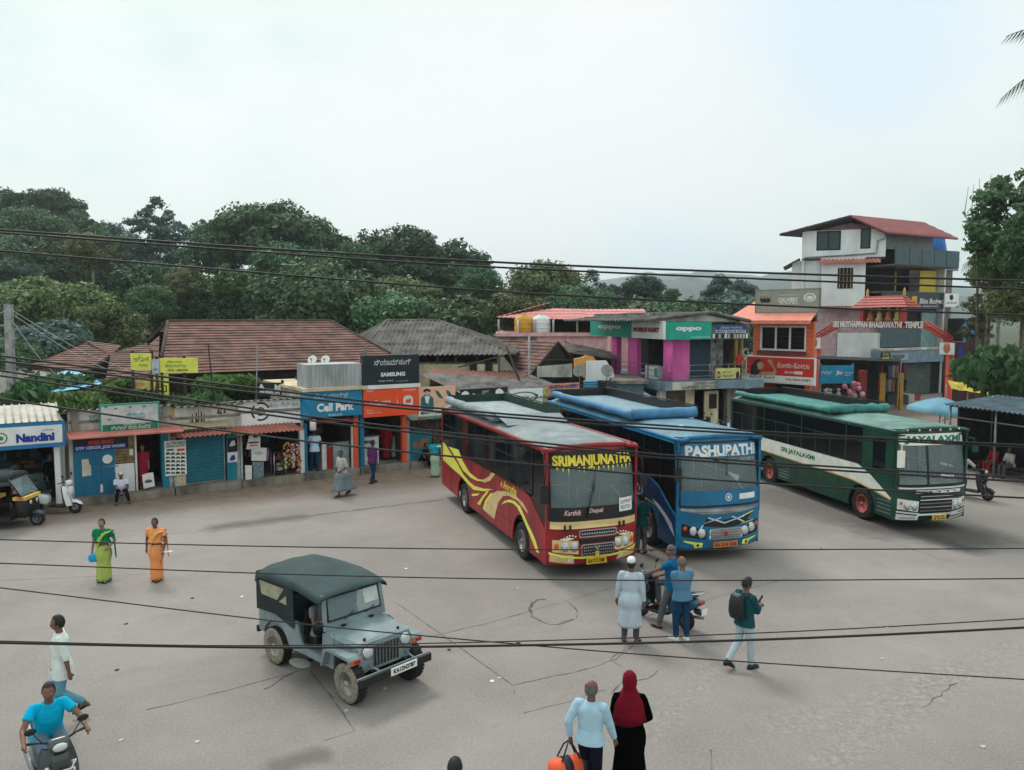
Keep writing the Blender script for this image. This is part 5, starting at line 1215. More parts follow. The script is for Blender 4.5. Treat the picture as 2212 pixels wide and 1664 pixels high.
q=MB(); a=V(1160,790,43.9); b=V(1236,815,44.6); q.prism(rel(t,[V(1160,792,43.8),V(1236,786,44.4),V(1236,815,44.4),V(1160,815,43.8)]),(0,.06,0),M_plaster); q.build('wall_panel',t)
lean_to('cement_sheet_shed','grey cement sheet shed against the pale pink wall',[V(1215,760,46.5),V(1330,778,47.5),V(1330,763,50),V(1222,735,50)],M_asb)
# pink roofed upper floor
t=place('pink_roof_house','house with a pink metal roof over an open upper verandah','house',V(1230,690,58).xy.to_3d())
e0,e1,e2=V(1072,686,58),V(1274,692,55),V(1400,692,55); ap,k0,k1=V(1191,653,62),V(1255,668,61),V(1392,668,61)
M_gold=P_gold; M_pink=mat('pink_roof_metal',rgb(214,128,124,1.0),.55,var=.2,scale=.8)
q=MB(); roof_plane(q,rel(t,[e0,e1,k0,ap]),M_pink,mode='corr',amp=.02,pitch=.35); roof_plane(q,rel(t,[e1,e2,k1,k0]),M_pink,mode='corr',amp=.02,pitch=.35)
roof_plane(q,rel(t,[e0,ap,ap+Vector((0,7,0)),e0+Vector((0,9,0))]),M_pink,mode='corr',amp=.02,pitch=.35); roof_plane(q,rel(t,[k0,k1,k1+Vector((0,7,-.8)),k0+Vector((0,7,-.8))]),M_pink,mode='corr',amp=.02,pitch=.35); q.build('roof',t)
fz=V(1200,719,56).z
for px in (c_tm(1020,1100),c_tm(1145,1100),c_tm(1250,1100),c_tm(1372,1100),c_tm(1526,1100)):
 q=MB(); p=V(px[0],700,56); q.tube(rel(t,[(p.x,56,fz),(p.x,56,e1 .z+.05)]),.07,M_plaster,8); q.build('post',t)
M_pinkw=mat('pale_pink_wall',rgb(226,176,180,1.1),.85,var=.2,streak=.5)
TT=MT(-t.location)
q=MB(); xa,xb,xc=V(1070,700,56).x,V(1160,700,56).x,V(1400,700,56).x; q.box(xb,xc,56,56.2,0,fz-.1,M_pinkw,TT); q.box(xa,xb,57.2,57.4,0,fz-.1,M_plaster,TT); q.box(xa,xc+.1,55.8,66,fz-.25,fz,M_pinkw,TT); q.box(xb,xc,60,60.1,fz,e1 .z,M_in,TT); q.box(xa,xb,56,56.15,fz-1.2,fz-.3,M_conc,TT); q.build('wall',t)
for nm,cxp,m,lb in (('yellow_tank',1183,mat('yellow_plastic',rgb(224,168,56),.5),'yellow water tank on the verandah of the pink roofed house'),('white_tank',1296,M_plate_w,'white water tank on the verandah of the pink roofed house')):
 p=V(*c_tm(cxp,1100),55.9); tt=place('water_tank',lb,'tank',(p.x,56.6,fz)); q=MB(); q.lathe([(.62,0),(.66,.1),(.66,.9),(.62,1.05),(.25,1.2),(.25,1.28),(.001,1.28)],m,20); q.build('drum',tt); q=MB(); q.lathe([(.67,.3),(.69,.33),(.67,.36)],m,20); q.lathe([(.67,.65),(.69,.68),(.67,.71)],m,20); q.build('rib',tt)
# terrace with sheets, dishes and railing
t=place('terrace_shop','flat roofed shop with a railed terrace behind the blue bus','shop',V(1290,840,42).xy.to_3d())
TT=MT(-t.location); xa,xb=V(1250,860,41).x,V(1392,860,41).x; tz=V(1300,858,41).z
q=MB(); q.box(xa,xb,41,46,0,tz,M_plaster,TT); q.box(V(1332,850,41.2).x,xb,41.2,46,tz,V(1350,829,41.2).z,mat('teal_grey_wall',rgb(70,96,102),.8,var=.2),TT); q.box(V(1328,850,41).x,xb+.2,41.05,46,V(1350,829,41.2).z,V(1350,822,41.2).z,M_conc,TT); q.build('wall',t)
q=MB(); za=V(1300,826,41).z
for k in range(7):q.tube(rel(t,[(xa,41,tz+(za-tz)*k/6),(V(1330,850,41).x,41,tz+(za-tz)*k/6)]),.025,M_black,6)
for px in (1251,1318,1330):q.tube(rel(t,[(V(px,850,41).x,41,tz-.1),(V(px,850,41).x,41,za+.05)]),.035,M_black,6)
q.build('railing',t)
q=MB()
for k in range(4):q.box(V(1262,850,42).x,V(1290,850,42).x,41.8,42.6,tz+k*.2,tz+k*.2+.15,M_bsheet,TT)
q.build('blue_crates',t)
tt=place('white_tarpaulin','white sheet stretched upright between the dishes and the pink building','tarpaulin',V(1290,822,43).xy.to_3d()+Vector((0,0,tz)))
q=MB(); q.prism(rel(tt,[V(*c_op2(p,r_),43.2) for p,r_ in ((1600,800),(1820,795),(1905,930),(1905,1015),(1595,1010))]),(0,.12,0),M_plw); q.build('sheet',tt)
tt=place('orange_tarpaulin','orange sheet heaped behind the upright white sheet','tarpaulin',V(1265,800,44.5).xy.to_3d()+Vector((0,0,tz)))
q=MB(); q.prism(rel(tt,[V(*c_op2(p,r_),44.2) for p,r_ in ((1470,780),(1550,765),(1600,742),(1680,755),(1715,800),(1590,830),(1590,1000),(1470,900))]),(0,.5,0),mat('orange_sheet',rgb(224,160,84),.7,var=.25,scale=2)); q.build('sheet',tt)
p=V(*c_op2(1525,1035),41.6); dish(p,.34,'left mesh dish on the railed terrace',(-.5,-1,.45),'mesh dishes on the terrace',True)
p=V(*c_op2(1825,1035),41.6); dish(p,.34,'mesh dish on the terrace in front of the white sheet',(.2,-1,.45),'mesh dishes on the terrace',True)
# yellow boards on posts over the blue cabin shop
def vboard(cr,px,Y,m,name,label,thick=.08,cat='sign',words=(),posts=(),post_m=None):
 x0,y0,x1,y1=px; a,b=V(*cr(x0,y0),Y),V(*cr(x1,y1),Y); tt=place(name,label,cat,((a.x+b.x)/2,Y,b.z)); T_=MT(-tt.location)
 q=MB(); q.box(a.x,b.x,Y,Y+thick,b.z,a.z,m,T_); p=q.build('panel',tt)
 for w_,(u0,v0,u1,v1),mm,bo in words:
  q=MB(); text(q,w_,(a.x+(b.x-a.x)*u0-tt.location.x,a.x+(b.x-a.x)*u1-tt.location.x,(a.z-b.z)*v0,(a.z-b.z)*v1),mm,lambda u,v:(u,-.006,v),bo); q.build('lettering',tt)
 for u in posts:
  q=MB(); x=a.x+(b.x-a.x)*u-tt.location.x; q.box(x-.05,x+.05,thick+.002,thick+.1,-b.z,a.z-b.z+.1,post_m or M_wood); q.build('post',tt)
 return tt
M_ylw=mat('yellow_board',rgb(220,222,92,1.1),.6,var=.15,scale=2); M_olive=mat('olive_print',rgb(80,96,70),.7); M_cambk=M_ink
vboard(c_sl,(1126,82,1306,226),33.6,M_ylw,'yellow_board','small square yellow sign with dark lettering above the blue cabin shop',words=[('ಅಶೋಕ',(.15,.5,.9,.85),M_olive,0),('ಸ್ಟುಡಿಯೋ',(.4,.2,.85,.4),M_olive,0)],posts=(.02,.98))
vboard(c_sl,(1308,132,1376,258),33.55,mat('pale_blue_board',rgb(186,200,216),.6),'pale_board','narrow pale blue panel between two yellow signs',words=[('ಫೋಟೋ',(.2,.2,.8,.4),M_navy,0)],posts=(.5,))
vboard(c_sl,(1378,124,1706,250),33.6,M_ylw,'yellow_board','wide yellow sign with three lines of writing on a leaning post',words=[('ಡಿಜಿಟಲ್ ಲ್ಯಾಬ್',(.2,.66,.6,.85),M_olive,0),('ಅಶೋಕ ಸ್ಟುಡಿಯೋ',(.15,.38,.7,.6),M_olive,0),('XEROX - LAMINATION',(.2,.1,.75,.26),M_olive,.02)],posts=(.02,.62))
vboard(c_sl,(1322,262,1456,442),33.7,M_ylw,'yellow_board','yellow sign with a camera outline',words=[('Studio',(.3,.03,.7,.12),M_olive,.01)])
p=V(*c_sl(1390,385),33.68); tt=[o for o in bpy.data.objects if o.get('label')=='yellow sign with a camera outline'][0]
q=MB(); l_=tt.location
def stroke(q,pts,w_=.02):
 for a,b in zip(pts,pts[1:]):
  a,b=V(*c_sl(*a),33.68)-l_,V(*c_sl(*b),33.68)-l_; q.tube([a,b],w_,M_ink,4)
stroke(q,[(1344,412),(1344,362),(1366,362),(1374,346),(1404,346),(1412,362),(1436,362),(1436,412),(1344,412)]); stroke(q,[(1390+22*cos(k*PI/6),386+20*sin(k*PI/6)) for k in range(13)]); q.build('camera_drawing',tt)
vboard(c_sl,(1140,300,1296,420),33.9,mat('cream_board',rgb(226,206,130),.6,var=.2),'cream_board','cream and pink sign under the square yellow sign',words=[('ಸ್ಟುಡಿಯೋ',(.1,.5,.7,.75),M_redl,0)],posts=(.0,.95))
vboard(c_sm,(478,335,712,448),33.4,M_black,'dark_board','black sign with white letters half hidden by leaves above the clothing shop',words=[('A',(.1,.5,.35,.9),M_white,.06),('M',(.72,.3,.95,.85),M_white,.08),('PREMIUM',(.15,.08,.9,.38),M_white,.04)],posts=(.02,.98))
# -- pink and green corner building
FB=Fac((8.2,42.6),(12.76,44.6)); FS=Fac((5.2,52.6),(8.2,42.6))
def ftag(F,name,label,cat,u,off=0,z=0,group=None): return F.thing(name,label,cat,group,u,off,z)
M_mag=mat('magenta_wall',rgb(214,92,166,1.25),.7,var=.15,streak=.4,scale=1.5); M_gsign=mat('sea_green_sign',rgb(6,150,130,1.15),.45,var=.12); M_greyw=mat('blue_grey_wall',rgb(120,142,158,1.0),.8,var=.2,streak=.4)
def Rc(F,cr,px,off=0.0): return F.rect(cr,*px,off)
zs0,zs1=2.62,3.08; zsg0=5.33; LB=FB.uz(*c_op(1800,720))[0]; LS=10.3
t=ftag(FB,'corner_building','two storey building with magenta columns and green signs on its upper floor','building',2.0)
def side(q,u0,u1,d0,d1,z0,z1,m):
 pts=[FS.P(u,z,-d) for u,d,z in ((u0,d0,z0),(u1,d0,z0),(u1,d1,z0),(u0,d1,z0))]; L_=[local(p,t) for p in pts]; q.prism(L_,(0,0,z1-z0),m)
SL=(Vector((8.2,42.6,0))-FS.A).length
q=MB()
for x0,x1,m in ((890,955,M_plaster),(1165,1258,M_cream),(1608,1790,M_conc)):
 u0,u1,_,_=Rc(FB,c_op,(x0,900,x1,1000)); q.box(u0,u1,.0,.3,0,zs0,m)
q.box(0,LB,4,4.2,0,zs0,M_in); q.box(LB-.15,LB,.3,4,0,6.2,M_conc); side(q,SL-2.2,SL-.15,.0,.2,0,zs0,M_greyw); side(q,SL-4.0,SL-2.2,.1,.3,0,zs0,mat('bright_green_wall',rgb(0,130,90,1.1),.8,var=.2)); side(q,0,SL-4,.2,.4,0,zs0,M_plaster)
q.build('ground_floor_wall',t)
u0,u1,_,_=Rc(FB,c_op,(958,900,1165,1000)); shutter(t,u0,u1,.1,zs0,mat('brown_shutter',rgb(104,92,80),.7,var=.4),.12)
u0,u1,_,_=Rc(FB,c_op,(1372,900,1520,1000)); q=MB(); z1=FB.uz(*c_op(1450,840))[1]; q.box(u0,u1,.05,.12,.1,z1,M_cream); dd=q.build('door',t)
a=Rc(FB,c_op,(1420,872,1502,1030)); q=MB(); q.box(a[0],a[1],.04,.05,a[2],a[3],M_in); q.build('door_window',dd)
q=MB(); q.box(-.35,LB+.1,-.55,6,zs0,zs1,M_greyw); side(q,0,SL+.2,-.5,6,zs0+.005,zs1-.005,M_greyw); q.build('floor_slab',t)
fas=Rc(FB,c_op,(1040,745,1800,805),.55); q=MB(); q.box(.1,LB+.1,-.562,-.55,zs0+.02,zs1-.02,M_plaster); fb_=q.build('fascia',t)
letter(fb_,FB,c_op,(1285,742,1612,768),.57,'ಪ್ರಕಾಶ್ ಸ್ಟುಡಿಯೋ ಮತ್ತು',M_ink); letter(fb_,FB,c_op,(1130,772,1700,812),.57,'ಜಾಹೀರಾತು ಮತ್ತು ಮುದ್ರಣಾಲಯ',M_ink)
# upper floor set back behind a gallery
q=MB()
for x0,x1,m,d in ((965,1207,M_mag,.5),(1435,1562,mat('scribbled_wall',rgb(150,150,150),.9,var=.7,scale=3,c2=rgb(60,60,62)),.55),(1692,1772,mat('yellow_wall',rgb(214,168,74),.8),.5)):
 u0,u1,_,_=Rc(FB,c_op,(x0,500,x1,600),-d); q.box(u0,u1,d,d+.15,zs1,6.2,m)
q.box(.6,LB-.15,2.5,2.6,zs1,6.2,M_in); side(q,2.0,SL-1,2.2,2.3,zs1,6.2,M_in); side(q,0,2.0,1.2,1.3,zs1,6.2,M_pinkw)
q.build('upper_wall',t)
u0,u1,_,_=Rc(FB,c_op,(1207,500,1435,600),-.5); shutter(t,u0,u1,zs1,zsg0+.1,mat('dark_blue_shutter',rgb(22,48,66,1.3),.5,var=.2),.6)
for x,dx in ((918,40),(598,48),(402,28)):
 F_=FS if x<900 else FB
 q=MB(); a=F_.uz(*c_op(x-dx,560),-.02)[0]; b=F_.uz(*c_op(x+dx,560),-.02)[0]
 if x>900:q.lathe([(.26,zs1),(.26,6.1)],M_mag,16,MT((.25,.1,0)))
 else :side(q,a,b,.02,.3,zs1,6.1,M_mag)
 q.build('column',t)
q=MB()
for k in range(3):
 z=zs1+.25+k*.3; q.tube([(-.1,-.4,z),(LB-.1,-.4,z)],.018,M_steel,6); a,b=local(FS.P(1,z,.35),t),local(FS.P(SL+.1,z,.35),t); q.tube([a,b],.018,M_steel,6)
for u in (0,1.3,2.6,3.9):q.tube([(u,-.4,zs1),(u,-.4,zs1+.9)],.022,M_steel,6)
q.build('railing',t)
q=MB(); q.add([(-.6,-.5,6.25),(LB+.4,-.5,6.25),(LB+.4,7,6.25),(-.6,7,6.25)],[(0,1,2,3)],M_asb)
gx=FB.uz(*c_op(1400,5))[0]; gz=FB.uz(*c_op(1400,5))[1]
P_=[(FB.uz(*c_op(700,75))[0]-.6,-.1,6.3),(gx,-.1,gz),(FB.uz(*c_op(1830,110))[0],-.1,6.3)]
q.build('ceiling_sheet',t)
q=MB(); dv=Vector((0,8,0)); roof_plane(q,[P_[0],P_[1],Vector(P_[1])+dv,Vector(P_[0])+dv],M_asb,mode='corr',amp=.05,pitch=.3); roof_plane(q,[P_[1],P_[2],Vector(P_[2])+dv,Vector(P_[1])+dv],M_asb,mode='corr',amp=.05,pitch=.3)
for a,b in ((0,1),(1,2)):q.tube([Vector(P_[a])+Vector((0,-.08,0)),Vector(P_[b])+Vector((0,-.08,0))],.10,M_asb,6)
q.build('roof',t)
q=MB(); q.prism([(P_[0][0]+.5,.1,6.28),(P_[2][0]-.5,.1,6.28),(gx,.1,gz-.12)],(0,.1,0),M_plaster); q.build('gable_wall',t)
q=MB(); side(q,0.3,SL-.2,.1,.25,6.1,6.75,mat('mossy_plaster',rgb(150,152,150),.95,var=.6,scale=2.2,c2=rgb(70,72,70))); q.build('parapet',t)
def fsign(F,cr,px,off,m,name,label,words,thick=.15,frame=None):
 bt,bx,o=board(F,cr,px,off,m,name,label,thick=thick,frame=frame)
 for w_,p_,mm,bo in words:letter(bt,F,cr,p_,off+.012,w_,mm,bo)
 return bt
fsign(FS,c_op,(152,88,590,262),.5,M_gsign,'green_sign','sea green sign with white letters, left of the white sign with red letters',[('oppo',(235,140,475,192),M_white,.06)])
M_dred=mat('dark_red_letters',rgb(150,30,36),.5)
fsign(FS,c_op,(592,98,926,284),.5,M_white,'white_sign','white sign with dark red letters between the two sea green signs',[('MOBILE MART',(605,165,885,215),M_dred,.10),('ವಿಶ್ವಾಸ',(818,112,900,126),M_dred,0)])
fsign(FB,c_op,(935,108,1443,294),.5,M_gsign,'green_sign','sea green sign with white letters, right of the white sign with red letters',[('oppo',(1062,160,1336,212),M_white,.06),('AUTHORISED DEALER',(1220,262,1425,276),M_white,.01)])
bt=fsign(FB,c_op,(1446,135,1850,288),.35,mat('photo_print',rgb(120,128,132),.7,var=.8,scale=5,c2=rgb(40,50,60)),'picture_sign','blue and grey sign crowded with small pictures beside the sea green sign',[])
patch(bt,FB,c_op,(1485,140,1812,188),.358,mat('deep_blue_print',rgb(20,80,150),.6),'blue_band'); letter(bt,FB,c_op,(1540,152,1770,178),.364,'ಪ್ರಜ್ವಲ್ ಸ್ಟುಡಿಯೋ',M_white); patch(bt,FB,c_op,(1490,192,1805,222),.358,M_white,'white_band'); letter(bt,FB,c_op,(1495,194,1800,220),.364,'SMART BAZAR SHOP',mat('deep_blue_print',(.02,.1,.3)),.05)
rr=RNG(2)
for k in range(12):x=1455+k*32; patch(bt,FB,c_op,(x,232+rr.uniform(-4,4),x+20,280),.358,rr.choice([M_white,M_ink,M_plaster]),'picture')
bt=fsign(FB,c_op,(1492,600,1745,710),.48,mat('lemon_sign',rgb(214,210,130),.6),'gallery_sign','small pale yellow sign on the gallery railing',[('ಹೇರ್ ಕಟ್',(1565,628,1660,652),M_olive,0),('ಬ್ಯೂಟಿ ಪಾರ್ಲರ್',(1560,662,1680,692),M_olive,0)])
for x in (1498,1700):outline(bt,FB,c_op,[(x,705),(x+4,650),(x+20,628),(x+36,645),(x+40,700)],.49,M_hairp,'picture')
outline(bt,FB,c_op,[(1506,690),(1508,660),(1520,650),(1530,665),(1528,690)],.496,MATS['printed_skin'],'picture')
u0,u1,z0,z1=Rc(FS,c_op,(735,575,865,690),-.3); tt=ftag(FS,'display_counter','white and green display counter on the upper gallery','counter',(u0+u1)/2,-.3,zs1); q=MB(); q.box(u0,u1,.3,.7,zs1,z1,M_plate_w); q.build('cabinet',tt); q=MB(); q.box(u1-.35,u1-.02,.292,.3,zs1+.1,z1-.1,M_gsign); q.build('panel',tt)
# canvas awning and window grille on the side
tt=place('canvas_awning','white canvas awning beside the green wall behind the blue bus','awning',V(1360,870,41.5).xy.to_3d())
q=MB(); a=[V(*c_op(p,r_),Y) for p,r_,Y in ((420,915,40.2),(805,905,41.2),(690,832,43.6),(420,852,43.2))]; q.prism(rel(tt,a),(0,0,.04),M_plw); q.build('canvas',tt)
for p in a[:2]:
 q=MB(); q.tube(rel(tt,[p,Vector((p.x,p.y,0))]),.03,M_steel,6); q.build('pole',tt)
q=MB(); u0=FS.uz(*c_op(815,930),.03)[0]; u1=FS.uz(*c_op(888,930),.03)[0]; tg=ftag(FS,'window_grille','blue window grille on the side of the corner building','grille',(u0+u1)/2,.05,.5)
for k in range(6):q.box(u0+(u1-u0)*k/5-.02,u0+(u1-u0)*k/5+.02,-.08,-.04,.5,2.4,M_teal)
for k in range(5):q.box(u0,u1,-.09,-.05,.5+k*.46,.54+k*.46,M_teal)
q.build('bars',tg)
# -- orange shop building
FO=Fac((14.75,50),(17.6,46.5))
M_ora=mat('orange_wall',rgb(214,108,72,1.05),.7,var=.12,scale=1.5); M_peach=mat('salmon_roof',rgb(222,132,110,1.0),.6,var=.12); M_maroon=mat('maroon_sill',rgb(110,44,46),.7)
a0,a1,b0,b1=Rc(FO,c_tr,(470,1040,858,1280)); zg=b1
t=ftag(FO,'orange_building','orange plastered shop building with a white framed window','building',(a0+a1)/2)
q=MB(); w0=Rc(FO,c_tr,(522,1072,806,1222)); q.box(a0,w0[0],0,.2,b0,b1,M_ora); q.box(w0[1],a1,0,.2,b0,b1,M_ora); q.box(w0[0],w0[1],0,.2,b0,w0[2],M_ora); q.box(w0[0],w0[1],0,.2,w0[3],b1,M_ora); q.box(a0,a0+.2,.2,5,0,b1,M_ora); q.prism([(a1-.2,.2,0),(a1,.2,0),(a1-3.0,4,0),(a1-3.2,4,0)],(0,0,b1),M_ora); q.prism([(a0,3.9,0),(a1-3,3.9,0),(a1-3,4,0),(a0,4,0)],(0,0,b1),M_in); q.prism([(a0+.2,.2,b0-.2),(a1-.2,.2,b0-.2),(a1-2.9,3.8,b0-.2),(a0+.2,3.8,b0-.2)],(0,0,.2),M_conc); q.prism([(a0+.2,1.4,b0),(a1-1.2,1.4,b0),(a1-1.2,1.5,b0),(a0+.2,1.5,b0)],(0,0,b1-b0),M_in2); q.prism([(a0+.2,2.4,0),(a1-1.9,2.4,0),(a1-1.9,2.5,0),(a0+.2,2.5,0)],(0,0,b0-.2),M_in)
for k in range(9):z=b0+.1+k*(b1-b0)/9; q.box(a0+.01,a1-.01,-.006,0,z,z+.012,M_maroon)
q.build('wall',t)
q=MB(); n=4
for k in range(n):u=w0[0]+(w0[1]-w0[0])*(0,.34,.66,1)[k]; q.box(u-.05,u+.05,-.02,.08,w0[2],w0[3],M_white)
for z in (w0[2],w0[3]):q.box(w0[0]-.05,w0[1]+.05,-.025,.08,z-.05,z+.05,M_white)
wf=q.build('window_frame',t); q=MB(); q.box(w0[0],w0[1],.05,.06,w0[2],w0[3],M_pane); q.build('pane',wf)
q=MB(); q.box(w0[0]+.15,w0[0]+.55,.6,.7,w0[2]+.1,w0[3]-.2,mat('orange_curtain',rgb(200,96,60),.9)); q.build('curtain',t)
q=MB(); q.box(w0[0]-.2,w0[1]+.1,-.12,.0,w0[2]-.28,w0[2]-.06,M_maroon); q.build('window_sill',t)
q=MB(); zA=FO.uz(*c_tr(665,1040),.9)[1]; zB=FO.uz(*c_tr(665,985),0)[1]; q.prism([(a0-.35,-.9,zA),(a1+.3,-.9,zA),(a1+.2,0,zB),(a0-.25,0,zB)],(0,0,.07),M_peach); q.box(a0-.35,a1+.3,-.93,-.9,zA-.14,zA+.07,M_peach); q.build('awning',t)
q=MB(); q.prism([(a0-2.2,.5,zA+.2),(a0+.2,.5,zA+.2),(a0+.2,4,zB+1.0),(a0-2.2,4,zB+1.0)],(0,0,.06),M_peach); q.build('side_roof',t)
for x in (470,822):
 q=MB(); u=FO.uz(*c_tr(x,1400))[0]; q.box(u-.18,u+.18,.0,.36,0,b0,M_ora); q.build('pillar',t)
bt=fsign(FO,c_tr,(488,836,893,978),.1,mat('khaki_grey_sign',rgb(150,148,136,1.05),.6,var=.1),'grey_sign','grey roof sign with white letters above the orange building',[('CAUVERY',(632,885,762,915),M_white,.05),('DRY FRUIT MART',(640,916,762,930),M_white,.02),('ಕಾವೇರಿ ಡ್ರೈ ಫ್ರೂಟ್',(640,864,755,876),M_white,0)],frame=M_steel)
q=MB(); cu,cz=FO.uz(*c_tr(834,884),.112)
for p in ringp(0,0,.7,1,16):q.prism([(cu+a*.4,-.112,cz+b*.26) for a,b in p],(0,.004,0),M_white)
q.prism([(cu+.22*cos(k*PI/6),-.112,cz-.02+.12*sin(k*PI/6)) for k in range(12)],(0,.004,0),M_white); q.build('emblem',bt)
outline(bt,FO,c_tr,[(512,892),(575,890),(585,905),(570,918),(520,918)],.112,M_hairp,'bowl_drawing')
for x in (515,535,555,575):outline(bt,FO,c_tr,[(x,885),(x+8,878),(x+12,886)],.112,M_hairp,'leaf_drawing')
q=MB()
for u in (FO.uz(*c_tr(500,980))[0],FO.uz(*c_tr(880,980))[0]):q.box(u-.04,u+.04,-.02,.06,zA,FO.uz(*c_tr(690,900))[1],M_steel)
q.build('sign_props',bt)
bt=fsign(FO,c_tr,(428,1272,862,1432),.35,mat('cola_red',rgb(194,52,40,1.1),.45,var=.1),'red_sign','red sign with a drinking woman and white letters under the orange window',[('ಕೋಕಾ-ಕೋಲಾ',(625,1305,832,1340),M_white,0),('ZERO SUGAR',(672,1360,735,1374),M_white,.03)],frame=M_plate_w)
patch(bt,FO,c_tr,(736,1360,788,1380),.358,M_white,'label'); patch(bt,FO,c_tr,(430,1388,860,1430),.36,M_plate_w,'white_band'); letter(bt,FO,c_tr,(442,1386,610,1406),.368,'ಕಾವೇರಿ ಬೇಕರಿ',M_ink); letter(bt,FO,c_tr,(680,1408,840,1424),.368,'COOL DRINKS & SWEETS',M_ink,.02)
M_skp=MATS['printed_skin']
outline(bt,FO,c_tr,[(452,1385),(455,1330),(480,1290),(510,1278),(530,1300),(520,1340),(500,1385)],.36,M_hairp,'printed_hair'); outline(bt,FO,c_tr,[(495,1310),(515,1295),(535,1305),(538,1330),(520,1350),(500,1345)],.368,mat('printed_tan',rgb(190,160,120),.7),'printed_face'); outline(bt,FO,c_tr,[(500,1386),(530,1360),(590,1365),(608,1350),(560,1290),(572,1280),(590,1290),(622,1370),(610,1386)],.366,MATS['printed_tan'],'printed_arm')
# -- tall white building
FW=Fac((24.4,66.9),(30.07,64.75)); FR=Fac((30.07,64.75),(37.9,69.2))
t=ftag(FW,'white_building','tall white building with a red gabled roof and dark balconies','building',FW.uz(*c_tr(1050,600))[0])
U= lambda x,y,off=0.0:FW.uz(*c_tr(x,y),off)
Ur= lambda x,y,off=0.0:FR.uz(*c_tr(x,y),off)
WL=(FR.A-FW.A).length
def rside(q,u0,u1,d0,d1,z0,z1,m):
 L_=[local(FR.P(u,z0,-d),t) for u,d in ((u0,d0),(u1,d0),(u1,d1),(u0,d1))]; q.prism(L_,(0,0,z1-z0),m)
M_wall=mat('white_render',rgb(214,222,236,1.2),.8,var=.16,scale=.7,streak=.6); M_mauve=mat('mauve_wall',rgb(190,164,168,1.05),.8,var=.2); M_clad=mat('dark_teal_cladding',rgb(62,84,92,1.2),.5,var=.2); M_gclad=mat('grey_cladding',rgb(128,130,132,1.1),.6,var=.15)
zt3,z3,z2=U(1050,450)[1],U(1050,628)[1],U(1000,940)[1]
u0=U(785,550)[0]
q=MB(); wA,wB=(U(882,458),U(1030,578)),(U(1163,447),U(1220,568))
def wallwin(q,u0,u1,z0,z1,wins,m):
 us=sorted({u0,u1}|{v for w_ in wins for v in (w_[0],w_[1])})
 for a,b in zip(us,us[1:]):
  w_=[w_ for w_ in wins if w_[0]<=a+1e-6 and b<=w_[1]+1e-6]
  if w_:q.box(a,b,0,.2,z0,w_[0][2],m); q.box(a,b,0,.2,w_[0][3],z1,m)
  else :q.box(a,b,0,.2,z0,z1,m)
W1=(U(882,520)[0],U(1030,520)[0],U(955,578)[1],U(955,460)[1]); W2=(U(1165,510)[0],U(1222,510)[0],U(1190,567)[1],U(1190,447)[1]); W3=(U(1015,760)[0],U(1110,760)[0],U(1060,825)[1],U(1060,697)[1])
wallwin(q,u0,WL,z3,zt3,[W1,W2],M_wall); wallwin(q,U(905,800)[0],U(1190,800)[0],z2,z3,[W3],M_wall); q.box(U(720,750,-.6)[0],U(905,750)[0],.5,.7,z2-.5,z3-.15,M_wall); q.box(u0,u0+.2,.2,9,z2,zt3,M_wall); q.box(U(720,750,-.6)[0],U(720,750,-.6)[0]+.2,.7,8,0,z3-.15,M_wall); q.box(u0,WL,.2,8,z3-.1,z3,M_conc)
q.box(U(870,1100)[0],U(1010,1100)[0],.4,.6,0,z2,M_mauve); q.box(U(1010,1200)[0],U(1285,1200)[0],.2,.4,U(1100,1290)[1],U(1100,1112)[1],M_wall); q.box(U(1010,1000)[0],WL,.6,.8,0,z2,M_mauve); q.box(u0+.2,WL+1,3.0,3.1,0,zt3,M_in)
rside(q,.2,8.5,3.6,3.7,0,zt3,M_in); rside(q,8.5,8.7,.3,9,0,zt3-2.2,M_wall)
q.build('wall',t)
M_win=glassy('blue_grey_glass',(.05,.09,.10),.25)
for w_,nb in ((W1,2),(W2,1)):
 f=MB()
 for k in range(nb+1):u=w_[0]+(w_[1]-w_[0])*k/nb; f.box(u-.05,u+.05,-.02,.1,w_[2],w_[3],M_ink)
 for z in (w_[2],w_[3]):f.box(w_[0]-.05,w_[1]+.05,-.02,.1,z-.05,z+.05,M_ink)
 wn=f.build('window',t); p=MB(); p.box(w_[0],w_[1],.06,.07,w_[2],w_[3],M_win); p.build('pane',wn)
 if nb==2:p=MB(); p.box(w_[0]+.1,w_[1]-.1,.15,.16,w_[2]+(w_[3]-w_[2])*.45,w_[3]-.1,mat('pink_blind',rgb(214,186,196),.8)); p.build('blind',wn)
f=MB(); f.box(W3[0],W3[1],.1,.12,W3[2],W3[3],M_in)
for k in range(9):u=W3[0]+(W3[1]-W3[0])*k/8; f.box(u-.025,u+.025,-.03,.0,W3[2],W3[3],mat('gold_bars',rgb(200,160,90),.5) if k%2 else M_ink)
for k in range(5):z=W3[2]+(W3[3]-W3[2])*k/4; f.box(W3[0],W3[1],-.035,-.005,z-.03,z+.03,M_ink)
f.build('grilled_window',t)
q=MB(); a,b=U(900,650,.5)[0],U(1292,645,.5)[0]; zz=U(1100,662,.5)[1]; corr(q,(a,-.5,zz),(b,-.5,zz),(b,0,zz+.35),(a,0,zz+.35),M_redsheet,.3,.05); q.build('canopy',t)
q=MB(); a,b=U(895,950,.7)[0],U(1290,950,.7)[0]; zz=U(1100,955,.5)[1]; corr(q,(a,-.7,zz),(b,-.7,zz),(b,.3,zz+.25),(a,.3,zz+.25),M_rust,.3,.05); q.build('canopy',t)
q=MB(); a,b,zz=U(640,690,.2)[0]+.3,U(770,650)[0],U(700,668)[1]; q.prism([(a,-.3,zz-.35),(b,-.3,zz+.35),(b,4,zz+.35),(a,4,zz-.35)],(0,0,.08),mat('dark_eave',rgb(70,66,66),.8)); q.build('side_eave',t)
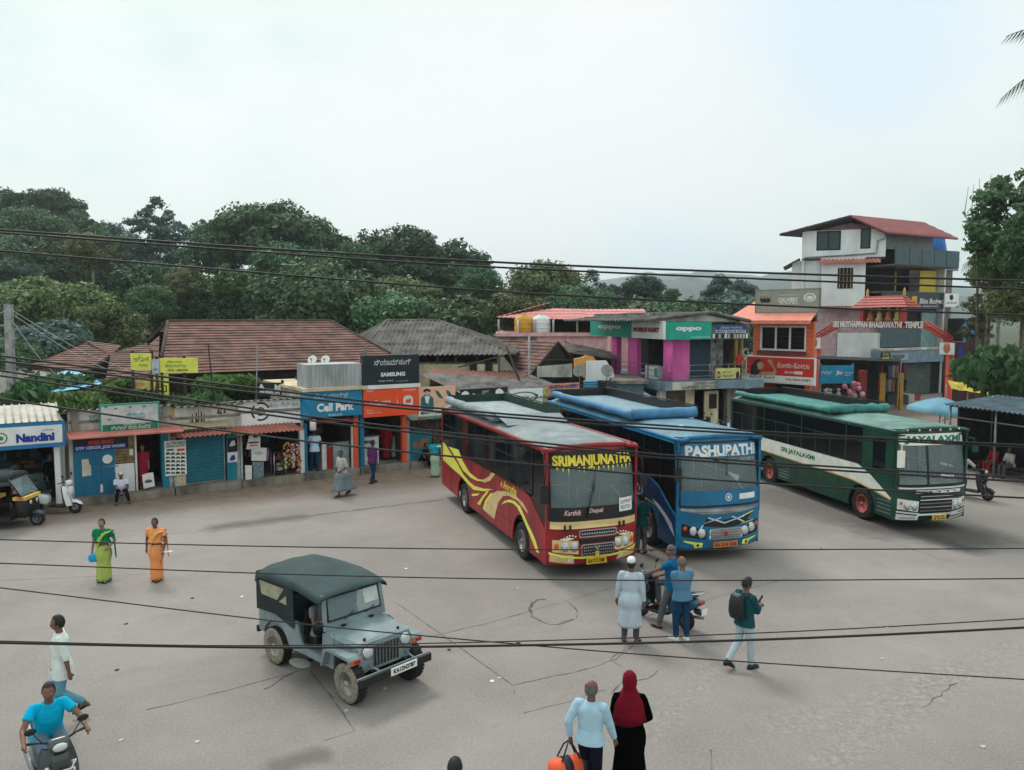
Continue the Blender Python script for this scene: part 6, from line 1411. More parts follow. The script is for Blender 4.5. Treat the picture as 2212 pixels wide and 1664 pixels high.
q=MB(); q.tube([(U(1325,470,.1)[0],-.1,U(1325,470)[1]),(U(1320,500)[0],-.1,U(1320,505)[1]),(U(1272,520)[0],-.1,U(1272,520)[1]),(U(1262,600)[0],-.1,U(1262,600)[1]),(U(1100,615)[0],-.08,U(1100,612)[1]),(U(800,632)[0],-.08,U(800,630)[1])],.06,M_steel,8); q.build('drain_pipe',t)
# roof: gable to the left, ridge running back to the right
ap,el,er=FW.P(*U(1098,355,.7),.7),FW.P(*U(640,476,.7),.7),FW.P(*U(1322,462,.7),.7)
dv=FR.e*9.6; q=MB(); M_rroof=mat('red_roof_metal',rgb(168,92,92,.7),.6,var=.15,scale=.7)
roof_plane(q,[local(p,t) for p in (er,er+dv,ap+dv,ap)],M_rroof,mode='corr',amp=.025,pitch=.4); roof_plane(q,[local(p,t) for p in (ap,ap+dv,el+dv,el)],M_rroof,mode='corr',amp=.025,pitch=.4); q.build('roof',t)
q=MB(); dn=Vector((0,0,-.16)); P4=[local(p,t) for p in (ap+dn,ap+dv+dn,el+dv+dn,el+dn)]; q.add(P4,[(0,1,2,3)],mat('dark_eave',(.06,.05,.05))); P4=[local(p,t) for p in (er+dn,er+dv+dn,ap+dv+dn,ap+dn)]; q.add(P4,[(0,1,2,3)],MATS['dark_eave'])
for a,b in ((el,ap),(ap,er),(er,er+dv)):q.tube([local(a,t)-Vector((0,0,.08)),local(b,t)-Vector((0,0,.08))],.1,M_rroof if b is not ap else MATS['dark_eave'],6)
q.build('eave_lining',t)
q=MB(); q.prism([(U(870,455)[0],.3,zt3),(WL,.3,zt3),(U(1098,380)[0],.3,local(ap,t).z-.5)],(0,.1,0),mat('dusky_pink',rgb(140,110,116),.8)); q.build('gable_infill',t)
# right hand front
q=MB(); rz= lambda x,y:Ur(x,y)[1]
rside(q,.1,Ur(1685,520)[0],.8,.9,rz(1500,575),rz(1500,468),M_gclad); rside(q,Ur(1330,630)[0]-.1,Ur(1730,640)[0],-.9,-.75,rz(1500,685),rz(1500,578),M_clad); rside(q,0,Ur(1730,640)[0],-.75,2.5,rz(1500,690),rz(1500,682),M_conc); rside(q,0,8.4,0,3.5,rz(1500,858),rz(1500,848),M_conc)
bal=q.build('balcony',t)
q=MB()
for k in range(1,5):u=Ur(1330+80*k,630)[0]; rside(q,u-.02,u+.02,-.915,-.9,rz(1500,680),rz(1500,580),M_ink)
q.build('panel_seams',bal)
q=MB(); M_yel2=mat('yellow_panel',rgb(214,190,60,1.1),.6,var=.12)
for x0,x1,dd_ in ((1440,1572,2.6),(1608,1712,.9)):rside(q,Ur(x0,770)[0],Ur(x1,770)[0],dd_,dd_+.1,rz(1500,850),rz(1500,702),M_yel2)
q.build('yellow_panels',t)
q=MB(); rside(q,Ur(1300,1150)[0],Ur(1570,1150)[0],.3,.4,rz(1430,1205),rz(1430,1075),M_clad); rside(q,Ur(1570,1150)[0],Ur(1660,1150)[0],.3,.4,rz(1600,1205),rz(1600,980),mat('pale_teal_glass',rgb(120,150,150),.3,var=.2)); rside(q,Ur(1300,1000)[0],Ur(1690,1000)[0],.6,.7,rz(1500,1080),rz(1500,960),M_in); rside(q,Ur(1240,1255)[0],Ur(1690,1255)[0],-.5,.2,rz(1450,1302),rz(1450,1222),M_greyw); rside(q,Ur(1240,1255)[0],Ur(1690,1255)[0],-.56,.2,rz(1450,1221),rz(1450,1208),M_plaster); q.build('shop_front',t)
q=MB(); rside(q,Ur(1600,1400)[0],Ur(1900,1400)[0],.4,.5,0,rz(1500,1305),M_in); q.build('passage',t)
LR= lambda off:( lambda u,z:local(FR.P(u,z,off),t))
sh0,sh1=Ur(1432,1420)[0],Ur(1606,1420)[0]
q=MB(); n=26
for k in range(n):z=.1+k*(rz(1500,1310)-.1)/n; st=(rz(1500,1310)-.1)/n; q.add([LR(.0)(sh0,z),LR(0)(sh1,z),LR(.03)(sh1,z+st*.4),LR(.03)(sh0,z+st*.4),LR(0)(sh1,z+st),LR(0)(sh0,z+st)],[(0,1,2,3),(3,2,4,5)],M_shutg)
q.build('roller_shutter',t)
q=MB(); rside(q,Ur(1190,1300)[0]-.3,sh0,.5,.6,0,rz(1400,1302),M_in); q.build('shop_interior',t)
def rsign(px,off,m,name,label,words,thick=.12):
 bt,bx,o=board(FR,c_tr,px,off,m,name,label,thick=thick)
 for w_,p_,mm,bo,sh_ in words:letter(bt,FR,c_tr,p_,off+.012,w_,mm,bo,sh_)
 return bt
bt=rsign((1300,850,1698,958),.35,mat('slate_sign',rgb(44,54,62,1.2),.5),'hotel_sign','dark slate sign with white script on the white building',[('Bliss Budget',(1540,892,1690,935),M_white,.02,.2),('BUDGET STAY',(1565,938,1660,946),M_white,.02,0),('ಲಾಡ್ಜ್',(1440,895,1482,918),M_white,0,0)])
patch(bt,FR,c_tr,(1492,876,1524,926),.36,mat('sign_yellow_orange',rgb(230,160,50),.5),'logo')
bt=rsign((1704,860,1792,946),.6,M_plate_w,'square_sign','white square sign with a black mark right of the slate sign',[('STUDIO',(1712,915,1780,925),M_ink,.02,0)])
outline(bt,FR,c_tr,[(1735,870),(1755,868),(1758,890),(1748,905),(1733,892)],.612,M_ink,'mark')
bt=rsign((1296,1238,1350,1292),.58,M_black,'yellow_lettered_sign','small dark sign with yellow letters over the hanging clothes',[('ಫ್ಯಾ',(1304,1240,1342,1262),M_yellowp,0,0),('MART',(1300,1268,1346,1288),M_yellowp,.06,0)])
bt=rsign((1356,1246,1468,1290),.58,mat('pale_grey_print',rgb(170,180,190),.6,var=.4,scale=4),'pale_shop_sign','pale grey shop sign beside the small yellow lettered sign',[('FASHION',(1365,1252,1440,1280),M_clad,.05,0)])
# set-back wing and blue sheet to the right
t2=ftag(FR,'grey_wing','narrow grey wing right of the white building, half behind the trees','building',9.5,-2)
q=MB(); q.box(8.8,12.4,2,6,0,Ur(1760,660,-2)[1],M_conc); q.box(8.8,12.6,1.6,2,Ur(1760,715,-2)[1],Ur(1760,655,-2)[1],M_greyw); q.build('wall',t2)
q=MB(); q.box(9.4,10.2,1.95,2,Ur(1750,830,-2)[1],Ur(1750,740,-2)[1],M_in); q.build('window',t2)
q=MB(); corr(q,(8.7,1.4,Ur(1760,645,-2)[1]),(12.6,1.4,Ur(1760,645,-2)[1]),(12.6,3,Ur(1760,630,-2)[1]+.1),(8.7,3,Ur(1760,630,-2)[1]+.1),M_redsheet,.3,.04); q.build('canopy',t2)
tt=ftag(FR,'blue_tarpaulin','deep blue tarpaulin hung behind the red roof end','tarpaulin',10,-3,Ur(1760,640,-3)[1]); q=MB(); q.grid( lambda u,v:(8.4+u*4.6,3+.12*sin(u*14)+.1*sin(v*5+u*3),Ur(1760,640,-3)[1]+v*(Ur(1760,500,-3)[1]-Ur(1760,640,-3)[1])),24,10,mat('deep_blue_sheet',rgb(10,92,170,1.2),.6,var=.2)); q.build('sheet',tt)
tt=ftag(FR,'blue_framed_stall','stall with light blue window frames beside the tree trunks','stall',12.8,1.5)
a,b,z0,z1=Rc(FR,c_tr,(1828,1042,1968,1190),1.5); q=MB(); q.box(a,b,-1.4,0,0,z1+.3,M_in); q.build('wall',tt)
for k in range(3):
 q=MB(); u=a+(b-a)*k/3; w_=(b-a)/3;
 for x0,x1,za,zb in ((u,u+w_,z1-.12,z1),(u,u+w_,z0,z0+.12),(u,u+.12,z0,z1),(u+w_-.12,u+w_,z0,z1)):q.box(x0,x1,-1.55,-1.4,za,zb,M_bsheet)
 q.box(u+.12,u+w_*.45,-1.5,-1.42,z0+.12,z1-.12,mat('deep_blue_sheet',(.01,.1,.4))); q.build('window_frame',tt)
# -- temple gateway
FG=Fac((24.0,62.5),(29.15,53.0))
t=ftag(FG,'temple_gateway','red temple gateway arch with a small tiled roof and white lettering','gateway',5.4)
M_gred=mat('gate_red',rgb(190,62,46,1.05),.5,var=.15); GW=(Vector((29.15,53,0))-FG.A).length
Ug= lambda x,y,off=0.0:FG.uz(*c_tr(x,y),off)
for u,ztop,bx in ((0,Ug(888,1145)[1],(862,1146,916,1213)),(GW,Ug(1735,1175)[1],(1700,1176,1766,1252))):
 q=MB(); q.lathe([(.30,0),(.30,.9),(.24,.95),(.24,ztop)],M_gred,18,MT((u,0,0))); pc=q.build('column',t)
 b_=Rc(FG,c_tr,bx,.3); q=MB(); uc=u; q.box(uc-.5,uc+.5,-.36,-.28,b_[2],b_[3],M_plate_w); q.build('picture_panel',pc)
 q=MB(); q.lathe([(.1,.35),(.17,.2),(.2,0),(.14,-.2),(.001,-.28)],mat('saffron_print',rgb(200,120,90),.7),10,MT((uc,-.37,(b_[2]+b_[3])/2))@Matrix.Diagonal((1.2,.08,1.2,1))); q.build('deity_print',pc)
q=MB(); zb0,zb1=Ug(1300,1076)[1],Ug(1300,1040)[1]; ua,ub=Ug(1012,1060)[0],Ug(1585,1065)[0]; zl,zr_=Ug(895,1138)[1],Ug(1740,1165)[1]
for o_ in (-.25,.25):
 for dz in (0,.35):q.tube([(0,o_,zl+dz*.6),(ua,o_,zb0+dz),(ub,o_,zb0+dz),(GW,o_,zr_+dz*.6)],.07,M_gred,8)
for k in range(26):
 f=k/25; u=GW*f; z=zl+(zb0-zl)*min(1,u/ua) if u<ua else (zb0 if u<ub else zb0+(zr_-zb0)*(u-ub)/(GW-ub)); q.tube([(u,-.25,z),(u,.25,z+.2)],.03,M_gred,6); q.tube([(u,-.25,z),(u,-.25,z+.3)],.03,M_gred,6)
q.build('arch_truss',t)
q=MB(); text(q,'SRI MUTHAPPAN BHAGAWATHI  TEMPLE',(ua-.1,ub,zb0-.05,zb1),M_white,lambda u,v:(u,-.36,v),.05); q.build('lettering',t)
ra,rb2=Ug(1145,948)[0],Ug(1510,948)[0]; rz0,rz1=Ug(1320,950)[1],Ug(1320,878)[1]; ta,tb=Ug(1205,880)[0],Ug(1442,880)[0]
q=MB(); B4=[(ra,-.8,rz0),(rb2,-.8,rz0),(rb2,.8,rz0),(ra,.8,rz0)]; T4=[(ta,-.15,rz1),(tb,-.15,rz1),(tb,.15,rz1),(ta,.15,rz1)]; M_tred=mat('red_tiles',rgb(186,84,76,.95),.6,var=.2,scale=4)
for k in range(4):roof_plane(q,[B4[k],B4[(k+1)%4],T4[(k+1)%4],T4[k]],M_tred,step=.25,lift=.04)
q.add(T4,[(0,1,2,3)],M_tred); q.build('roof',t)
for u in (ta,tb):
 q=MB(); q.lathe([(.08,0),(.12,.12),(.06,.24),(.10,.34),(.001,.62)],M_gold,10,MT((u,0,rz1))); q.build('finial',t)
q=MB()
for u in (Ug(1180,1000)[0],Ug(1438,1000)[0]):q.box(u-.12,u+.12,-.2,.2,zb1,rz0,M_gred)
q.box(Ug(1180,1000)[0],Ug(1438,1000)[0],.1,.2,zb1,rz0,M_in2); q.build('shrine_posts',t)
for k in range(4):
 u=Ug(1225+k*58,1010)[0]; q=MB(); z=zb1+.02; q.lathe([(.26,0),(.28,.15),(.17,.35),(.2,.55),(.08,.68),(.001,.68)],mat('statue_'+str(k%2),rgb(*((196,120,84),(210,180,120))[k%2]),.6,var=.3,scale=6),12,MT((u,0,z))); q.ball((u,0,z+.80),.13,MATS['statue_'+str(k%2)],10); q.lathe([(.12,0),(.08,.16),(.001,.26)],M_gold,10,MT((u,0,z+.88))); q.build('statue',t)
q=MB(); q.box(GW+.1,GW+.6,-.5,0,.0,.9,M_gred); q.build('meter_box',t)
# -- stalls under the gateway
tt=place('stall_canopy','dark sheet canopy over the toy and clothes stalls beside the gateway','canopy',V(1950,800,57).xy.to_3d())
q=MB(); a=[V(*c_tr(870,1278),50),V(*c_tr(1420,1300),56),V(*c_tr(1420,1285),61),V(*c_tr(900,1255),55)]; roof_plane(q,rel(tt,a),mat('black_sheet',rgb(50,52,54),.8),mode='corr',amp=.03,pitch=.3); q.build('sheet',tt)
for p in a:
 q=MB(); q.tube(rel(tt,[p,(p.x,p.y,0)]),.05,M_steel,6); q.build('pole',tt)
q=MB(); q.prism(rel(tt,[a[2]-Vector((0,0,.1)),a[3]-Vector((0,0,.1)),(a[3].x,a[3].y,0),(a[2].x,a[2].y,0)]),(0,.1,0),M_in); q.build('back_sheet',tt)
bt=vboard(c_tr,(905,1322,1116,1438),50.5,mat('cyan_sign',rgb(10,134,176,1.2),.5),'cyan_sign','bright blue sign with white letters hung under the dark canopy',words=[('ಡಿಜಿಟಲ್',(.02,.5,.33,.72),M_white,0),('Jio',(.46,.45,.66,.72),M_white,.05),('DIGITAL STORE',(.72,.55,.96,.64),M_white,.02),('TRUE 5G',(.72,.42,.9,.50),M_white,.02)],posts=(.02,.98),post_m=M_steel)
rr=RNG(31)
CL=[mat('cloth_'+n,c,.85,var=.25,scale=6) for n,c in (('navy',(.03,.05,.12)),('pink',(.5,.2,.25)),('white',(.5,.5,.48)),('blue',(.12,.2,.32)),('black',(.02,.02,.025)),('red',(.3,.05,.05)))]
for k in range(16):
 x=1270+(k%8)*24; y=1322+(k//8)*88; p=V(*c_tr(x,y),57.5); b=V(*c_tr(x+20,y+78),57.5)
 tt=place('hanging_garment',('garment hung in the upper row' if k<8 else 'garment hung in the lower row')+' of the clothes stall beside the grey shutter','garment',(p.x,57.5,b.z),'garments hung at the clothes stall'); q=MB(); w_=b.x-p.x; h_=p.z-b.z
 q.prism([(0,0,0),(w_*.8,0,0),(w_*.8,0,h_*.7),(w_,0,h_*.72),(w_*.75,0,h_),(w_*.05,0,h_),(-w_*.2,0,h_*.72),(0,0,h_*.7)],(0,.12,0),CL[(k*5+k//8)%6]); q.build('cloth',tt)
for k in range(12):
 x=905+k*22; p=V(*c_tr(x,1500-rr.uniform(0,12)),50.8); tt=place('doll','pale toy figure in the row of toys under the bright blue sign','toy',(p.x,50.8+rr.uniform(-.2,.2),p.z-.35),'toys on the stall under the bright blue sign'); q=MB(); m=rr.choice([CL[2],CL[2],CL[1],CL[4]]); q.lathe([(.16,0),(.15,.25),(.08,.4),(.001,.42)],m,8); q.ball((0,0,.5),.12,m,8); q.build('figure',tt)
tt=place('pink_parasol_toys','bundle of pink inflatable toys at the stall corner','toys',V(*c_tr(1110,1560),49.5).xy.to_3d())
q=MB(); p=V(*c_tr(1110,1500),49.5)
for k in range(16):q.ball((rr.uniform(-.5,.5),rr.uniform(-.3,.3),p.z-.9+rr.uniform(0,1.5)),(rr.uniform(.12,.22),)*3,rr.choice([CL[1],mat('hot_pink',rgb(226,120,170),.5),CL[2]]),8)
q.tube([(0,0,0),(0,0,p.z)],.03,M_steel,6); q.build('balloons',tt)
for x,y,s_,m,lb in ((1380,1570,.8,M_clad,'dark crate on the ground before the clothes stall'),(1425,1560,.75,M_plaster,'pale crate next to the dark crate before the clothes stall'),(1488,1545,.55,mat('terracotta',rgb(150,80,56),.8),'terracotta coloured tub before the grey shutter')):
 p=G(*c_tr(x,y)); tt=place('crate',lb,'crate',(p.x,p.y,0)); q=MB(); q.prism([(-s_,-s_*.6,0),(s_,-s_*.6,0),(s_,s_*.6,0),(-s_,s_*.6,0)],(0,0,.05),m)
 for a,b,c_,d_ in ((-s_,s_,-s_*.6,-s_*.55),(-s_,s_,s_*.55,s_*.6),(-s_,-s_+.05,-s_*.55,s_*.55),(s_-.05,s_,-s_*.55,s_*.55)):q.box(a,b,c_,d_,.05,s_*.9,m)
 q.build('body',tt)
for x0,x1,lb in ((1290,1312,'yellow post left of the hanging garments'),(1408,1428,'yellow post right of the hanging garments')):
 p=V(*c_tr((x0+x1)/2,1400),57); tt=place('yellow_post',lb,'post',(p.x,57,0),'yellow stall posts'); q=MB(); q.box(-.2,.2,-.1,.1,0,V(1950,800,57).z-.2,MATS['yellow_wall']); q.box(-.24,.24,-.14,.14,0,.3,MATS['yellow_wall']); q.build('shaft',tt)
p=V(*c_tr(1170,1500),50); tt=place('maroon_post','dark red post at the right end of the toy stall','post',(p.x,50,0)); q=MB(); q.box(-.2,.2,-.2,.2,0,3.2,mat('dark_red_post',rgb(130,44,34),.7)); q.box(-.25,.25,-.25,.25,0,.25,M_conc); q.build('shaft',tt)
# dark red cabinet and yellow sheet behind the shed
p=V(*c_tr(1760,1300),55); tt=place('maroon_cabin','dark maroon cabin wall beside the right gateway column','cabin',(p.x+.3,55.5,0)); q=MB(); a,b=V(*c_tr(1775,1172),55),V(*c_tr(1835,1310),55); q.box(a.x-p.x-.3,b.x-p.x-.3+1.5,-.5,1,0,a.z,mat('maroon_wall',rgb(70,40,48),.7)); q.build('wall',tt); q=MB(); q.box(a.x-p.x-.1,b.x-p.x-.5,-.52,-.5,b.z+.3,a.z-.3,M_navy); q.build('window',tt)
tt=place('yellow_tarpaulin','crumpled yellow plastic sheet over the stall beyond the blue corrugated shed','tarpaulin',V(2110,840,45).xy.to_3d())
rr=RNG(3); a,b=V(*c_tr(1745,1450),45),V(*c_tr(2030,1490),43); q=MB(); q.grid( lambda u,v:Vector((a.x+(b.x-a.x)*u,45-2*u+v*.4,a.z+(b.z-a.z)*u+v*.45-.2+.025*sin(u*23)*sin(v*7+u*5)))-tt.location,40,8,mat('yellow_plastic_sheet',rgb(226,206,70),.5,var=.35,scale=3)); q.build('sheet',tt)
for k in range(3):
 q=MB(); x=a.x+(b.x-a.x)*k/2; q.tube(rel(tt,[(x,45.5-k,0),(x,45.5-k,a.z)]),.04,M_steel,6); q.build('pole',tt)
# blue corrugated waiting shed along the right edge
FH=Fac((18.56,33.5),(20.6,27.1)); t=ftag(FH,'waiting_shed','open waiting shed with a blue corrugated roof at the right edge','shed',4)
hz=2.8; q=MB(); corr(q,(-.2,-.2,hz),(8.2,-.2,hz),(8.2,2.8,hz+.3),(-.2,2.8,hz+.3),mat('faded_blue_sheet',rgb(84,106,120,.75),.7,var=.35,scale=1.5),.22,.035); q.build('roof',t)
for u in (.0,2.2,4.4,6.6):
 for d_ in (0,2.3):
  q=MB(); q.tube([(u,d_,0),(u,d_,hz+.3*(d_>1))],.045,M_steel,8); q.build('post',t)
q=MB(); q.tube([(-.1,0,hz-.5),(8,0,hz-.5)],.03,M_steel,6); q.tube([(0,.02,hz-.04),(8,.02,hz-.04)],.04,M_black,6); q.build('rail',t)
q=MB(); q.box(-.1,8.2,2.4,2.5,0,hz+.1,M_in); q.box(-.1,0,.5,2.4,0,hz,M_in); q.build('shade_panel',t)  # dark back and end panels added to make the shed look shaded
q=MB(); q.box(.5,8,.9,1.4,.40,.46,M_wood); q.box(.6,.7,1,1.3,0,.4,M_wood); q.box(4,4.1,1,1.3,0,.4,M_wood); q.box(7.8,7.9,1,1.3,0,.4,M_wood); q.build('bench',t)
# parasol
pc=V(2022,893,37.2); t=place('parasol','large pale blue vendor parasol behind the green bus','parasol',(pc.x,37.2,0))
M_par=mat('pale_blue_canopy',rgb(116,172,196,.8),.7,var=.12,scale=1.5); q=MB(); n=8; Rr=1.55; rings=[]
for i in range(7):
 f=i/6; ring=[]
 for k in range(32):
  a=2*PI*k/32; sag=1-.06*f*abs(sin(a*n/2))**1.0
  ring.append((Rr*f*cos(a)*sag+.002*cos(a),Rr*f*sin(a)*sag+.002*sin(a),2.75-.62*f**1.5+.02*f*abs(cos(a*n/2))))
 rings.append(ring)
rings.append([(x*1.005,y*1.005,z-.16) for x,y,z in rings[-1]])
T_=MT((0,0,0))@MR(R(7),4,'Y'); q.loft(rings,M_par,True,T_,caps=False); q.build('canopy',t)
q=MB(); q.tube([(0.0,0,0),(.3,0,2.75)],.025,M_steel,8); q.build('pole',t)
q=MB()
for k in range(n):a=2*PI*k/n; q.tube([T_@Vector((.05,0,2.70)),T_@Vector((Rr*.97*cos(a),Rr*.97*sin(a),2.11))],.012,M_steel,5)
q.build('ribs',t)
tt=place('vendor_sheet','slanting pale sheet awning touching the parasol','awning',V(2075,905,36.5).xy.to_3d()); q=MB(); a=[V(*c_gt(1180,905),36.2),V(*c_gt(1480,800),36.0),V(*c_gt(1450,770),38.0),V(*c_gt(1300,850),38.0)]; q.prism(rel(tt,a),(0,0,.03),mat('pale_blue_sheet2',rgb(150,180,196),.7)); q.build('sheet',tt); q=MB(); q.tube(rel(tt,[a[1],(a[1].x,a[1].y,0)]),.03,M_steel,6); q.build('pole',tt)
# -- jeep
a_,b_,c_=G(757,1517),G(607,1430),G(885,1467); mid=(b_+c_)/2
JR=math.atan2(a_.y-b_.y,a_.x-b_.x)+R(1.5)
jt=thing('jeep','grey blue open sided jeep with a dark canvas top','jeep',(mid.x-.04,mid.y+.02,0),JR)
M_jp=mat('jeep_paint',rgb(126,142,146,1.05),.48,var=.22,scale=2.5,coat=.1); M_canvas=mat('dark_canvas',rgb(54,72,74,1.0),.85,var=.2,scale=2,bump=.3,bscale=6); M_canvd=mat('black_canvas',rgb(36,46,48,1.1),.85,var=.3,bump=.3,bscale=8)
jw=.66; M_jrim=mat('silver_rim',rgb(176,172,162),.5,var=.3,scale=9)
q=MB()
arc=[(-1.13+.46*cos(PI*k/10),.36+.44*sin(PI*k/10)) for k in range(11)]
tub=[(-1.72,.50)]+[(-1.72,.98),(-.42,.98),(-.36,.80),(-.26,.62),(-.12,.56),(.24,.55),(.36,.60),(.40,.99),(.62,1.02),(.70,.98),(.70,.44),(-.60,.44)]+[p for p in arc if p[1]>.37]
for sd in (-1,1):q.prism([(p[0],sd*jw,p[1]) for p in tub],(0,-sd*.04,0),M_jp)
q.box(-1.72,-1.68,-jw+.04,jw-.04,.50,.98,M_jp); q.box(-1.70,.6,-jw+.05,jw-.05,.46,.50,M_jp); q.box(-1.68,-.5,-jw+.05,-jw+.25,.5,.86,M_jp); q.box(-1.68,-.5,jw-.25,jw-.05,.5,.86,M_jp)
q.box(.56,.60,-jw+.04,jw-.04,.44,1.0,M_jp)
q.build('body',jt)
q=MB(); hb=[(.44,.64),(.66,.62),(1.50,.52)]
rings=[]
for x,wd,z in ((.42,.655,1.03),(.62,.645,1.035),(1.0,.60,1.02),(1.42,.545,.985),(1.50,.53,.955)):
 rings.append([(x,-wd,.70),(x,-wd,z-.07),(x,-wd+.06,z-.01),(x,-wd*.5,z+.012),(x,-.1,z+.035),(x,.1,z+.035),(x,wd*.5,z+.012),(x,wd-.06,z-.01),(x,wd,z-.07),(x,wd,.70)])
q.loft(rings,M_jp,False); hd=q.build('bonnet',jt)
q=MB()
for y in (-.36,.36):q.box(1.36,1.40,y-.02,y+.02,.99,1.03,M_black)
for y in (-.3,.3):q.box(.50,.56,y-.04,y+.04,1.05,1.08,M_black)
q.tube([(.9,-.615,.92),(1.3,-.575,.90)],.012,M_steel,6); q.build('bonnet_catch',hd)
q=MB(); g0=[(1.505,-.56,.50),(1.505,.56,.50),(1.505,.57,.84),(1.505,.50,.99),(1.505,-.50,.99),(1.505,-.57,.84)]; q.prism(g0,(.035,0,0),M_jp); gr=q.build('grille',jt)
for k in range(8):
 q=MB(); y=-.24+k*.069; q.box(1.538,1.546,y-.022,y+.022,.55,.90,M_ink); q.box(1.540,1.556,y-.034,y-.026,.54,.91,M_steel); q.build('grille_slot',gr)
for sd in (-1,1):
 q=MB(); q.lathe([(.115,0),(.115,.05),(.10,.06)],M_chrome,20,MT((1.535,sd*.40,.84))@MR(PI/2,4,'Y')); q.ball((1.585,sd*.40,.84),(.035,.098,.098),M_lens,16); q.build('headlight',jt)
 q=MB(); y0,y1=sd*.50,sd*.79
 prof=[(.52,.50),(.66,.80),(.74,.84),(1.50,.84),(1.56,.80),(1.56,.70),(1.53,.70),(1.52,.785),(.76,.80),(.69,.77),(.56,.49)]
 q.prism([(x,min(y0,y1),z) for x,z in prof],(0,.29,0),M_jp); q.build('front_fender',jt)
 q=MB(); q.box(1.555,1.575,sd*.66-.10,sd*.66+.10,.715,.775,M_redlens if 0 else M_amber); q.box(1.56,1.58,sd*.66-.02,sd*.66+.10,.72,.77,M_redlens); q.build('marker_lamp',jt)
 q=MB(); q.box(-1.76,-1.72,sd*.56-.05,sd*.56+.05,.80,.96,M_redlens); q.build('tail_lamp',jt)
 wheel_parts(jt,1.13,sd*.62,.345,.19,M_jrim,M_tyre,outs=sd); wheel_parts(jt,-1.13,sd*.62,.345,.19,M_jrim,M_tyre,outs=sd)
 for x in (1.13,-1.13):
  q=MB(); q.lathe([(.205,.096*sd),(.255,.1015*sd),(.33,.0985*sd),(.335,.09*sd)],M_mudlight,28,MT((x,sd*.62,.345)),axis='y',caps=False)
  q.build('muddy_sidewall',jt)
 for x in (1.13,-1.13):
  q=MB()
  for k in range(30):
   a=2*PI*k/30; M_=MT((x,sd*.62,.345))@MR(a,4,'Y'); q.box(-.018,.018,-.09,.09,.338,.356,M_tyre,M_)
  q.build('tread',jt)
q=MB(); q.box(1.62,1.68,-.80,.70,.46,.59,M_black); q.box(1.59,1.62,-.82,.72,.565,.595,M_jp)
for y in (-.36,.36):q.box(1.2,1.62,y-.03,y+.03,.44,.52,M_black); q.tube([(1.64,y,.59),(1.34,y*1.1,.62)],.018,M_jp,6)
q.build('bumper',jt)
q=MB(); q.box(1.684,1.695,-.20,.36,.47,.60,M_plate_w); pl=q.build('number_plate',jt)
q=MB(); text(q,'KA12N3787',(-.15,.32,.495,.575),M_ink,lambda u,v:(1.699,u,v),.04); q.build('lettering',pl)
q=MB(); q.box(-1.85,1.4,-.34,-.28,.36,.44,M_dark); q.box(-1.85,1.4,.28,.34,.36,.44,M_dark); q.tube([(1.13,-.6,.34),(1.13,.6,.34)],.05,M_dark,8); q.tube([(-1.13,-.6,.34),(-1.13,.6,.34)],.06,M_dark,8); q.ball((-1.13,.1,.34),.14,M_dark,10); q.box(-1.90,-1.84,-.62,.62,.40,.52,M_black); q.box(.5,1.2,-.4,.4,.42,.7,M_dark); q.build('chassis',jt)
q=MB(); q.lathe([(.001,0),(.2,.01),(.22,.03),(.18,.04),(.001,.045)],mat('worn_step',rgb(120,122,118),.7),12,MT((-.1,-.80,.33))@Matrix.Diagonal((1.25,.7,1,1))); q.box(-.13,-.07,-.72,-.5,.33,.36,M_black); q.build('step',jt)
# windscreen
WS= lambda y,f:(.46-.10*f,y,1.03+.60*f)
q=MB(); L_=[WS(-.66,0),WS(.66,0),WS(.64,1),WS(-.64,1)]; ins=[WS(-.57,.24),WS(.57,.24),WS(.55,.90),WS(-.55,.90)]
for k in range(4):q.prism([L_[k],L_[(k+1)%4],ins[(k+1)%4],ins[k]],(-.035,0,0),M_jp)
ws=q.build('windscreen_frame',jt)
q=MB(); q.prism(ins,(-.008,0,0),M_screen); gl=q.build('windscreen',ws)
q=MB(); pts=[ins[0],ins[1],ins[2],ins[3],ins[0]]; q.tube([Vector(p)+Vector((.008,0,0)) for p in pts],.016,M_black,6); q.build('rubber_seal',ws)
q=MB(); q.prism([WS(.22,.45),WS(.53,.45),WS(.51,.88),WS(.20,.88)],(.014,0,0),mat('paper_sheet',rgb(206,210,206),.8)); q.build('paper',ws)
for y in (-.25,.2):
 q=MB(); q.tube([Vector(WS(y,.2))+Vector((.03,0,0)),Vector(WS(y+.22,.34))+Vector((.025,0,0))],.008,M_black,5); q.build('wiper',ws)
# canvas top: sagging between its bows
q=MB(); xs=[.44,.30,.0,-.30,-.48,-.8,-1.3,-1.62,-1.74]; zc=[1.66,1.70,1.735,1.765,1.80,1.81,1.80,1.77,1.68]; rings=[]
for x,z in zip(xs,zc):
 ring=[]
 for k in range(21):
  f=-1+k/10; wd=.71 if x>-1.7 else .69; zz=z-.02-(.10 if x<-.35 else .055)*abs(f)**3.2+.008*sin(f*9+x*3); ring.append((x-(.03 if k in (0,20) else 0),f*wd,zz))
 wd=.72; ring=[(x,-wd,ring[0][2]-(.10 if x<.35 else .05))]+ring+[(x,wd,ring[-1][2]-(.10 if x<.35 else .05))]
 rings.append(ring)
rings2=[[(p[0],p[1]*.985,p[2]-.02) for p in r_][::-1] for r_ in rings]
q.loft([a+b for a,b in zip(rings,rings2)],M_canvas,True); cv=q.build('canvas_roof',jt)
q=MB()
for sd in (-1,1):
 def side_(pts,m,y=.70,th=.012):q.prism([(x,sd*(y-(1.0-min(z,1.0))*.05),z) for x,z in pts],(0,-sd*th,0),m)
 side_([(-1.73,.92),(-1.08,.97),(-.46,.84),(-.46,1.70),(-1.73,1.64)],M_canvd)
q.box(-1.745,-1.73,-.69,.69,.92,1.64,M_canvd); sc_=q.build('canvas_side',cv)
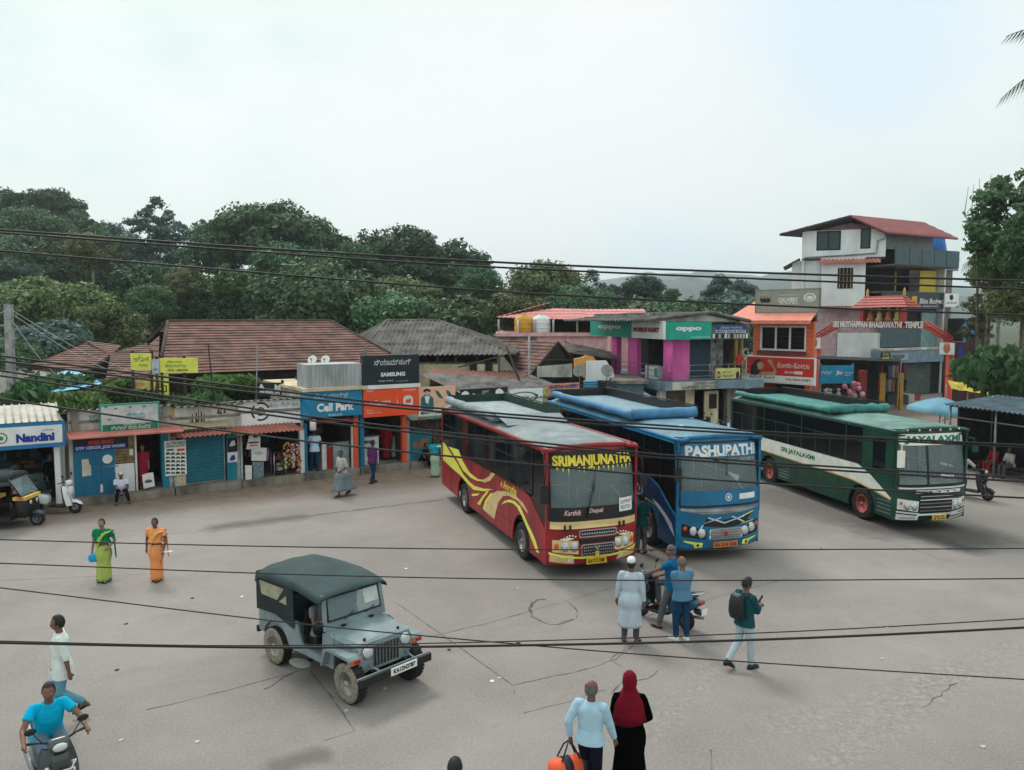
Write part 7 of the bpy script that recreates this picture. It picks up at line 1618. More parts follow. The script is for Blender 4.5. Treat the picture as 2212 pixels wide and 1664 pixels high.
M_clear=mat('yellowed_plastic_window',rgb(176,172,146,.9),.35,var=.3,scale=4)
for sd in (-1,1):
 y=sd*.704; q=MB()
 q.prism([(-1.60,y,1.50),(-.74,y,1.52),(-.98,y,1.26),(-1.52,y,1.25)],(0,sd*.004,0),M_clear); q.prism([(-.92,y,1.24),(-.68,y,1.40),(-.66,y,1.24)],(0,sd*.004,0),M_clear)
 q.prism([(-1.66,y+sd*.001,1.52),(-1.60,y+sd*.001,1.50),(-1.52,y+sd*.001,1.25),(-1.58,y+sd*.001,1.26)],(0,sd*.004,0),M_black)
 q.build('window',cv)
for y in (-.3,.3):
 q=MB(); q.box(-.32,.0,y-.22,y+.22,.62,.76,M_black); q.box(-.40,-.30,y-.22,y+.22,.70,1.2,M_black); q.build('seat',jt)
q=MB(); q.lathe([(.175,0),(.19,.012),(.175,.025),(.16,.012)],M_black,18,MT((.22,-.32,1.08))@MR(R(-55),4,'Y')); q.tube([(.22,-.32,1.08),(.55,-.32,.85)],.02,M_black,6); q.build('steering_wheel',jt)
q=MB(); q.tube([(.45,-.66,1.15),(.5,-.84,1.2)],.01,M_black,5); q.box(.49,.52,-.92,-.78,1.14,1.26,M_black); q.build('mirror',jt)
for ch in jt.children:
 if ch.name.split('.')[0] in ('bonnet','grille','headlight','front_fender','marker_lamp'):
  for o in [ch]+list(ch.children):
   for v in o.data.vertices:
    if v.co.x>.45:v.co.x=.45+(v.co.x-.45)*.79
# -- scooters
def scooter(label,loc,heading,paint,seatm=None,group='scooters in the yard',plate=None,inner=None):
 t=thing('scooter',label,'scooter',loc,R(heading),group)
 inner=inner or M_black; seatm=seatm or M_black
 for x,r,nm in ((.62,.215,'front'),(-.62,.215,'rear')):
  T_=MT((x,0,r)); q=MB(); q.lathe([(.12,-.04),(.17,-.052),(.205,-.035),(r,0),(.205,.035),(.17,.052),(.12,.04)],M_tyre,24,T_,axis='y'); wv=q.build('wheel',t)
  q=MB(); q.lathe([(.13,-.042),(.03,-.05),(.03,.05),(.13,.042)],M_steel,18,T_,axis='y')
  for k in range(5):a=2*PI*k/5; q.tube([(x,0,r),(x+.13*cos(a),0,r+.13*sin(a))],.018,M_steel,5)
  q.build('rim',wv)
 q=MB(); q.puff([(.36,.30),(.42,.42),(.56,.48),(.74,.44),(.88,.30),(.80,.34),(.62,.40),(.48,.34)],.085,paint,rnd=1); q.build('front_mudguard',t)
 q=MB(); q.tube([(.62,.07,.22),(.50,.07,.62)],.02,M_steel,6); q.tube([(.62,-.07,.22),(.50,-.07,.62)],.02,M_steel,6); q.build('fork',t)
 q=MB()
 def shield(off):
  def f(u,v):
   y=(u-.5)*2; wd=.20+.06*sin(v*PI*.9)-.05*v; return (.30+.20*(1-v)*.3+.14*(1-abs(y)**2)+off-.02*v+.06*(1-v),y*wd,.28+.66*v)
  return f
 q.grid(shield(.02),10,8,paint); q.grid(shield(-.02),10,8,inner); q.build('leg_shield',t)
 q=MB(); q.puff([(.50,.56),(.58,.70),(.56,.90),(.48,.94),(.42,.80),(.44,.60)],.10,paint,rnd=2); q.build('front_panel',t)
 q=MB(); q.puff([(-.22,.24),(.36,.22),(.40,.30),(-.20,.30)],.16,inner,rnd=1); q.build('floorboard',t)
 q=MB(); q.puff([(-.20,.30),(-.16,.62),(-.35,.72),(-.80,.76),(-1.0,.70),(-.92,.58),(-.70,.42),(-.40,.34)],.17,paint,cut=.6,inset=.2,rnd=2); q.build('rear_body',t)
 q=MB(); q.puff([(-.62,.26),(-.30,.28),(-.25,.40),(-.55,.42),(-.80,.36)],.11,M_dark,rnd=1); q.tube([(-.45,-.16,.25),(-.95,-.17,.32)],.045,M_steel,8); q.build('engine',t)
 q=MB(); q.puff([(-.12,.70),(-.10,.78),(-.35,.80),(-.55,.83),(-.88,.84),(-.90,.77),(-.5,.72)],.155,seatm,cut=.6,inset=.2,rnd=2); q.build('seat',t)
 q=MB(); q.tube([(-.55,.15,.78),(-.85,.16,.88),(-1.04,.12,.92),(-1.06,0,.93),(-1.04,-.12,.92),(-.85,-.16,.88),(-.55,-.15,.78)],.016,M_rail,6); q.build('grab_rail',t)
 q=MB(); q.puff([(.38,.92),(.52,.95),(.56,1.04),(.46,1.14),(.34,1.08)],.12,paint,rnd=2); q.build('headlight_cowl',t)
 q=MB(); q.ball((.545,0,1.02),(.03,.09,.06),M_lens,12); q.build('headlight',t)
 for sd in (-1,1):
  q=MB(); q.tube([(.42,sd*.08,1.05),(.34,sd*.22,1.07),(.27,sd*.35,1.06)],[.016,.016,.02],M_black,8); q.build('handlebar',t)
  q=MB(); q.tube([(.38,sd*.18,1.08),(.40,sd*.27,1.24)],.007,M_black,5); q.ball((.40,sd*.30,1.28),(.02,.075,.05),M_black,10); q.build('mirror',t)
  q=MB(); q.ball((.50,sd*.15,.74),(.05,.035,.025),M_lens,8); q.build('indicator',t)
 q=MB(); q.puff([(-1.0,.64),(-1.06,.68),(-1.04,.74),(-.98,.74)],.09,M_redlens,rnd=1); q.build('tail_lamp',t)
 q=MB(); q.box(-1.10,-1.08,-.10,.10,.46,.58,M_plate_w); q.puff([(-.85,.45),(-1.10,.44),(-1.06,.50),(-.85,.56)],.08,M_black,rnd=1); q.build('rear_mudguard',t)
 if plate:
  q=MB(); q.box(.62,.625,-.15,.15,.64,.72,M_plate_w,MT((-.02,0,.0))); pl=q.build('number_plate',t); q=MB(); text(q,plate,(-.13,.13,.655,.705),M_ink,lambda u,v:(.61,u,v),.03); q.build('lettering',pl)
  q=MB()
  for sd in (-1,1):q.tube([(.595,sd*.04,.58),(.56,sd*.17,.80)],.014,M_chrome,6)
  q.build('chrome_trim',t)
 return t
M_sdk=mat('dark_grey_scooter_paint',rgb(54,62,64,1.1),.3,var=.1,coat=.4); M_swh=mat('white_scooter_paint',rgb(222,226,230,1.1),.35,var=.1,coat=.3); M_sbl=mat('blue_grey_scooter_paint',rgb(52,92,112,1.1),.35,var=.1,coat=.3)
S1H=-50; S1=G(122,1592,1.0)*Vector((1,1,0))-Vector((.64,-.77,0))*.33
z_=scooter('dark grey scooter ridden out of the bottom left corner',S1,S1H,M_sdk,plate='KA12 S 4410'); z_.scale=(1,1,.93)
S2=G(1432,1345); S2H=134
z_=scooter('blue grey scooter straddled by a man in the centre of the yard',S2,S2H,M_sbl); z_.scale=(.92,.92,.95)
p=G(163,1109); scooter('white scooter parked between the milk kiosk and the blue shop',(p.x-.62,p.y-.04,0),4,M_swh)
p=G(1562,945); scooter('white and black scooter parked between the blue and green buses',(p.x,p.y-.8,0),-75,M_swh); p=G(1455,945); scooter('black scooter parked behind the blue bus near the brown shutter',(p.x,p.y+.5,0),20,M_black)
p=G(1515,945); scooter('dark scooter lying low between the two other parked scooters',(p.x,p.y,0),25,M_sdk)
p=G(2095,1075); S3=p; scooter('black scooter beside the waiting shed, held by a man in white',p,-60,M_black)
# -- auto rickshaw, mostly outside the left edge
p=G(69,1138); at=thing('auto_rickshaw','black, teal and yellow auto rickshaw cut by the left edge','auto rickshaw',(p.x-1.0,p.y+.1,0),R(4))
M_at=mat('teal_rickshaw_panel',rgb(22,120,126,1.2),.5,var=.25); M_ay=mat('rickshaw_yellow',rgb(226,186,84,1.1),.5,var=.15)
q=MB(); q.puff([(.98,.30),(1.0,.70),(.90,1.0),(.62,1.02),(.58,.30)],.42,M_black,cut=.7,inset=.12,rnd=1); q.box(-1.5,.60,-.64,.64,.28,.42,M_black); q.box(-1.55,-.7,-.66,.66,.42,.95,M_at); q.box(-.7,.2,-.66,-.62,.42,.80,M_at); q.build('body',at)
q=MB(); q.box(.60,.985,-.44,.44,.88,.98,M_ay); q.box(-1.56,-.2,-.67,.67,.80,.90,M_ay); st_=q.build('yellow_strip',at); q=MB(); text(q,'CNG',(.70,.92,.895,.96),M_redl,lambda u,v:(u,-.447,v),.05); q.build('lettering',st_)
q=MB(); q.prism([(.88,-.52,1.02),(.88,.52,1.02),(.52,.50,1.58),(.52,-.50,1.58)],(-.012,0,0),M_screen)
for sd in (-1,1):q.tube([(.90,sd*.53,1.0),(.52,sd*.52,1.60)],.025,M_black,6)
q.build('windscreen',at)
q=MB(); q.loft([[(x,y*k,z) for y,z in ((-.66,1.50),(-.60,1.64),(0,1.72),(.60,1.64),(.66,1.50),(.6,1.48),(-.6,1.48))] for x,k in ((.56,.85),(.4,1),(-1.4,1),(-1.6,.95))],M_canvd,True); q.box(-1.6,-1.58,-.62,.62,.95,1.6,M_canvd); q.build('canopy',at)
q=MB(); q.puff([(.78,.34),(.86,.44),(1.08,.50),(1.30,.42),(1.32,.34),(1.15,.40),(.95,.38)],.12,mat('slate_mudguard',rgb(60,76,88),.5),rnd=1); q.build('mudguard',at)
for x,y in ((1.08,0),(-1.1,-.55),(-1.1,.55)):wheel_parts(at,x,y,.22,.11,M_steel,outs=-1)
q=MB(); q.box(-.65,-.45,-.5,.5,.42,.62,M_black); q.box(-.1,.1,-.3,.3,.42,.66,M_black); q.build('seat',at)
q=MB(); q.tube([(.72,-.35,1.02),(.70,0,1.0),(.72,.35,1.02)],.018,M_black,6); q.build('handlebar',at)
for y in (-.36,.36):
 q=MB(); q.ball((1.0,y*.5,.78),(.03,.07,.07),M_lens,10); q.build('headlight',at)
# -- people
SKIN=[mat('skin_'+str(k),c,.6,var=.12,scale=9) for k,c in enumerate(((.20,.10,.065),(.15,.075,.05),(.29,.165,.115)))]
HAIR=mat('black_hair',(.010,.009,.009),.55,var=.4,scale=30); GREYH=mat('grey_hair',(.16,.16,.16),.7,var=.5,scale=40)
def cloth(n,r,g,b,k=1.15): return mat('cloth_'+n,rgb(r,g,b,k),.9,var=.09,scale=5,bump=.8,bscale=9,spec=.12)
def remesh(mb,vox,name,par,m):
 o=mb.build(name,par,fix=False); md=o.modifiers.new('r','REMESH'); md.mode='VOXEL'; md.voxel_size=vox; md.use_smooth_shade=True
 s2=o.modifiers.new('s','SMOOTH'); s2 .factor=.5; s2 .iterations=2
 bpy.context.view_layer.update()
 me=bpy.data.meshes.new_from_object(o.evaluated_get(bpy.context.evaluated_depsgraph_get())); o.modifiers.clear(); old=o.data; o.data=me; bpy.data.meshes.remove(old); me.name=name
 me.materials.clear(); me.materials.append(m)
 return o
def ik(a,b,l1,l2,pole):
 d=b-a; L=min(d.length,.998*(l1+l2)); dn=d.normalized(); x=(l1*l1-l2*l2+L*L)/(2*L); h=math.sqrt(max(0,l1*l1-x*x)); p=pole-dn*pole.dot(dn)
 return a+dn*x+p.normalized()*h,a+dn*L
VX=Vector
def person(label,loc,heading,h=1.68,pz=.925,lean=.03,twist=0,feet=None,hands=None,head=(0,0),skin=0,hair='short',top=None,sleeve=.45,hem=.14,legs=None,skirt=None,shoes='sandal',vox=.014,px=0,extra=None,hairm=None,cap=None,yaw_feet=(0,0),group=None,tuck=False):
 """one person: skeleton posed by foot and hand targets (left first), one continuous body, clothes over it"""
 t=thing('person',label,'person',loc,R(heading),group); k=h/1.70; t.scale=(k,k,k); sk=SKIN[skin]
 P=VX((px,0,pz)); sp=VX((sin(lean),0,cos(lean))); ax=VX((-sin(twist),cos(twist),0)); f=ax.cross(sp).normalized()
 N=P+sp*.50
 feet=[VX(q) for q in (feet or [(0,.10,.07),(0,-.10,.07)])]
 sh=[N-sp*.055+ax*.188,N-sp*.055-ax*.188]
 hands=[VX(q) if q else sh[i]+VX((.05,.07*(1,-1)[i],-.52)) for i,q in enumerate(hands or (None,None))]
 hips=[P+ax*.09,P-ax*.09]
 kn,an,el,wr=[],[],[],[]
 for i in (0,1):
  a,b=ik(hips[i],feet[i],.44,.42,VX((1,.12*(1,-1)[i],.12))); kn.append(a); an.append(b)
  a,b=ik(sh[i],hands[i],.285,.255,VX((-.75,.55*(1,-1)[i],-.35))); el.append(a); wr.append(b)
 def torso(mb,m,rows,g=0):
  mb.loft([[P+sp*d+f*(rx+g)*cos(2*PI*j/18)+ax*(ry+g)*sin(2*PI*j/18)+f*fo for j in range(18)] for d,rx,ry,fo in rows],m)
 B=MB(); fat=1.0
 torso(B,sk,[(-.11,.09,.14,0),(0,.105,.16,0),(.12,.10,.142,.01),(.28,.112,.160,.01),(.40,.10,.165,0),(.455,.075,.12,-.005),(.49,.056,.062,0),(.57,.052,.054,.012)])
 for i in (0,1):
  s_=(1,-1)[i]
  B.tube([hips[i]+VX((0,0,.04)),hips[i].lerp(kn[i],.4),kn[i],kn[i].lerp(an[i],.3),kn[i].lerp(an[i],.7),an[i]],[.088,.082,.056,.056,.042,.034],sk,10)
  fy=yaw_feet[i]; fd=VX((cos(fy),sin(fy),0)); dn=an[i]; pit=-.55 if feet[i].z>.13 and pz>.8 else 0
  tip=dn+fd*.155+VX((0,0,-.045+(-.07 if pit else 0))); B.tube([dn-fd*.05+VX((0,0,-.03)),dn+fd*.03+VX((0,0,-.028)),dn.lerp(tip,.65)+VX((0,0,.004)),tip],[.034,.042,.036,.022],sk,8)
  B.tube([sh[i]-ax*s_*.05,sh[i],sh[i].lerp(el[i],.5),el[i],el[i].lerp(wr[i],.35),wr[i]],[.054,.052,.045,.038,.038,.026],sk,10)
  hd=(wr[i]-el[i]).normalized(); sd_=VX((0,1,0)).cross(hd); sd_=sd_.normalized() if sd_.length>.1 else VX((1,0,0)); pn=hd.cross(sd_).normalized()*s_
  pc=wr[i]+hd*.05; B.tube([wr[i],wr[i]+hd*.03,wr[i]+hd*.085],[.025,.033,.032],sk,8)
  for j,L in enumerate((.062,.072,.068,.052)):
   b0=wr[i]+hd*.08+sd_*(.024-.016*j); m1=b0+hd*L*.5+pn*-.006; B.tube([b0,m1,m1+(hd*.7-pn*.7).normalized()*L*.5],[.0095,.009,.007],sk,6)
  b0=wr[i]+hd*.03+sd_*.026; B.tube([b0,b0+(hd*.7+sd_*.7)*.035,b0+(hd*.9+sd_*.45)*.066],[.012,.011,.008],sk,6)
 hy,hpit=head; HC=N+sp*.06+VX((.02,0,.10)); HM=MT(HC)@MR(hy,4,'Z')@MR(hpit,4,'Y')
 def hv(th,ph,g=1.0):
  x,y,z=sin(th)*cos(ph),sin(th)*sin(ph),cos(th)
  X,Y,Z=x*.099,y*.079,z*.123
  if z<0:Y*=1+.28*z; X=X*(1+.12*z)+.012*-z*(x>0)
  if x>.3:X+=.024*math.exp(-(y/.2)**2-((z+.18)/.2)**2)-.007*(math.exp(-((abs(y)-.42)/.18)**2-((z-.12)/.12)**2))+.006*math.exp(-(y/.3)**2-((z+.55)/.09)**2)
  return VX((X*g,Y*g,Z*g))
 vs=[hv(PI*a/16,2*PI*b/24) for a in range(17) for b in range(24)]; fs=[[a*24+b,(a+1)*24+b,(a+1)*24+(b+1)%24,a*24+(b+1)%24] for a in range(16) for b in range(24)]
 B.add(vs,fs,sk,True,HM)
 for s_ in (-1,1):B.ball((-.005,s_*.074,-.005),(.018,.012,.03),sk,8,HM)
 remesh(B,vox*.8,'body',t,sk)
 E=MB()
 for s_ in (-1,1):
  E=MB(); E.ball((.080,s_*.031,.014),(.008,.013,.007),M_plate_w,8,HM); E.ball((.086,s_*.031,.014),(.004,.006,.006),M_ink,6,HM); E.build('eye',t)
 E=MB(); E.ball((.088,0,-.062),(.008,.024,.007),mat('lips',(.16,.06,.05),.6),8,HM); E.build('mouth',t)
 hm_=hairm or HAIR
 if hair:
  q=MB(); keep=[]
  for a in range(16):
   for b in range(24):
    th,ph=PI*(a+.5)/16,2*PI*(b+.5)/24; z=cos(th); x=sin(th)*cos(ph)
    ok=(z>.42+.22*(x>.3) or (x<.25 and z>-.15) or (x<-.25 and z>-.55)) if hair!='bald' else (x<.2 and -.5<z<.38)
    if ok:keep.append(fs[a*24+b])
  rr=RNG(label); q.add([hv(PI*a/16,2*PI*b/24,1.075+rr.uniform(0,.03))+VX((-.004,0,.006)) for a in range(17) for b in range(24)],keep,hm_,True,HM)
  if hair=='bun':q.ball((-.105,0,-.03),(.045,.05,.05),hm_,10,HM)
  if hair=='short' and not cap and skin==1:q.ball((.088,0,-.045),(.007,.032,.007),hm_,8,HM)
  q.build('hair',t)
 if cap:q=MB(); q.lathe([(.088,-.01),(.094,.03),(.09,.07),(.06,.105),(.001,.115)],cap,18,HM@MT((-.008,0,.035))@Matrix.Diagonal((1.1,.9,1,1))); q.build('cap',t)
 if top:
  q=MB(); g=.014; b_=-hem
  torso(q,top,[(b_,.142,.198,0),(max(b_+.05,-.03),.132,.188,0),(.12,.106,.152,.012),(.28,.116,.166,.012),(.38,.104,.172,0),(.425,.092,.150,-.002),(.455,.076,.110,-.004),(.485,.060,.070,0),(.505,.058,.062,0)],g+.008)
  for i in (0,1):
   s_=(1,-1)[i]; so_=sh[i]-sp*.022-ax*s_*.012; e_=[sh[i]-ax*s_*.09,sh[i]-ax*s_*.045,sh[i],sh[i].lerp(el[i],.12),sh[i].lerp(el[i],.55)]; r_=[.062,.070,.071,.071,.066]
   if sleeve<=.3:e_=e_[:4]+[sh[i].lerp(el[i],sleeve*2)]
   if sleeve>.5:e_+=[el[i],el[i].lerp(wr[i],(sleeve-.5)*2)]; r_+=[.060,.044]
   q.tube(e_,r_,top,12)
  remesh(q,vox,'shirt' if not skirt else 'blouse',t,top)
 if legs:
  q=MB(); torso(q,legs,[(-.12,.10,.15,0),(-.02,.108,.160,0),(.05,.10,.145,0)],.012)
  for i in (0,1):q.tube([hips[i]+VX((0,0,.02)),hips[i].lerp(kn[i],.4),kn[i],kn[i].lerp(an[i],.5),an[i]+(kn[i]-an[i]).normalized()*.03],[.098,.094,.075,.066,.058],legs,12)
  remesh(q,vox,'trousers',t,legs)
 if skirt:
  m,z0,z1,r0,r1,fold=skirt; ce=(an[0]+an[1])/2; q=MB(); rings=[]; sprd=abs(an[0].x-an[1].x)/2; n=40
  for i in range(13):
   v=i/12; z=z0+(z1-z0)*v; c=VX((P.x,0,0)).lerp(VX((ce.x,ce.y,0)),v*.8); ring=[]; hipb=.055*sin(PI*min(1,v*2.2))
   for j in range(n):
    a=2*PI*j/n; rr_=r0+(r1-r0)*v+hipb; fo=1+fold*v*sin(a*7+2*v)+fold*.5*v*sin(a*13+1)
    ring.append((c.x+(rr_*.92+sprd*v)*cos(a)*fo,c.y+rr_*sin(a)*fo,z))
   rings.append(ring)
  q.loft(rings,m,True); q.build('skirt',t)
 for i in (0,1):
  fy=yaw_feet[i]; fd=VX((cos(fy),sin(fy),0)); lf=VX((-fd.y,fd.x,0)); dn=an[i]; q=MB(); dz=-.065
  tip=-.10 if feet[i].z>.13 and pz>.8 else 0
  sole=[(-.075,.03),(-.03,.04),(.08,.046),(.15,.04),(.19,.02)]
  pts=[dn+fd*x+lf*y+VX((0,0,dz+tip*max(0,x)/.19)) for x,y in sole]+[dn+fd*x-lf*y+VX((0,0,dz+tip*max(0,x)/.19)) for x,y in reversed(sole)]
  ms=M_black if shoes!='white' else M_white
  q.prism(pts,(0,0,.018),ms)
  if shoes!='sandal':q.tube([dn-fd*.055+VX((0,0,-.03)),dn+fd*.03+VX((0,0,-.028)),dn+fd*.1+VX((0,0,-.036+tip*.5)),dn+fd*.175+VX((0,0,-.046+tip))],[.042,.05,.044,.026],ms,10)
  else :q.tube([dn+fd*.09+lf*.04+VX((0,0,-.05)),dn+fd*.10+VX((0,0,-.012)),dn+fd*.09-lf*.04+VX((0,0,-.05))],.01,ms,6)
  q.build('shoe' if shoes!='sandal' else 'sandal',t)
 if extra:extra(t,P,sp,ax,f,sh,wr,N)
 return t,wr
def drape(m,end=None,side=1):
 """sari end: from the far hip across the chest, over the shoulder and down behind the arm"""
 def fn(t,P,sp,ax,f,sh,wr,N):
  q=MB(); pts=[P-ax*.17*side+sp*.06+f*.06,P-ax*.06*side+sp*.16+f*.152,P+ax*.06*side+sp*.30+f*.168,P+ax*.13*side+sp*.42+f*.135,P+ax*.15*side+sp*.485,P+ax*.15*side+sp*.40-f*.13]
  wv=[VX((0,0,.10)),VX((0,0,.12)),ax*.06+sp*.10,ax*.09+sp*.02,ax*.09,ax*.09]
  def g(u,v):
   i=min(int(u*5),4); k=u*5-i; return pts[i].lerp(pts[i+1],k)+wv[i].lerp(wv[i+1],k)*(v*2-1)*1.2+f*.008*sin(v*16+u*4)
  q.grid(g,24,10,m); q.grid( lambda u,v:g(u,v)-f*.02,24,10,m); q.build('sari_drape',t)
  q=MB(); c0=P+ax*.24*side+sp*.36-f*.02
  q.grid( lambda u,v:c0+VX((-.02+.03*sin(u*9),(.02+.09*(u-.3)+.03*v)*side,-.62*v+.02*sin(u*7)))+f*(.14*(u-.5)),10,10,end or m); q.grid( lambda u,v:c0+VX((-.02+.03*sin(u*9),(.032+.09*(u-.3)+.03*v)*side,-.62*v+.02*sin(u*7)))+f*(.14*(u-.5)),10,10,end or m); q.build('sari_end',t)
 return fn
def held(name,label,cat,at,fn,group=None):
 t=thing(name,label,cat,at,0,group); fn(t); return t
def wpos(pt,i):
 t,wr=pt; k=t.scale[0]; return t.location+MR(t.rotation_euler.z,3,'Z')@(wr[i]*k)
c_white=cloth('white',226,226,222); c_jean=cloth('jean',92,138,158); c_dkjean=cloth('dark_jean',26,62,92,1.0); c_navy=cloth('navy_trouser',16,20,34); c_grey=cloth('grey_trouser',84,88,90)
c_red=cloth('deep_red',140,30,46); c_blk=mat('black_gown',(.0012,.0012,.0015),.95,var=.1,scale=5,bump=.8,bscale=9,spec=.02)
def along(v,heading,d): return VX(v)+VX((cos(R(heading))*d[0]-sin(R(heading))*d[1],sin(R(heading))*d[0]+cos(R(heading))*d[1],0))
# scooter rider, bottom left
person('man in a bright blue polo shirt riding the dark grey scooter',along(S1,S1H,(-.28,0)),S1H,1.70,pz=.82,lean=.32,feet=[(.46,.10,.34),(.46,-.10,.34)],hands=[(.55,.36,.99),(.55,-.36,.99)],head=(-.25,.1),skin=0,top=cloth('bright_blue',0,160,200,1.2),sleeve=.28,legs=cloth('blue_grey',88,112,128),shoes='black',vox=.011,hem=.10)
# man walking left, white shirt
W1_=person('man in a white shirt and light jeans walking left past the scooter rider',G(140,1552),208,1.70,feet=[(-.30,.08,.24),(.14,-.08,.07)],hands=[(-.12,.26,.74),(.14,-.24,.76)],head=(-.1,.05),skin=1,top=cloth('off_white',204,212,208),sleeve=.62,hem=.22,legs=c_jean,vox=.011)
hp_=wpos(W1_,1)
def fbag(t):
 q=MB(); q.loft([[(.05*s*cos(a*PI/6),.035*s*sin(a*PI/6),z) for a in range(12)] for s,z in ((.3,0),(1.4,-.06),(2.0,-.16),(1.8,-.26),(.8,-.30))],mat('thin_plastic',rgb(196,206,222),.4,var=.2)); q.build('bag_body',t)
held('plastic_bag','small pale plastic bag held by the man walking left','bag',hp_+VX((0,0,-.06)),fbag)
# two women in saris
c_lime=cloth('lime_sari',158,172,92); c_teale=cloth('teal_end',0,112,108); c_gblouse=cloth('green_blouse',0,112,70)
L1_=person('woman in a lime green sari with a teal border and a dark green blouse',G(226,1256),-88,1.56,feet=[(.05,.09,.07),(-.04,-.09,.07)],hands=[(.16,.22,.98),(.07,-.27,.76)],skin=2,hair='bun',top=c_gblouse,sleeve=.45,hem=-.14,skirt=(c_lime,1.0,.06,.15,.18,.07),extra=drape(c_lime,c_teale),vox=.013)
q=MB(); q.loft([[(.02+.172*cos(a*PI/20),.182*sin(a*PI/20),z) for a in range(40)] for z in (.03,.10)],c_teale); q.build('sari_border',L1_[0])
hp_=wpos(L1_,1); held('cloth_pouch','small blue pouch in the hand of the woman in the lime green sari','pouch',hp_+VX((.04,-.05,-.05)),lambda t:MB().puff([(-.10,-.20),(.10,-.20),(.11,-.03),(0,.02),(-.11,-.03)],.05,mat('bright_blue_pouch',rgb(0,140,196,1.2),.6),rnd=2).build('pouch_body',t))
c_ora=cloth('orange_sari',220,142,88); c_ysari=cloth('yellow_orange_drape',226,164,92)
L2_=person('woman in an orange sari carrying a folded paper',G(340,1254),-92,1.56,feet=[(.06,.07,.07),(-.06,-.07,.07)],hands=[(.20,.30,.90),(.0,-.26,.86)],skin=1,hair='bun',top=c_ora,sleeve=.4,hem=-.14,skirt=(c_ora,1.0,.06,.15,.15,.06),extra=drape(c_ysari,c_ora),vox=.013)
hp_=wpos(L2_,0); held('folded_paper','white folded paper held by the woman in the orange sari','paper',hp_+VX((.10,-.02,-.04)),lambda t:MB().box(-.10,.12,-.04,.04,-.012,.012,M_white).build('sheets',t))
# group round the blue grey scooter
person('man in a long pale robe and white skullcap seen from behind',G(1361,1387),72,1.70,pz=.92,feet=[(.0,.12,.07),(-.02,-.12,.07)],hands=[(.06,.30,.72),(.0,-.28,.72)],skin=1,cap=M_white,top=cloth('pale_robe',188,202,214,.85),sleeve=.95,hem=.0,skirt=(cloth('pale_robe',188,202,214,.85),1.02,.36,.165,.245,.05),legs=cloth('short_grey',70,74,80),vox=.011,yaw_feet=(.3,-.3))
sl_=along(S2,S2H,(-.22,0))
person('grey haired man in a blue shirt astride the blue grey scooter',sl_,S2H,1.72,pz=.90,lean=.05,twist=.35,feet=[(.10,.32,.07),(.40,-.10,.36)],hands=[(.46,.34,1.05),(.30,.05,1.0)],head=(.9,.05),skin=0,hairm=GREYH,top=cloth('royal_blue',12,94,140,1.0),sleeve=.32,hem=.10,legs=c_grey,vox=.011)
person('bald man in a denim blue shirt and dark jeans with white shoes',G(1472,1384),104,1.70,feet=[(.02,.11,.07),(-.03,-.10,.07)],hands=[(.22,-.02,1.14),(.22,.04,1.12)],head=(.3,.1),skin=0,hair='bald',hairm=GREYH,top=cloth('denim_shirt',84,126,156,1.0),sleeve=.6,hem=.08,legs=c_dkjean,shoes='white',vox=.011,yaw_feet=(.5,-.2))
def pack(t,P,sp,ax,f,sh,wr,N):
 M_=Matrix(((f.x,ax.x,sp.x,P.x),(f.y,ax.y,sp.y,P.y),(f.z,ax.z,sp.z,P.z),(0,0,0,1)))
 for s_ in (-1,1):
  q=MB(); q.tube([M_@VX(p) for p in ((-.12,s_*.10,.46),(.0,s_*.12,.51),(.11,s_*.12,.42),(.11,s_*.12,.22),(-.10,s_*.13,.08))],.018,M_black,6); q.build('bag_strap',t)
bp=G(1606,1444)
B1_=person('man in a dark green hooded jacket walking with phone and backpack',bp,28,1.70,feet=[(-.34,.07,.18),(.10,-.08,.07)],hands=[(.34,.06,1.12),(.34,-.04,1.14)],head=(-.1,.45),skin=0,top=cloth('dark_green',22,66,70,1.2),sleeve=.92,hem=.10,legs=cloth('pale_jean',160,176,184),shoes='black',vox=.011,extra=pack)
bt_=along(bp,28,(-.21,0)); tt=thing('backpack','black backpack on the back of the man in the green jacket','backpack',(bt_.x,bt_.y,.98),R(28))
q=MB(); q.loft([[(dx+rx*cos(a*PI/10),ry*sin(a*PI/10),z) for a in range(20)] for z,rx,ry,dx in ((0,.04,.10,.01),(.02,.08,.145,0),(.12,.105,.16,-.01),(.30,.10,.16,0),(.42,.08,.14,.01),(.48,.03,.07,.03))],mat('black_nylon',(.012,.014,.016),.6,var=.3,bump=.4,bscale=12)); q.build('sack',tt)
q=MB(); q.puff([(-.06,.40),(.06,.40),(.05,.48),(-.05,.48)],.09,cloth('grey_flap',90,106,110),rnd=1); q.build('flap',tt)
hp_=wpos(B1_,0); held('mobile_phone','dark phone held by the man with the backpack','phone',hp_+VX((.05,.03,.06)),lambda t:MB().prism([(-.005,-.035,-.02),(-.005,.035,-.02),(.07,.035,.11),(.07,-.035,.11)],(.008,0,-.004),M_black).build('case',t))
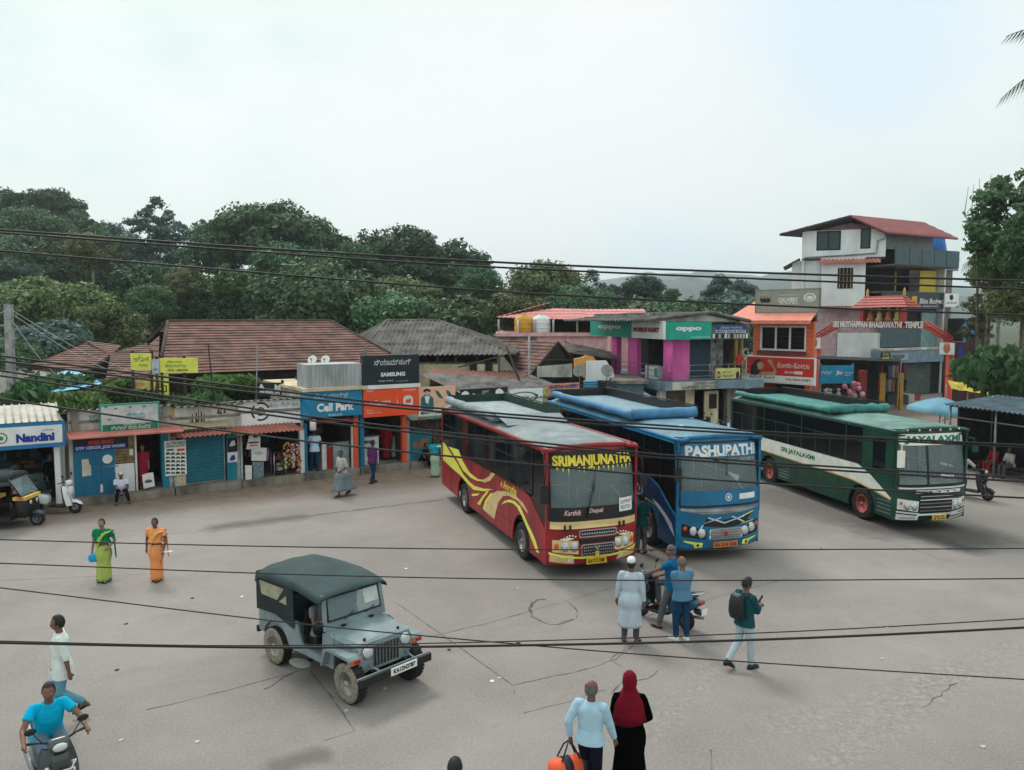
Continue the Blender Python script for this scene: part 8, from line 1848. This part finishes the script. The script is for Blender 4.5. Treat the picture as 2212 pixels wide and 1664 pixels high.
# couple at the bottom
bg=VX((1.03,10.12,0))
M1_=person('balding man in a light blue shirt walking away with a sports bag',bg,66,1.63,lean=.08,feet=[(.22,.09,.07),(-.26,-.08,.16)],hands=[(-.02,.28,.88),(.22,-.31,.80)],head=(-.5,.0),skin=1,hair='bald',hairm=GREYH,top=cloth('sky_shirt',164,196,214,1.0),sleeve=.95,hem=.07,legs=c_navy,shoes='black',vox=.009)
hp_=wpos(M1_,0)
def sbag(t):
 mo,mk=mat('orange_nylon',rgb(226,84,44,1.2),.6,var=.15),mat('dark_nylon',rgb(28,38,48,1.1),.6,var=.2)
 q=MB(); n=16; rings=[[(x,r*cos(2*PI*j/n),-.36+r*.85*sin(2*PI*j/n)) for j in range(n)] for x,r in ((-.27,.05),(-.25,.12),(-.14,.15),(.0,.155),(.14,.15),(.25,.12),(.27,.05))]; q.loft(rings,mo); b=q.build('bag_body',t)
 q=MB()
 for x0,x1 in ((-.10,.02),(.16,.24)):q.loft([[(x,.158*cos(2*PI*j/n),-.36+.136*sin(2*PI*j/n)) for j in range(n)] for x in (x0,x1)],mk,True)
 q.loft([[(x,.160*cos(j*PI/8),-.36-.137*sin(j*PI/8)) for j in range(9)] for x in (-.2,.2)],mk,True,caps=False); q.build('dark_panel',b)
 q=MB()
 for y in (-.05,.05):q.tube([(-.13,y*1.6,-.24),(-.05,y,-.06),(0,0,0),(.05,y,-.06),(.13,y*1.6,-.24)],.012,mk,6)
 q.build('handle',t)
sb_=held('sports_bag','orange and dark sports bag carried by the man in light blue','bag',hp_+VX((-.02,.0,-.05)),sbag); sb_.rotation_euler=(0,0,R(20))
def scarf(t,P,sp,ax,f,sh,wr,N):
 q=MB(); mh=cloth('maroon_scarf',122,18,40,.8); C_=N+VX((.015,0,.19)); rings=[]
 for z,rx,ry,dx in ((.155,.01,.01,-.02),(.15,.06,.05,-.02),(.10,.105,.095,-.015),(.0,.125,.11,-.01),(-.10,.105,.095,0),(-.17,.12,.13,-.01),(-.24,.15,.215,-.01),(-.34,.175,.25,-.01),(-.46,.19,.265,-.01),(-.56,.20,.27,-.02)):
  rings.append([C_+VX((dx+rx*cos(a*PI/16)*(1+.03*sin(a*1.7)),ry*sin(a*PI/16)*(1+.02*sin(a*2.3)),z+(.05*cos(a*PI/16+.6) if z<-.5 else 0))) for a in range(32)])
 q.loft(rings,mh,True); q.build('head_scarf',t)
person('woman in a black gown and a maroon head scarf walking away',VX((1.60,10.45,0)),84,1.57,feet=[(.10,.08,.07),(-.16,-.10,.12)],hands=[(.20,.12,1.0),(.16,-.22,.95)],skin=2,hair=None,top=c_blk,sleeve=.98,hem=.0,skirt=(c_blk,1.05,.05,.165,.27,.06),vox=.01,extra=scarf)
person('person whose black hair just enters at the bottom edge',V(981,1642,8.22).xy.to_3d(),80,1.66,hands=[(.1,.25,.75),(.05,-.25,.75)],skin=0,top=c_white,legs=c_navy,vox=.012)
# street side
person('man in a white shirt and grey wrapped lungi striding to the left',G(740,1072),-132,1.68,lean=.06,feet=[(.22,.08,.07),(-.36,-.08,.14)],hands=[(.16,.14,.98),(.10,-.24,.84)],head=(.4,.15),skin=1,top=c_white,sleeve=.55,hem=.14,skirt=(cloth('grey_lungi',112,122,130),.96,.24,.16,.27,.10),vox=.013)
person('man in a purple shirt and dark jeans walking towards the orange sign shop',G(805,1044),50,1.70,feet=[(.12,.08,.07),(-.16,-.09,.09)],hands=[(.04,.27,.78),(.02,-.27,.76)],skin=1,top=cloth('purple_shirt',92,44,92,1.2),sleeve=.7,hem=.12,legs=c_dkjean,shoes='black',vox=.014)
person('woman in pale green sari and teal blouse near the tail of the red bus',G(940,1030),100,1.58,feet=[(.06,.08,.07),(-.08,-.08,.09)],skin=1,hair='bun',top=cloth('teal_blouse',30,150,160),sleeve=.4,hem=-.14,skirt=(cloth('pale_green_sari',160,180,160),1.0,.06,.15,.20,.08),extra=drape(cloth('pale_green_sari',160,180,160),None,-1),vox=.015)
hn=math.degrees(math.atan2(FA.n.y,FA.n.x))
def infront(cr,x,y,off,z=0):u,_=FA.uz(*cr(x,y),off); return FA.P(u,z,off)
person('man with a white cap sitting on the step of the blue shop',infront(c_sl,1050,1330,.28),hn-4,1.66,pz=.37,lean=.28,feet=[(.44,.22,.07),(.46,-.20,.07)],hands=[(.42,.10,.42),(.42,-.08,.42)],head=(0,.25),skin=1,cap=M_white,top=cloth('lilac_white',206,204,224),sleeve=.5,hem=.06,legs=c_navy,vox=.014)
dw=infront(c_sl,1240,1280,-.35,.28); D1_=person('woman in a red tunic standing in the dark doorway of the blue shop',dw,hn,1.58,hands=[(.16,.20,.74),(.06,-.24,.78)],skin=2,hair='bun',top=cloth('red_tunic',150,36,60,1.2),sleeve=.55,hem=.0,skirt=(cloth('red_tunic',150,36,60,1.2),1.0,.45,.16,.21,.05),legs=c_red,vox=.015)
hb_=hanging(c_sl,[(1222,1128),(1270,1112),(1318,1106),(1332,1222),(1236,1246)],-.12,M_bagw,'carrier_bag','white carrier bag with a dark oval held in the doorway','bag',pats=[([(1244,1180),(1275,1165),(1308,1172),(1310,1186),(1280,1196),(1248,1194)],M_clad)])
hb_.location+=FA.n*.15
person('man in a pink shirt standing at the milk kiosk counter',infront(c_sl,150,1330,.75),hn-110,1.68,skin=1,top=cloth('pink_shirt',206,184,206),sleeve=.55,legs=c_navy,vox=.016)
person('dark figure at the right post inside the milk kiosk',infront(c_sl,430,1300,-.5,.16),hn+60,1.62,skin=1,top=c_blk,sleeve=.8,legs=c_navy,vox=.018)
person('man in a pale blue shirt and jeans standing at the phone shop counter',infront(c_sm,992,1090,-.15,.28),hn+170,1.70,feet=[(.05,.12,.07),(-.05,-.12,.07)],hands=[(.25,.1,1.0),(.2,-.15,1.0)],skin=1,top=cloth('pale_blue',176,200,222),sleeve=.5,legs=c_dkjean,shoes='black',vox=.015)
person('woman in a long red dress inside the orange sign shop',infront(c_sm,1612,1000,-.9,.28),hn+150,1.60,skin=1,hair='bun',top=c_red,sleeve=.7,hem=0,skirt=(c_red,1.05,.1,.16,.20,.05),vox=.016)
person('person in dark clothes sitting by the brick shop front',infront(c_sm,1925,1040,.2),hn+30,1.62,pz=.36,lean=.3,feet=[(.42,.15,.07),(.42,-.15,.07)],hands=[(.4,.1,.4),(.4,-.1,.4)],skin=1,top=c_navy,legs=c_blk,vox=.017)
person('man in dark green standing between the red and blue buses',G(1384,1194),60,1.66,skin=1,top=cloth('dark_green',22,66,70),sleeve=.5,legs=c_grey,vox=.016)
# inside the jeep
jl=jt.location+MR(JR,3,'Z')@VX((-.14,-.33,0)); person('driver in a grey shirt at the wheel of the jeep',jl,math.degrees(JR),1.66,pz=.82,lean=.02,feet=[(.5,.08,.60),(.5,-.08,.60)],hands=[(.36,.12,1.15),(.36,-.12,1.15)],skin=0,hairm=GREYH,top=cloth('grey_shirt',110,110,114),sleeve=.4,hem=.05,legs=c_navy,vox=.014)
# right side
person('man in white shirt and jeans beside the black scooter by the shed',along(S3,-60,(-.1,-.42)),70,1.70,hands=[(.3,.35,1.0),(.15,-.4,1.1)],skin=1,top=c_white,sleeve=.6,legs=c_dkjean,vox=.015)
for u_,lb,tp,lg,hr in ((2150,'woman in a red sari sitting in the waiting shed',c_red,None,'bun'),(2184,'man in a white shirt sitting in the waiting shed',c_white,c_grey,'short')):
 d_=ray(u_,1000); a=FH.A-FH.n*1.05; tq=a.dot(FH.n)/d_.dot(FH.n); pp=VX((d_.x*tq,d_.y*tq,0))
 person(lb,pp,180+10,1.62,pz=.54,lean=.12,feet=[(.44,.12,.07),(.44,-.12,.07)],hands=[(.36,.1,.62),(.36,-.1,.62)],skin=1,hair=hr,top=tp,sleeve=.6,hem=.05,legs=lg or c_red,vox=.016)
a=FB.uz(*c_op(1738,560),.2); p=FB.P(a[0],zs1,.15); person('person in a red shirt leaning at the upper gallery railing',p,-75,1.6,hands=[(.25,.2,1.0),(.25,-.2,1.0)],skin=1,top=cloth('gallery_red',176,44,50),legs=c_navy,vox=.02)
# -- vegetation
LM={'dark':leafmat('leaf_dark',(.018,.055,.024),(.070,.150,.060)),'mid':leafmat('leaf_mid',(.026,.072,.028),(.085,.165,.062)),'light':leafmat('leaf_light',(.05,.105,.030),(.16,.235,.075)),'blue':leafmat('leaf_blue',(.024,.060,.048),(.075,.135,.105)),'olive':leafmat('leaf_olive',(.045,.068,.024),(.15,.17,.062))}
M_bark=mat('bark',(.14,.12,.10),.95,var=.5,scale=3); M_pbark=mat('pale_bark',(.36,.34,.30),.9,var=.4,scale=3)
def leaves(rr,V_,F_,c,r,n,sz,flat=1.0,droop=0):
 for _ in range(n):
  d=VX((rr.gauss(0,1),rr.gauss(0,1),rr.gauss(.25,1)))
  d.normalize()
  if d.z<-.35 and rr.random()<.6:continue
  p=c+VX((d.x,d.y,d.z*flat))*r*rr.uniform(.45,1.2); nr=(d+VX((rr.gauss(0,.5),rr.gauss(0,.5),rr.gauss(.2,.5)))).normalized(); a=nr.orthogonal().normalized(); a=MR(rr.uniform(0,6.3),3,nr)@a
  if droop:a=(a*.5+VX((0,0,-droop))).normalized(); nr=a.orthogonal()
  b=nr.cross(a).normalized(); s_=sz*rr.uniform(.6,1.4); i=len(V_); V_+=[p-a*s_,p+b*s_*.5,p+a*s_,p-b*s_*.5]; F_.append((i,i+1,i+2,i+3))
CROWN={}
def crown(key,lobes,n,sz,rx,hz,lr,seed,flat=.8,droop=0,core=.5):
 rr=RNG(seed); V_,F_=[],[]; L_=[]
 for k in range(lobes):
  while 1:
   d=VX((rr.uniform(-1,1),rr.uniform(-1,1),rr.uniform(-.75,1)))
   if core<d.length<1:break
  c=VX((d.x*rx*.78,d.y*rx*.78,d.z*hz*.78)); L_.append(c); leaves(rr,V_,F_,c,rr.uniform(*lr),n,sz,flat,droop)
 m=bpy.data.meshes.new('crown'); m.from_pydata([tuple(p) for p in V_],[],F_); CROWN[key]=(m,L_,hz)
crown('dome',90,330,.037,1,.78,(.11,.33),1,.7); crown('broad',80,300,.036,1,.50,(.10,.28),2,.6); crown('tall',76,300,.04,.72,1.0,(.1,.28),3,.7); crown('airy',46,70,.05,.62,1.3,(.10,.2),4,.55); crown('loose',60,260,.040,.95,.8,(.16,.3),5,.7,0,.3); crown('ragged',130,110,.042,.9,1.0,(.08,.18),15,.6,.35,.15); crown('bush',24,340,.064,1,.62,(.28,.45),6); crown('palmate',26,150,.15,1,.6,(.25,.4),7,.7,.5)
def tree(kind,lf,px,top,wpx,Y,label,cat='tree',base=None,pale=False,group=None,name=None):
 m,L_,hz=CROWN[kind]; p=V(px,top,Y); wd=wpx/1720*Y/2*(1.16 if cat=='tree' else 1.1); rw={'tall':.72,'airy':.62}.get(kind,1); sc_=wd/rw; g0=hill_h(p.x,Y) if base is None else base; cz=p.z-hz*sc_*.95
 rr=RNG(label); t=thing(name or ('tree' if kind not in ('bush','palmate') else 'bush'),label,cat,(p.x,Y,g0),0,group)
 o=bpy.data.objects.new('crown' if cat=='tree' else 'foliage',m.copy() if len(m.materials) and m.materials[0]!=LM[lf] else m); col.objects.link(o); o.parent=t
 if not o.data.materials:o.data.materials.append(LM[lf])
 o.data.materials[0]=LM[lf]; o.location=(0,0,cz-g0); o.scale=(sc_,sc_,sc_); o.rotation_euler=(0,0,rr.uniform(0,6.28))
 q=MB(); bk=M_pbark if pale else M_bark; r0=max(.04,sc_*.055); C_=VX((0,0,cz-g0)); bend=VX((rr.uniform(-.1,.1),rr.uniform(-.1,.1),0))*sc_
 fork=VX((0,0,max(.05,(cz-g0)-hz*sc_*.55)))+bend; q.tube([(0,0,-.3),fork*.5+bend*.3,fork,C_+VX((0,0,hz*sc_*.5))],[r0*1.25,r0,r0*.8,r0*.2],bk,8)
 Rz=MR(o.rotation_euler.z,3,'Z')
 for c in L_[:9]:e=C_+Rz@(c*sc_*.92); q.tube([fork,fork.lerp(e,.5)+VX((0,0,.06*sc_)),e],[r0*.5,r0*.3,r0*.08],bk,6)
 q.build('trunk' if cat=='tree' else 'stems',t); return t
GT='trees of the wooded hillside'
for k_,lf,px,top,w_,Y,lb in [('tall','dark',10,402,130,150,'dark tree on the skyline at the very left edge'),('broad','dark',95,405,170,155,'broad dark crown highest on the left skyline'),('dome','mid',70,445,190,138,'rounded green tree below the highest left crown'),('tall','dark',165,452,120,150,'dark tree where the left skyline starts to fall'),('loose','blue',232,478,120,160,'bluish loose tree low on the skyline left of the tall thin tree'),('airy','blue',318,396,100,125,'tall thin see-through tree standing highest against the sky'),('airy','blue',372,425,90,128,'airy tree just right of the tall thin tree'),('tall','dark',275,500,140,130,'dark tree under the tall thin tree'),('dome','dark',30,500,200,115,'large dark tree in the middle of the left hillside'),('dome','mid',150,500,180,118,'green tree in the middle of the hillside behind the pale trunk'),('ragged','blue',1335,606,110,114,'ragged bluish tree over the first green sign'),('ragged','dark',1425,630,90,118,'low ragged tree left of the distant blue hill'),('bush','mid',1390,652,180,96,'scrub behind the parapet of the corner building'),('airy','mid',205,462,60,122,'slender feathery tree on the falling left skyline'),('airy','dark',425,455,60,120,'slender tree in the dip left of the wide flat topped tree'),('ragged','dark',735,500,90,108,'ragged tree in the dip left of the great dark tree'),('airy','dark',1065,590,55,104,'slender tree at the end of the dark tree belt'),('ragged','olive',400,560,110,90,'ragged olive tree above the tiled roof ridge'),('ragged','light',500,560,100,86,'ragged pale tree with bare stems above the tiled roof'),('broad','mid',575,438,270,112,'wide flat topped tree behind the long tiled house'),('loose','dark',470,478,150,118,'dark tree left of the wide flat topped tree'),('airy','dark',692,466,60,105,'slim leafy pole tree right of the wide flat topped tree'),('dome','dark',620,520,200,100,'dark tree below the wide flat topped tree'),('loose','olive',195,500,110,92,'sparse olive tree with a pale trunk on the left'),('ragged','dark',860,470,230,111,'ragged top of the great dark tree'),('dome','dark',860,484,235,112,'great dark tree behind the grey corrugated hall'),('tall','dark',985,512,170,112,'dark tree forming the right shoulder of the great dark tree'),('loose','dark',1040,570,110,100,'lower dark tree at the right foot of the great dark tree'),('loose','olive',870,590,200,88,'olive tree in front of the great dark tree'),('loose','dark',770,520,130,104,'dark tree between the flat topped and the great dark tree'),('dome','mid',682,556,300,78,'dense rounded mango tree directly behind the long tiled roof'),('dome','olive',1172,560,190,95,'flat topped tree behind the pink roof'),('airy','blue',1292,549,110,100,'see-through bluish tree right of the pink roof peak'),('dome','blue',1388,592,105,105,'bushy tree above the first green sign'),('loose','dark',1452,622,40,115,'smallest tree on the skyline before the distant blue hill'),('tall','blue',1552,590,75,120,'left one of the two lone trees behind the grey roof sign'),('tall','blue',1600,600,78,124,'right one of the two lone trees behind the grey roof sign'),('dome','dark',330,560,190,98,'shaded tree above the small round green tree'),('dome','mid',325,612,110,84,'small round green tree above the left end of the tiled roof'),('loose','light',232,648,150,68,'yellow green tree beside the left end of the tiled roof'),('loose','mid',430,600,150,92,'green tree with bare stems behind the tiled roof ridge'),('dome','dark',520,610,140,88,'dark low tree behind the middle of the tiled roof ridge'),('bush','light',60,608,190,84,'light green thicket on the left above the earth bank'),('bush','light',165,618,150,82,'bright green thicket beside the pale trunk'),('dome','blue',25,558,110,96,'bluish round tree above the light green thicket'),('bush','mid',980,648,190,72,'leafy thicket behind the right end of the grey hall'),('bush','olive',1090,640,140,76,'sunlit thicket left of the pink roof'),('bush','mid',860,640,180,74,'dark leafy thicket above the grey hall ridge'),('bush','mid',1480,655,180,90,'low scrub behind the gable of the corner building'),('bush','blue',110,700,170,58,'pale leafed shrubs behind the small tiled house'),('bush','mid',15,735,110,50,'shrubs at the left edge behind the concrete pole'),('bush','blue',1590,640,190,110,'leafy scrub round the feet of the two lone trees'),('dome','dark',1250,610,170,88,'dark tree low behind the pink roof'),('bush','mid',1680,640,130,95,'scrub between the grey roof sign and the lone trees')]:  # 'sunlit' and 'shaded' plants only take the olive and dark leaf colours
 tree(k_,lf,px,top,w_,Y,lb,base=None,pale=k_=='airy' or 'pale' in lb or 'bare' in lb,group=GT if k_!='bush' else 'thickets round the houses',cat='tree' if k_!='bush' else 'bush')
# roof creepers and roadside plants
for k_,lf,px,top,w_,Y,b_,lb in [('palmate','mid',120,812,170,33.2,2.2,'broad leaved plant rising behind the concrete pole and milk kiosk'),('palmate','light',225,822,130,33.6,2.2,'broad leaved plant in front of the blue sheet roof'),('palmate','mid',20,850,90,32.4,2.0,'leafy creeper at the left edge above the milk kiosk'),('palmate','light',462,812,80,35.2,2.2,'pale green broad leaved plant above the shutter shop'),('palmate','light',520,810,80,35.6,2.2,'pale green broad leaved plant next to the black lettered sign'),('palmate','mid',390,850,110,34.8,2.2,'creeper on the roof below the yellow signs'),('palmate','mid',310,842,110,33.8,1.6,'low creeper behind the faded grey sign'),('palmate','light',165,848,130,31.5,1.6,'creeper spilling behind the milk kiosk roof'),('palmate','mid',580,845,120,35.6,1.6,'creeper behind the white parapet with the circle emblem'),('palmate','mid',440,848,120,34.2,1.6,'creeper behind the stained parapet'),('palmate','mid',75,835,120,32.8,1.6,'leafy plant round the foot of the concrete pole'),('palmate','mid',2165,752,170,38,0,'large leaved shrub in front of the right hand trees'),('palmate','mid',2240,775,150,36,0,'large leaved shrub cut by the right edge')]:
 tree(k_,lf,px,top,w_,Y,lb,'bush',base=b_,group='broad leaved plants of the yard')
tree('ragged','mid',2225,335,270,46,'tall straggly tree at the right edge beside the white building',base=0,pale=True); tree('ragged','olive',2160,500,140,48,'dusty olive tree hanging with dry stems right of the white building',base=0,pale=True); tree('ragged','mid',2235,440,170,43,'darker bushy tree in front of the straggly tree at the right edge',base=0); tree('loose','olive',2205,600,130,45,'low olive tree between the palm and the large leaved shrub',base=0)
tree('airy','olive',2125,590,80,52,'thin dry tree against the grey wing of the white building',base=0)
t=thing('tree','leafless twigs rising above the right hand trees','tree',V(2120,700,47).xy.to_3d()); q=MB(); rr=RNG(9)
tb=V(2112,520,47)-t.location; q.tube([(0,0,0),tb*.5,tb],[.14,.1,.05],M_bark,6)
for k in range(5):e=V(2092+k*12,376+rr.uniform(0,60),47)-t.location; q.tube([tb,tb.lerp(e,.5)+VX(((k-2)*.25,0,0)),e],[.04,.025,.01],M_bark,5)
q.build('branches',t)
# coconut palm whose frond tips enter at the top right
def frond(q,a,e,sag,m,n=26,ll=.9):
 a,e=VX(a),VX(e); pts=[a.lerp(e,i/n)+VX((0,0,sag*4*(i/n)*(1-i/n))) for i in range(n+1)]; q.tube(pts,[.03*(1-.8*i/n) for i in range(n+1)],m,5)
 for i in range(3,n):
  tn=(pts[i+1]-pts[i]).normalized(); sd=tn.cross(VX((0,0,1))).normalized()
  for s_ in (-1,1):
   tip=pts[i]+sd*s_*ll*.35*sin(PI*i/n)+tn*.25+VX((0,0,-ll*.75*sin(PI*(i+2)/(n+4)))); w_=tn*.03; q.add([pts[i]-w_,pts[i]+w_,tip],[(0,1,2)],m)
pc=V(2400,120,20); t=thing('palm_tree','coconut palm outside the right edge with frond tips against the sky','palm tree',(pc.x,20,0)); q=MB(); q.tube([(.4,0,0),(.1,0,pc.z*.6),(0,0,pc.z)],[.2,.15,.12],M_bark,10); q.build('trunk',t)
tips=[V(2172,80,20),V(2214,175,20)]+[pc+VX((2.4*cos(a),2.4*sin(a),-.6)) for a in (-1.5,-.7,0,.7,1.5,2.3)]
for e in tips:q=MB(); frond(q,(0,0,pc.z),e-t.location,.42,LM['blue'],26,.6); q.build('frond',t)
for px,y,Y,lb in ((2140,590,47,'green palm among the right hand trees'),(228,735,70,'small banana plant beside the pale trunk')):
 c=V(px,y,Y); t=thing('palm_tree',lb,'palm tree',(c.x,Y,hill_h(c.x,Y) if px<900 else 0)); z_=c.z-t.location.z; q=MB(); q.tube([(0,0,0),(0,0,z_)],[.16,.1],M_bark,8); q.build('trunk',t); sc_=Y/47*1.5
 for k in range(9):a=k*.7; q=MB(); frond(q,(0,0,z_),(sc_*cos(a),sc_*sin(a),z_+.3*sc_*sin(k*2)),.35*sc_,LM['light'],14,.7*sc_); q.build('frond',t)
# undergrowth that fills the hillside between the trees
rr=RNG(77); V_,F_=[],[]
for k in range(420):
 x=rr.uniform(-110,12); y=rr.uniform(74,165); s_=rr.uniform(1.6,3.6)*(1+(y-74)/90)
 leaves(rr,V_,F_,VX((x,y,hill_h(x,y)+s_*.35)),s_,46,.42,.8)
for k in range(120):
 x=rr.uniform(-35,75); y=rr.uniform(78,130); s_=rr.uniform(1.2,2.6); leaves(rr,V_,F_,VX((x,y,s_*.3)),s_,40,.32,.8)
m=bpy.data.meshes.new('undergrowth'); m.from_pydata([tuple(p) for p in V_],[],F_); m.materials.append(LM['dark']); o=bpy.data.objects.new('undergrowth',m); col.objects.link(o); structure(o,'stuff')
o['label']='dark undergrowth between the trees of the wooded hillside'; o['category']='undergrowth'
for x0,y0,x1,y1,lb in ((450,860,465,995,'thin dark rod leaning in front of the wide yellow sign'),(556,862,552,1000,'thin grey rod rising from the clothing shop roof')):
 a,b=V(x0,y0-115,33.2),V(x1,y1-115,33.2); t=thing('thin_pole',lb,'pole',(b.x,33.2,2.2)); q=MB(); q.tube([(0,0,0),(a.x-b.x,0,a.z-2.2)],.03,M_ink if x0<500 else M_steel,6); q.build('shaft',t)
# earth bank and low wall at the far left
t=thing('retaining_wall','pale low wall and earth bank behind the concrete pole','wall',V(50,760,66).xy.to_3d()); q=MB(); a,b=V(-40,770,66),V(80,770,66); zw=V(40,748,66).z; q.box(a.x-t.location.x,b.x-t.location.x,0,.4,0,zw,M_plaster); q.build('wall',t); q=MB(); q.grid( lambda u,v:(a.x-t.location.x+(b.x-a.x+4)*u,.4+5*v,zw-.1+1.1*v+.2*sin(u*9+v*4)),14,6,M_bank); q.build('bank',t)
# -- poles and cables
M_cpole=mat('concrete_pole',(.36,.36,.35),.9,var=.3,scale=3); M_cable=mat('cable_black',(.010,.010,.011),.6,var=.2); M_wire=mat('bare_wire',(.42,.43,.44),.5,var=.1)
pa,pb=V(18,658,33),V(26,905,33); t=thing('utility_pole','weathered concrete utility pole rising behind the milk kiosk','pole',(pb.x,33,0)); q=MB(); h_=pa.z
q.prism([(-.14,-.11,0),(.14,-.11,0),(.14,.11,0),(-.14,.11,0)],(pa.x-pb.x,0,h_),M_cpole); q.build('shaft',t); q=MB(); q.box(-.45,.3,-.04,.04,h_-.9,h_-.82,M_steel); q.box(-.2,.02,-.13,-.11,h_-2.2,h_-2.0,M_steel); q.build('bracket',t)
pt=V(1143,722,41.5); t=thing('utility_pole','thin steel pole between the gabled shed and the grey hall','pole',(pt.x,41.5,0)); q=MB(); q.tube([(0,0,0),(0,0,pt.z)],.06,M_cpole,8); q.build('shaft',t); q=MB(); q.box(-.3,.3,-.02,.02,pt.z-.9,pt.z-.84,M_steel); q.build('cross_arm',t)
t=thing('leaning_pole','dark timber pole leaning in front of the brown gabled roof','pole',V(1100,830,41).xy.to_3d()); q=MB(); q.tube([V(*c_op2(725,640),41)-t.location,V(*c_op2(880,1040),40.6)-t.location,(1.6,-.4,0)],.06,M_wood,6); q.build('shaft',t); q=MB(); q.tube([V(*c_op2(200,870),40.8)-t.location,V(*c_op2(720,735),41)-t.location],.035,M_wood,6); q.build('stay',t)
def cable(pts,r,label,m=None,group=None,nm='overhead_cable'):
 P=[V(*p) for p in pts]; q=MB(); n=len(P); o_=P[0]; out_=[]
 for i in range(n-1):
  a,b,c_,d_=P[max(i-1,0)],P[i],P[i+1],P[min(i+2,n-1)]
  for k in range(10):u=k/10; out_.append(.5*((2*b)+(c_-a)*u+(2*a-5*b+4*c_-d_)*u*u+(3*b-a-3*c_+d_)*u**3)-o_)
 out_.append(P[-1]-o_); t=thing(nm,label,'cable',o_,0,group); q.tube(out_,r,m or M_cable,6); q.build('strand',t)
GC='black cables crossing in front of the yard'
for pts,r,lb in [([(-300,478,7),(0,497,7),(700,545,7),(1300,577,7),(2212,607,7),(2600,612,7)],.0095,'highest black cable, crossing the trees and the top of the white building'),([(-300,484,7.05),(0,503,7.05),(500,540,7.05),(1100,579,7.05),(2212,625,7.05),(2600,634,7.05)],.0085,'second black cable, just under the highest one'),([(-300,520,7),(0,542,7),(640,596,7),(1100,631,7),(1660,660,7),(2212,681,7),(2600,690,7)],.0085,'third black cable, passing over the green signs and the temple lettering'),([(-300,730,6.5),(0,769,6.5),(553,839,6.5),(933,881,6.5),(1486,923,6.5),(2212,962,6.5),(2600,975,6.5)],.0085,'cable passing over the lime green name on the green bus'),([(-300,742,6.5),(0,780,6.5),(553,849,6.5),(933,888,6.5),(1486,930,6.5),(2212,966,6.5),(2600,980,6.5)],.0085,'cable twinned just below the one over the green bus name'),([(-300,762,6.3),(0,801,6.3),(553,884,6.3),(933,931,6.3),(1486,987,6.3),(2212,1032,6.3),(2600,1048,6.3)],.008,'upper cable of the pair crossing the blue bus windscreen'),([(-300,774,6.3),(0,812,6.3),(553,893,6.3),(933,939,6.3),(1486,994,6.3),(2212,1041,6.3),(2600,1058,6.3)],.008,'lower cable of the pair crossing the blue bus windscreen'),([(-300,815,6),(0,862,6),(553,940,6),(933,982,6),(1486,1033,6),(2212,1076,6),(2600,1090,6)],.0075,'single cable crossing the name of the red bus'),([(-300,1156,5.6),(0,1166,5.6),(600,1181,5.6),(1300,1188,5.6),(2212,1185,5.6),(2600,1180,5.6)],.0045,'thin wire just below the fronts of the buses'),([(-300,1208,5.4),(0,1217,5.4),(700,1243,5.4),(1400,1254,5.4),(2212,1250,5.4),(2600,1244,5.4)],.0045,'thin wire crossing the canvas top of the jeep'),([(-300,1238,5.2),(0,1270,5.2),(560,1338,5.2),(940,1376,5.2),(1480,1421,5.2),(2212,1468,5.2),(2600,1490,5.2)],.0045,'thin wire slanting down from the left to the lower right'),([(-300,1382,5),(0,1389,5),(600,1399,5),(1200,1393,5),(1700,1380,5),(2212,1356,5),(2600,1332,5)],.0085,'thickest low cable, passing behind the jeep bonnet height'),([(-300,1376,4.9),(0,1385,4.9),(500,1395,4.9),(1100,1386,4.9),(1700,1365,4.9),(2212,1337,4.9),(2600,1312,4.9)],.004,'thin wire running with the thickest low cable')]:
 cable(pts,r,lb,None,GC)
for pts,lb in [([(22,668,33),(190,765,34),(345,822,35)],'pale wire from the pole top to the yellow signs'),([(22,676,33),(180,775,34),(330,835,35)],'second pale wire from the pole top'),([(24,690,33),(100,790,33.3),(170,840,34)],'pale wire from the pole down to the blue sheet roof'),([(20,668,33),(-60,705,31)],'pale wire from the pole top out of the left edge')]:cable(pts,.012,lb,M_wire,'pale wires from the concrete pole','service_wire')
# litter on the concrete
rr=RNG(12)
for k in range(26):
 x,y=rr.uniform(80,2150),rr.uniform(1150,1640); p=G(x,y); o=None
 q=MB(); q.prism([(rr.uniform(-.05,-.02),-.03,0),(.04,rr.uniform(-.04,0),0),(.03,.04,0),(-.03,.03,0)],(0,0,.008),rr.choice([M_plate_w,M_plaster,M_wood,M_ink])); o=q.build('litter_scrap',None,(p.x,p.y,.004),rr.uniform(0,6)); tag(o,'small scrap of litter lying on the concrete yard','litter','scraps of litter on the yard')
# -- air
m=bpy.data.materials.new('haze'); m.use_nodes=True; t_=m.node_tree; t_.nodes.remove(t_.nodes['Principled BSDF']); pv=N(t_,'ShaderNodeVolumePrincipled'); pv.inputs['Color'].default_value=(.86,.94,1,1); pv.inputs['Density'].default_value=.00032; pv.inputs['Anisotropy'].default_value=.65; t_.links.new(pv.outputs[0],t_.nodes['Material Output'].inputs['Volume'])
q=MB(); q.box(-3000,3000,-39,3000,-1,200,m); structure(q.build('haze'),'stuff')
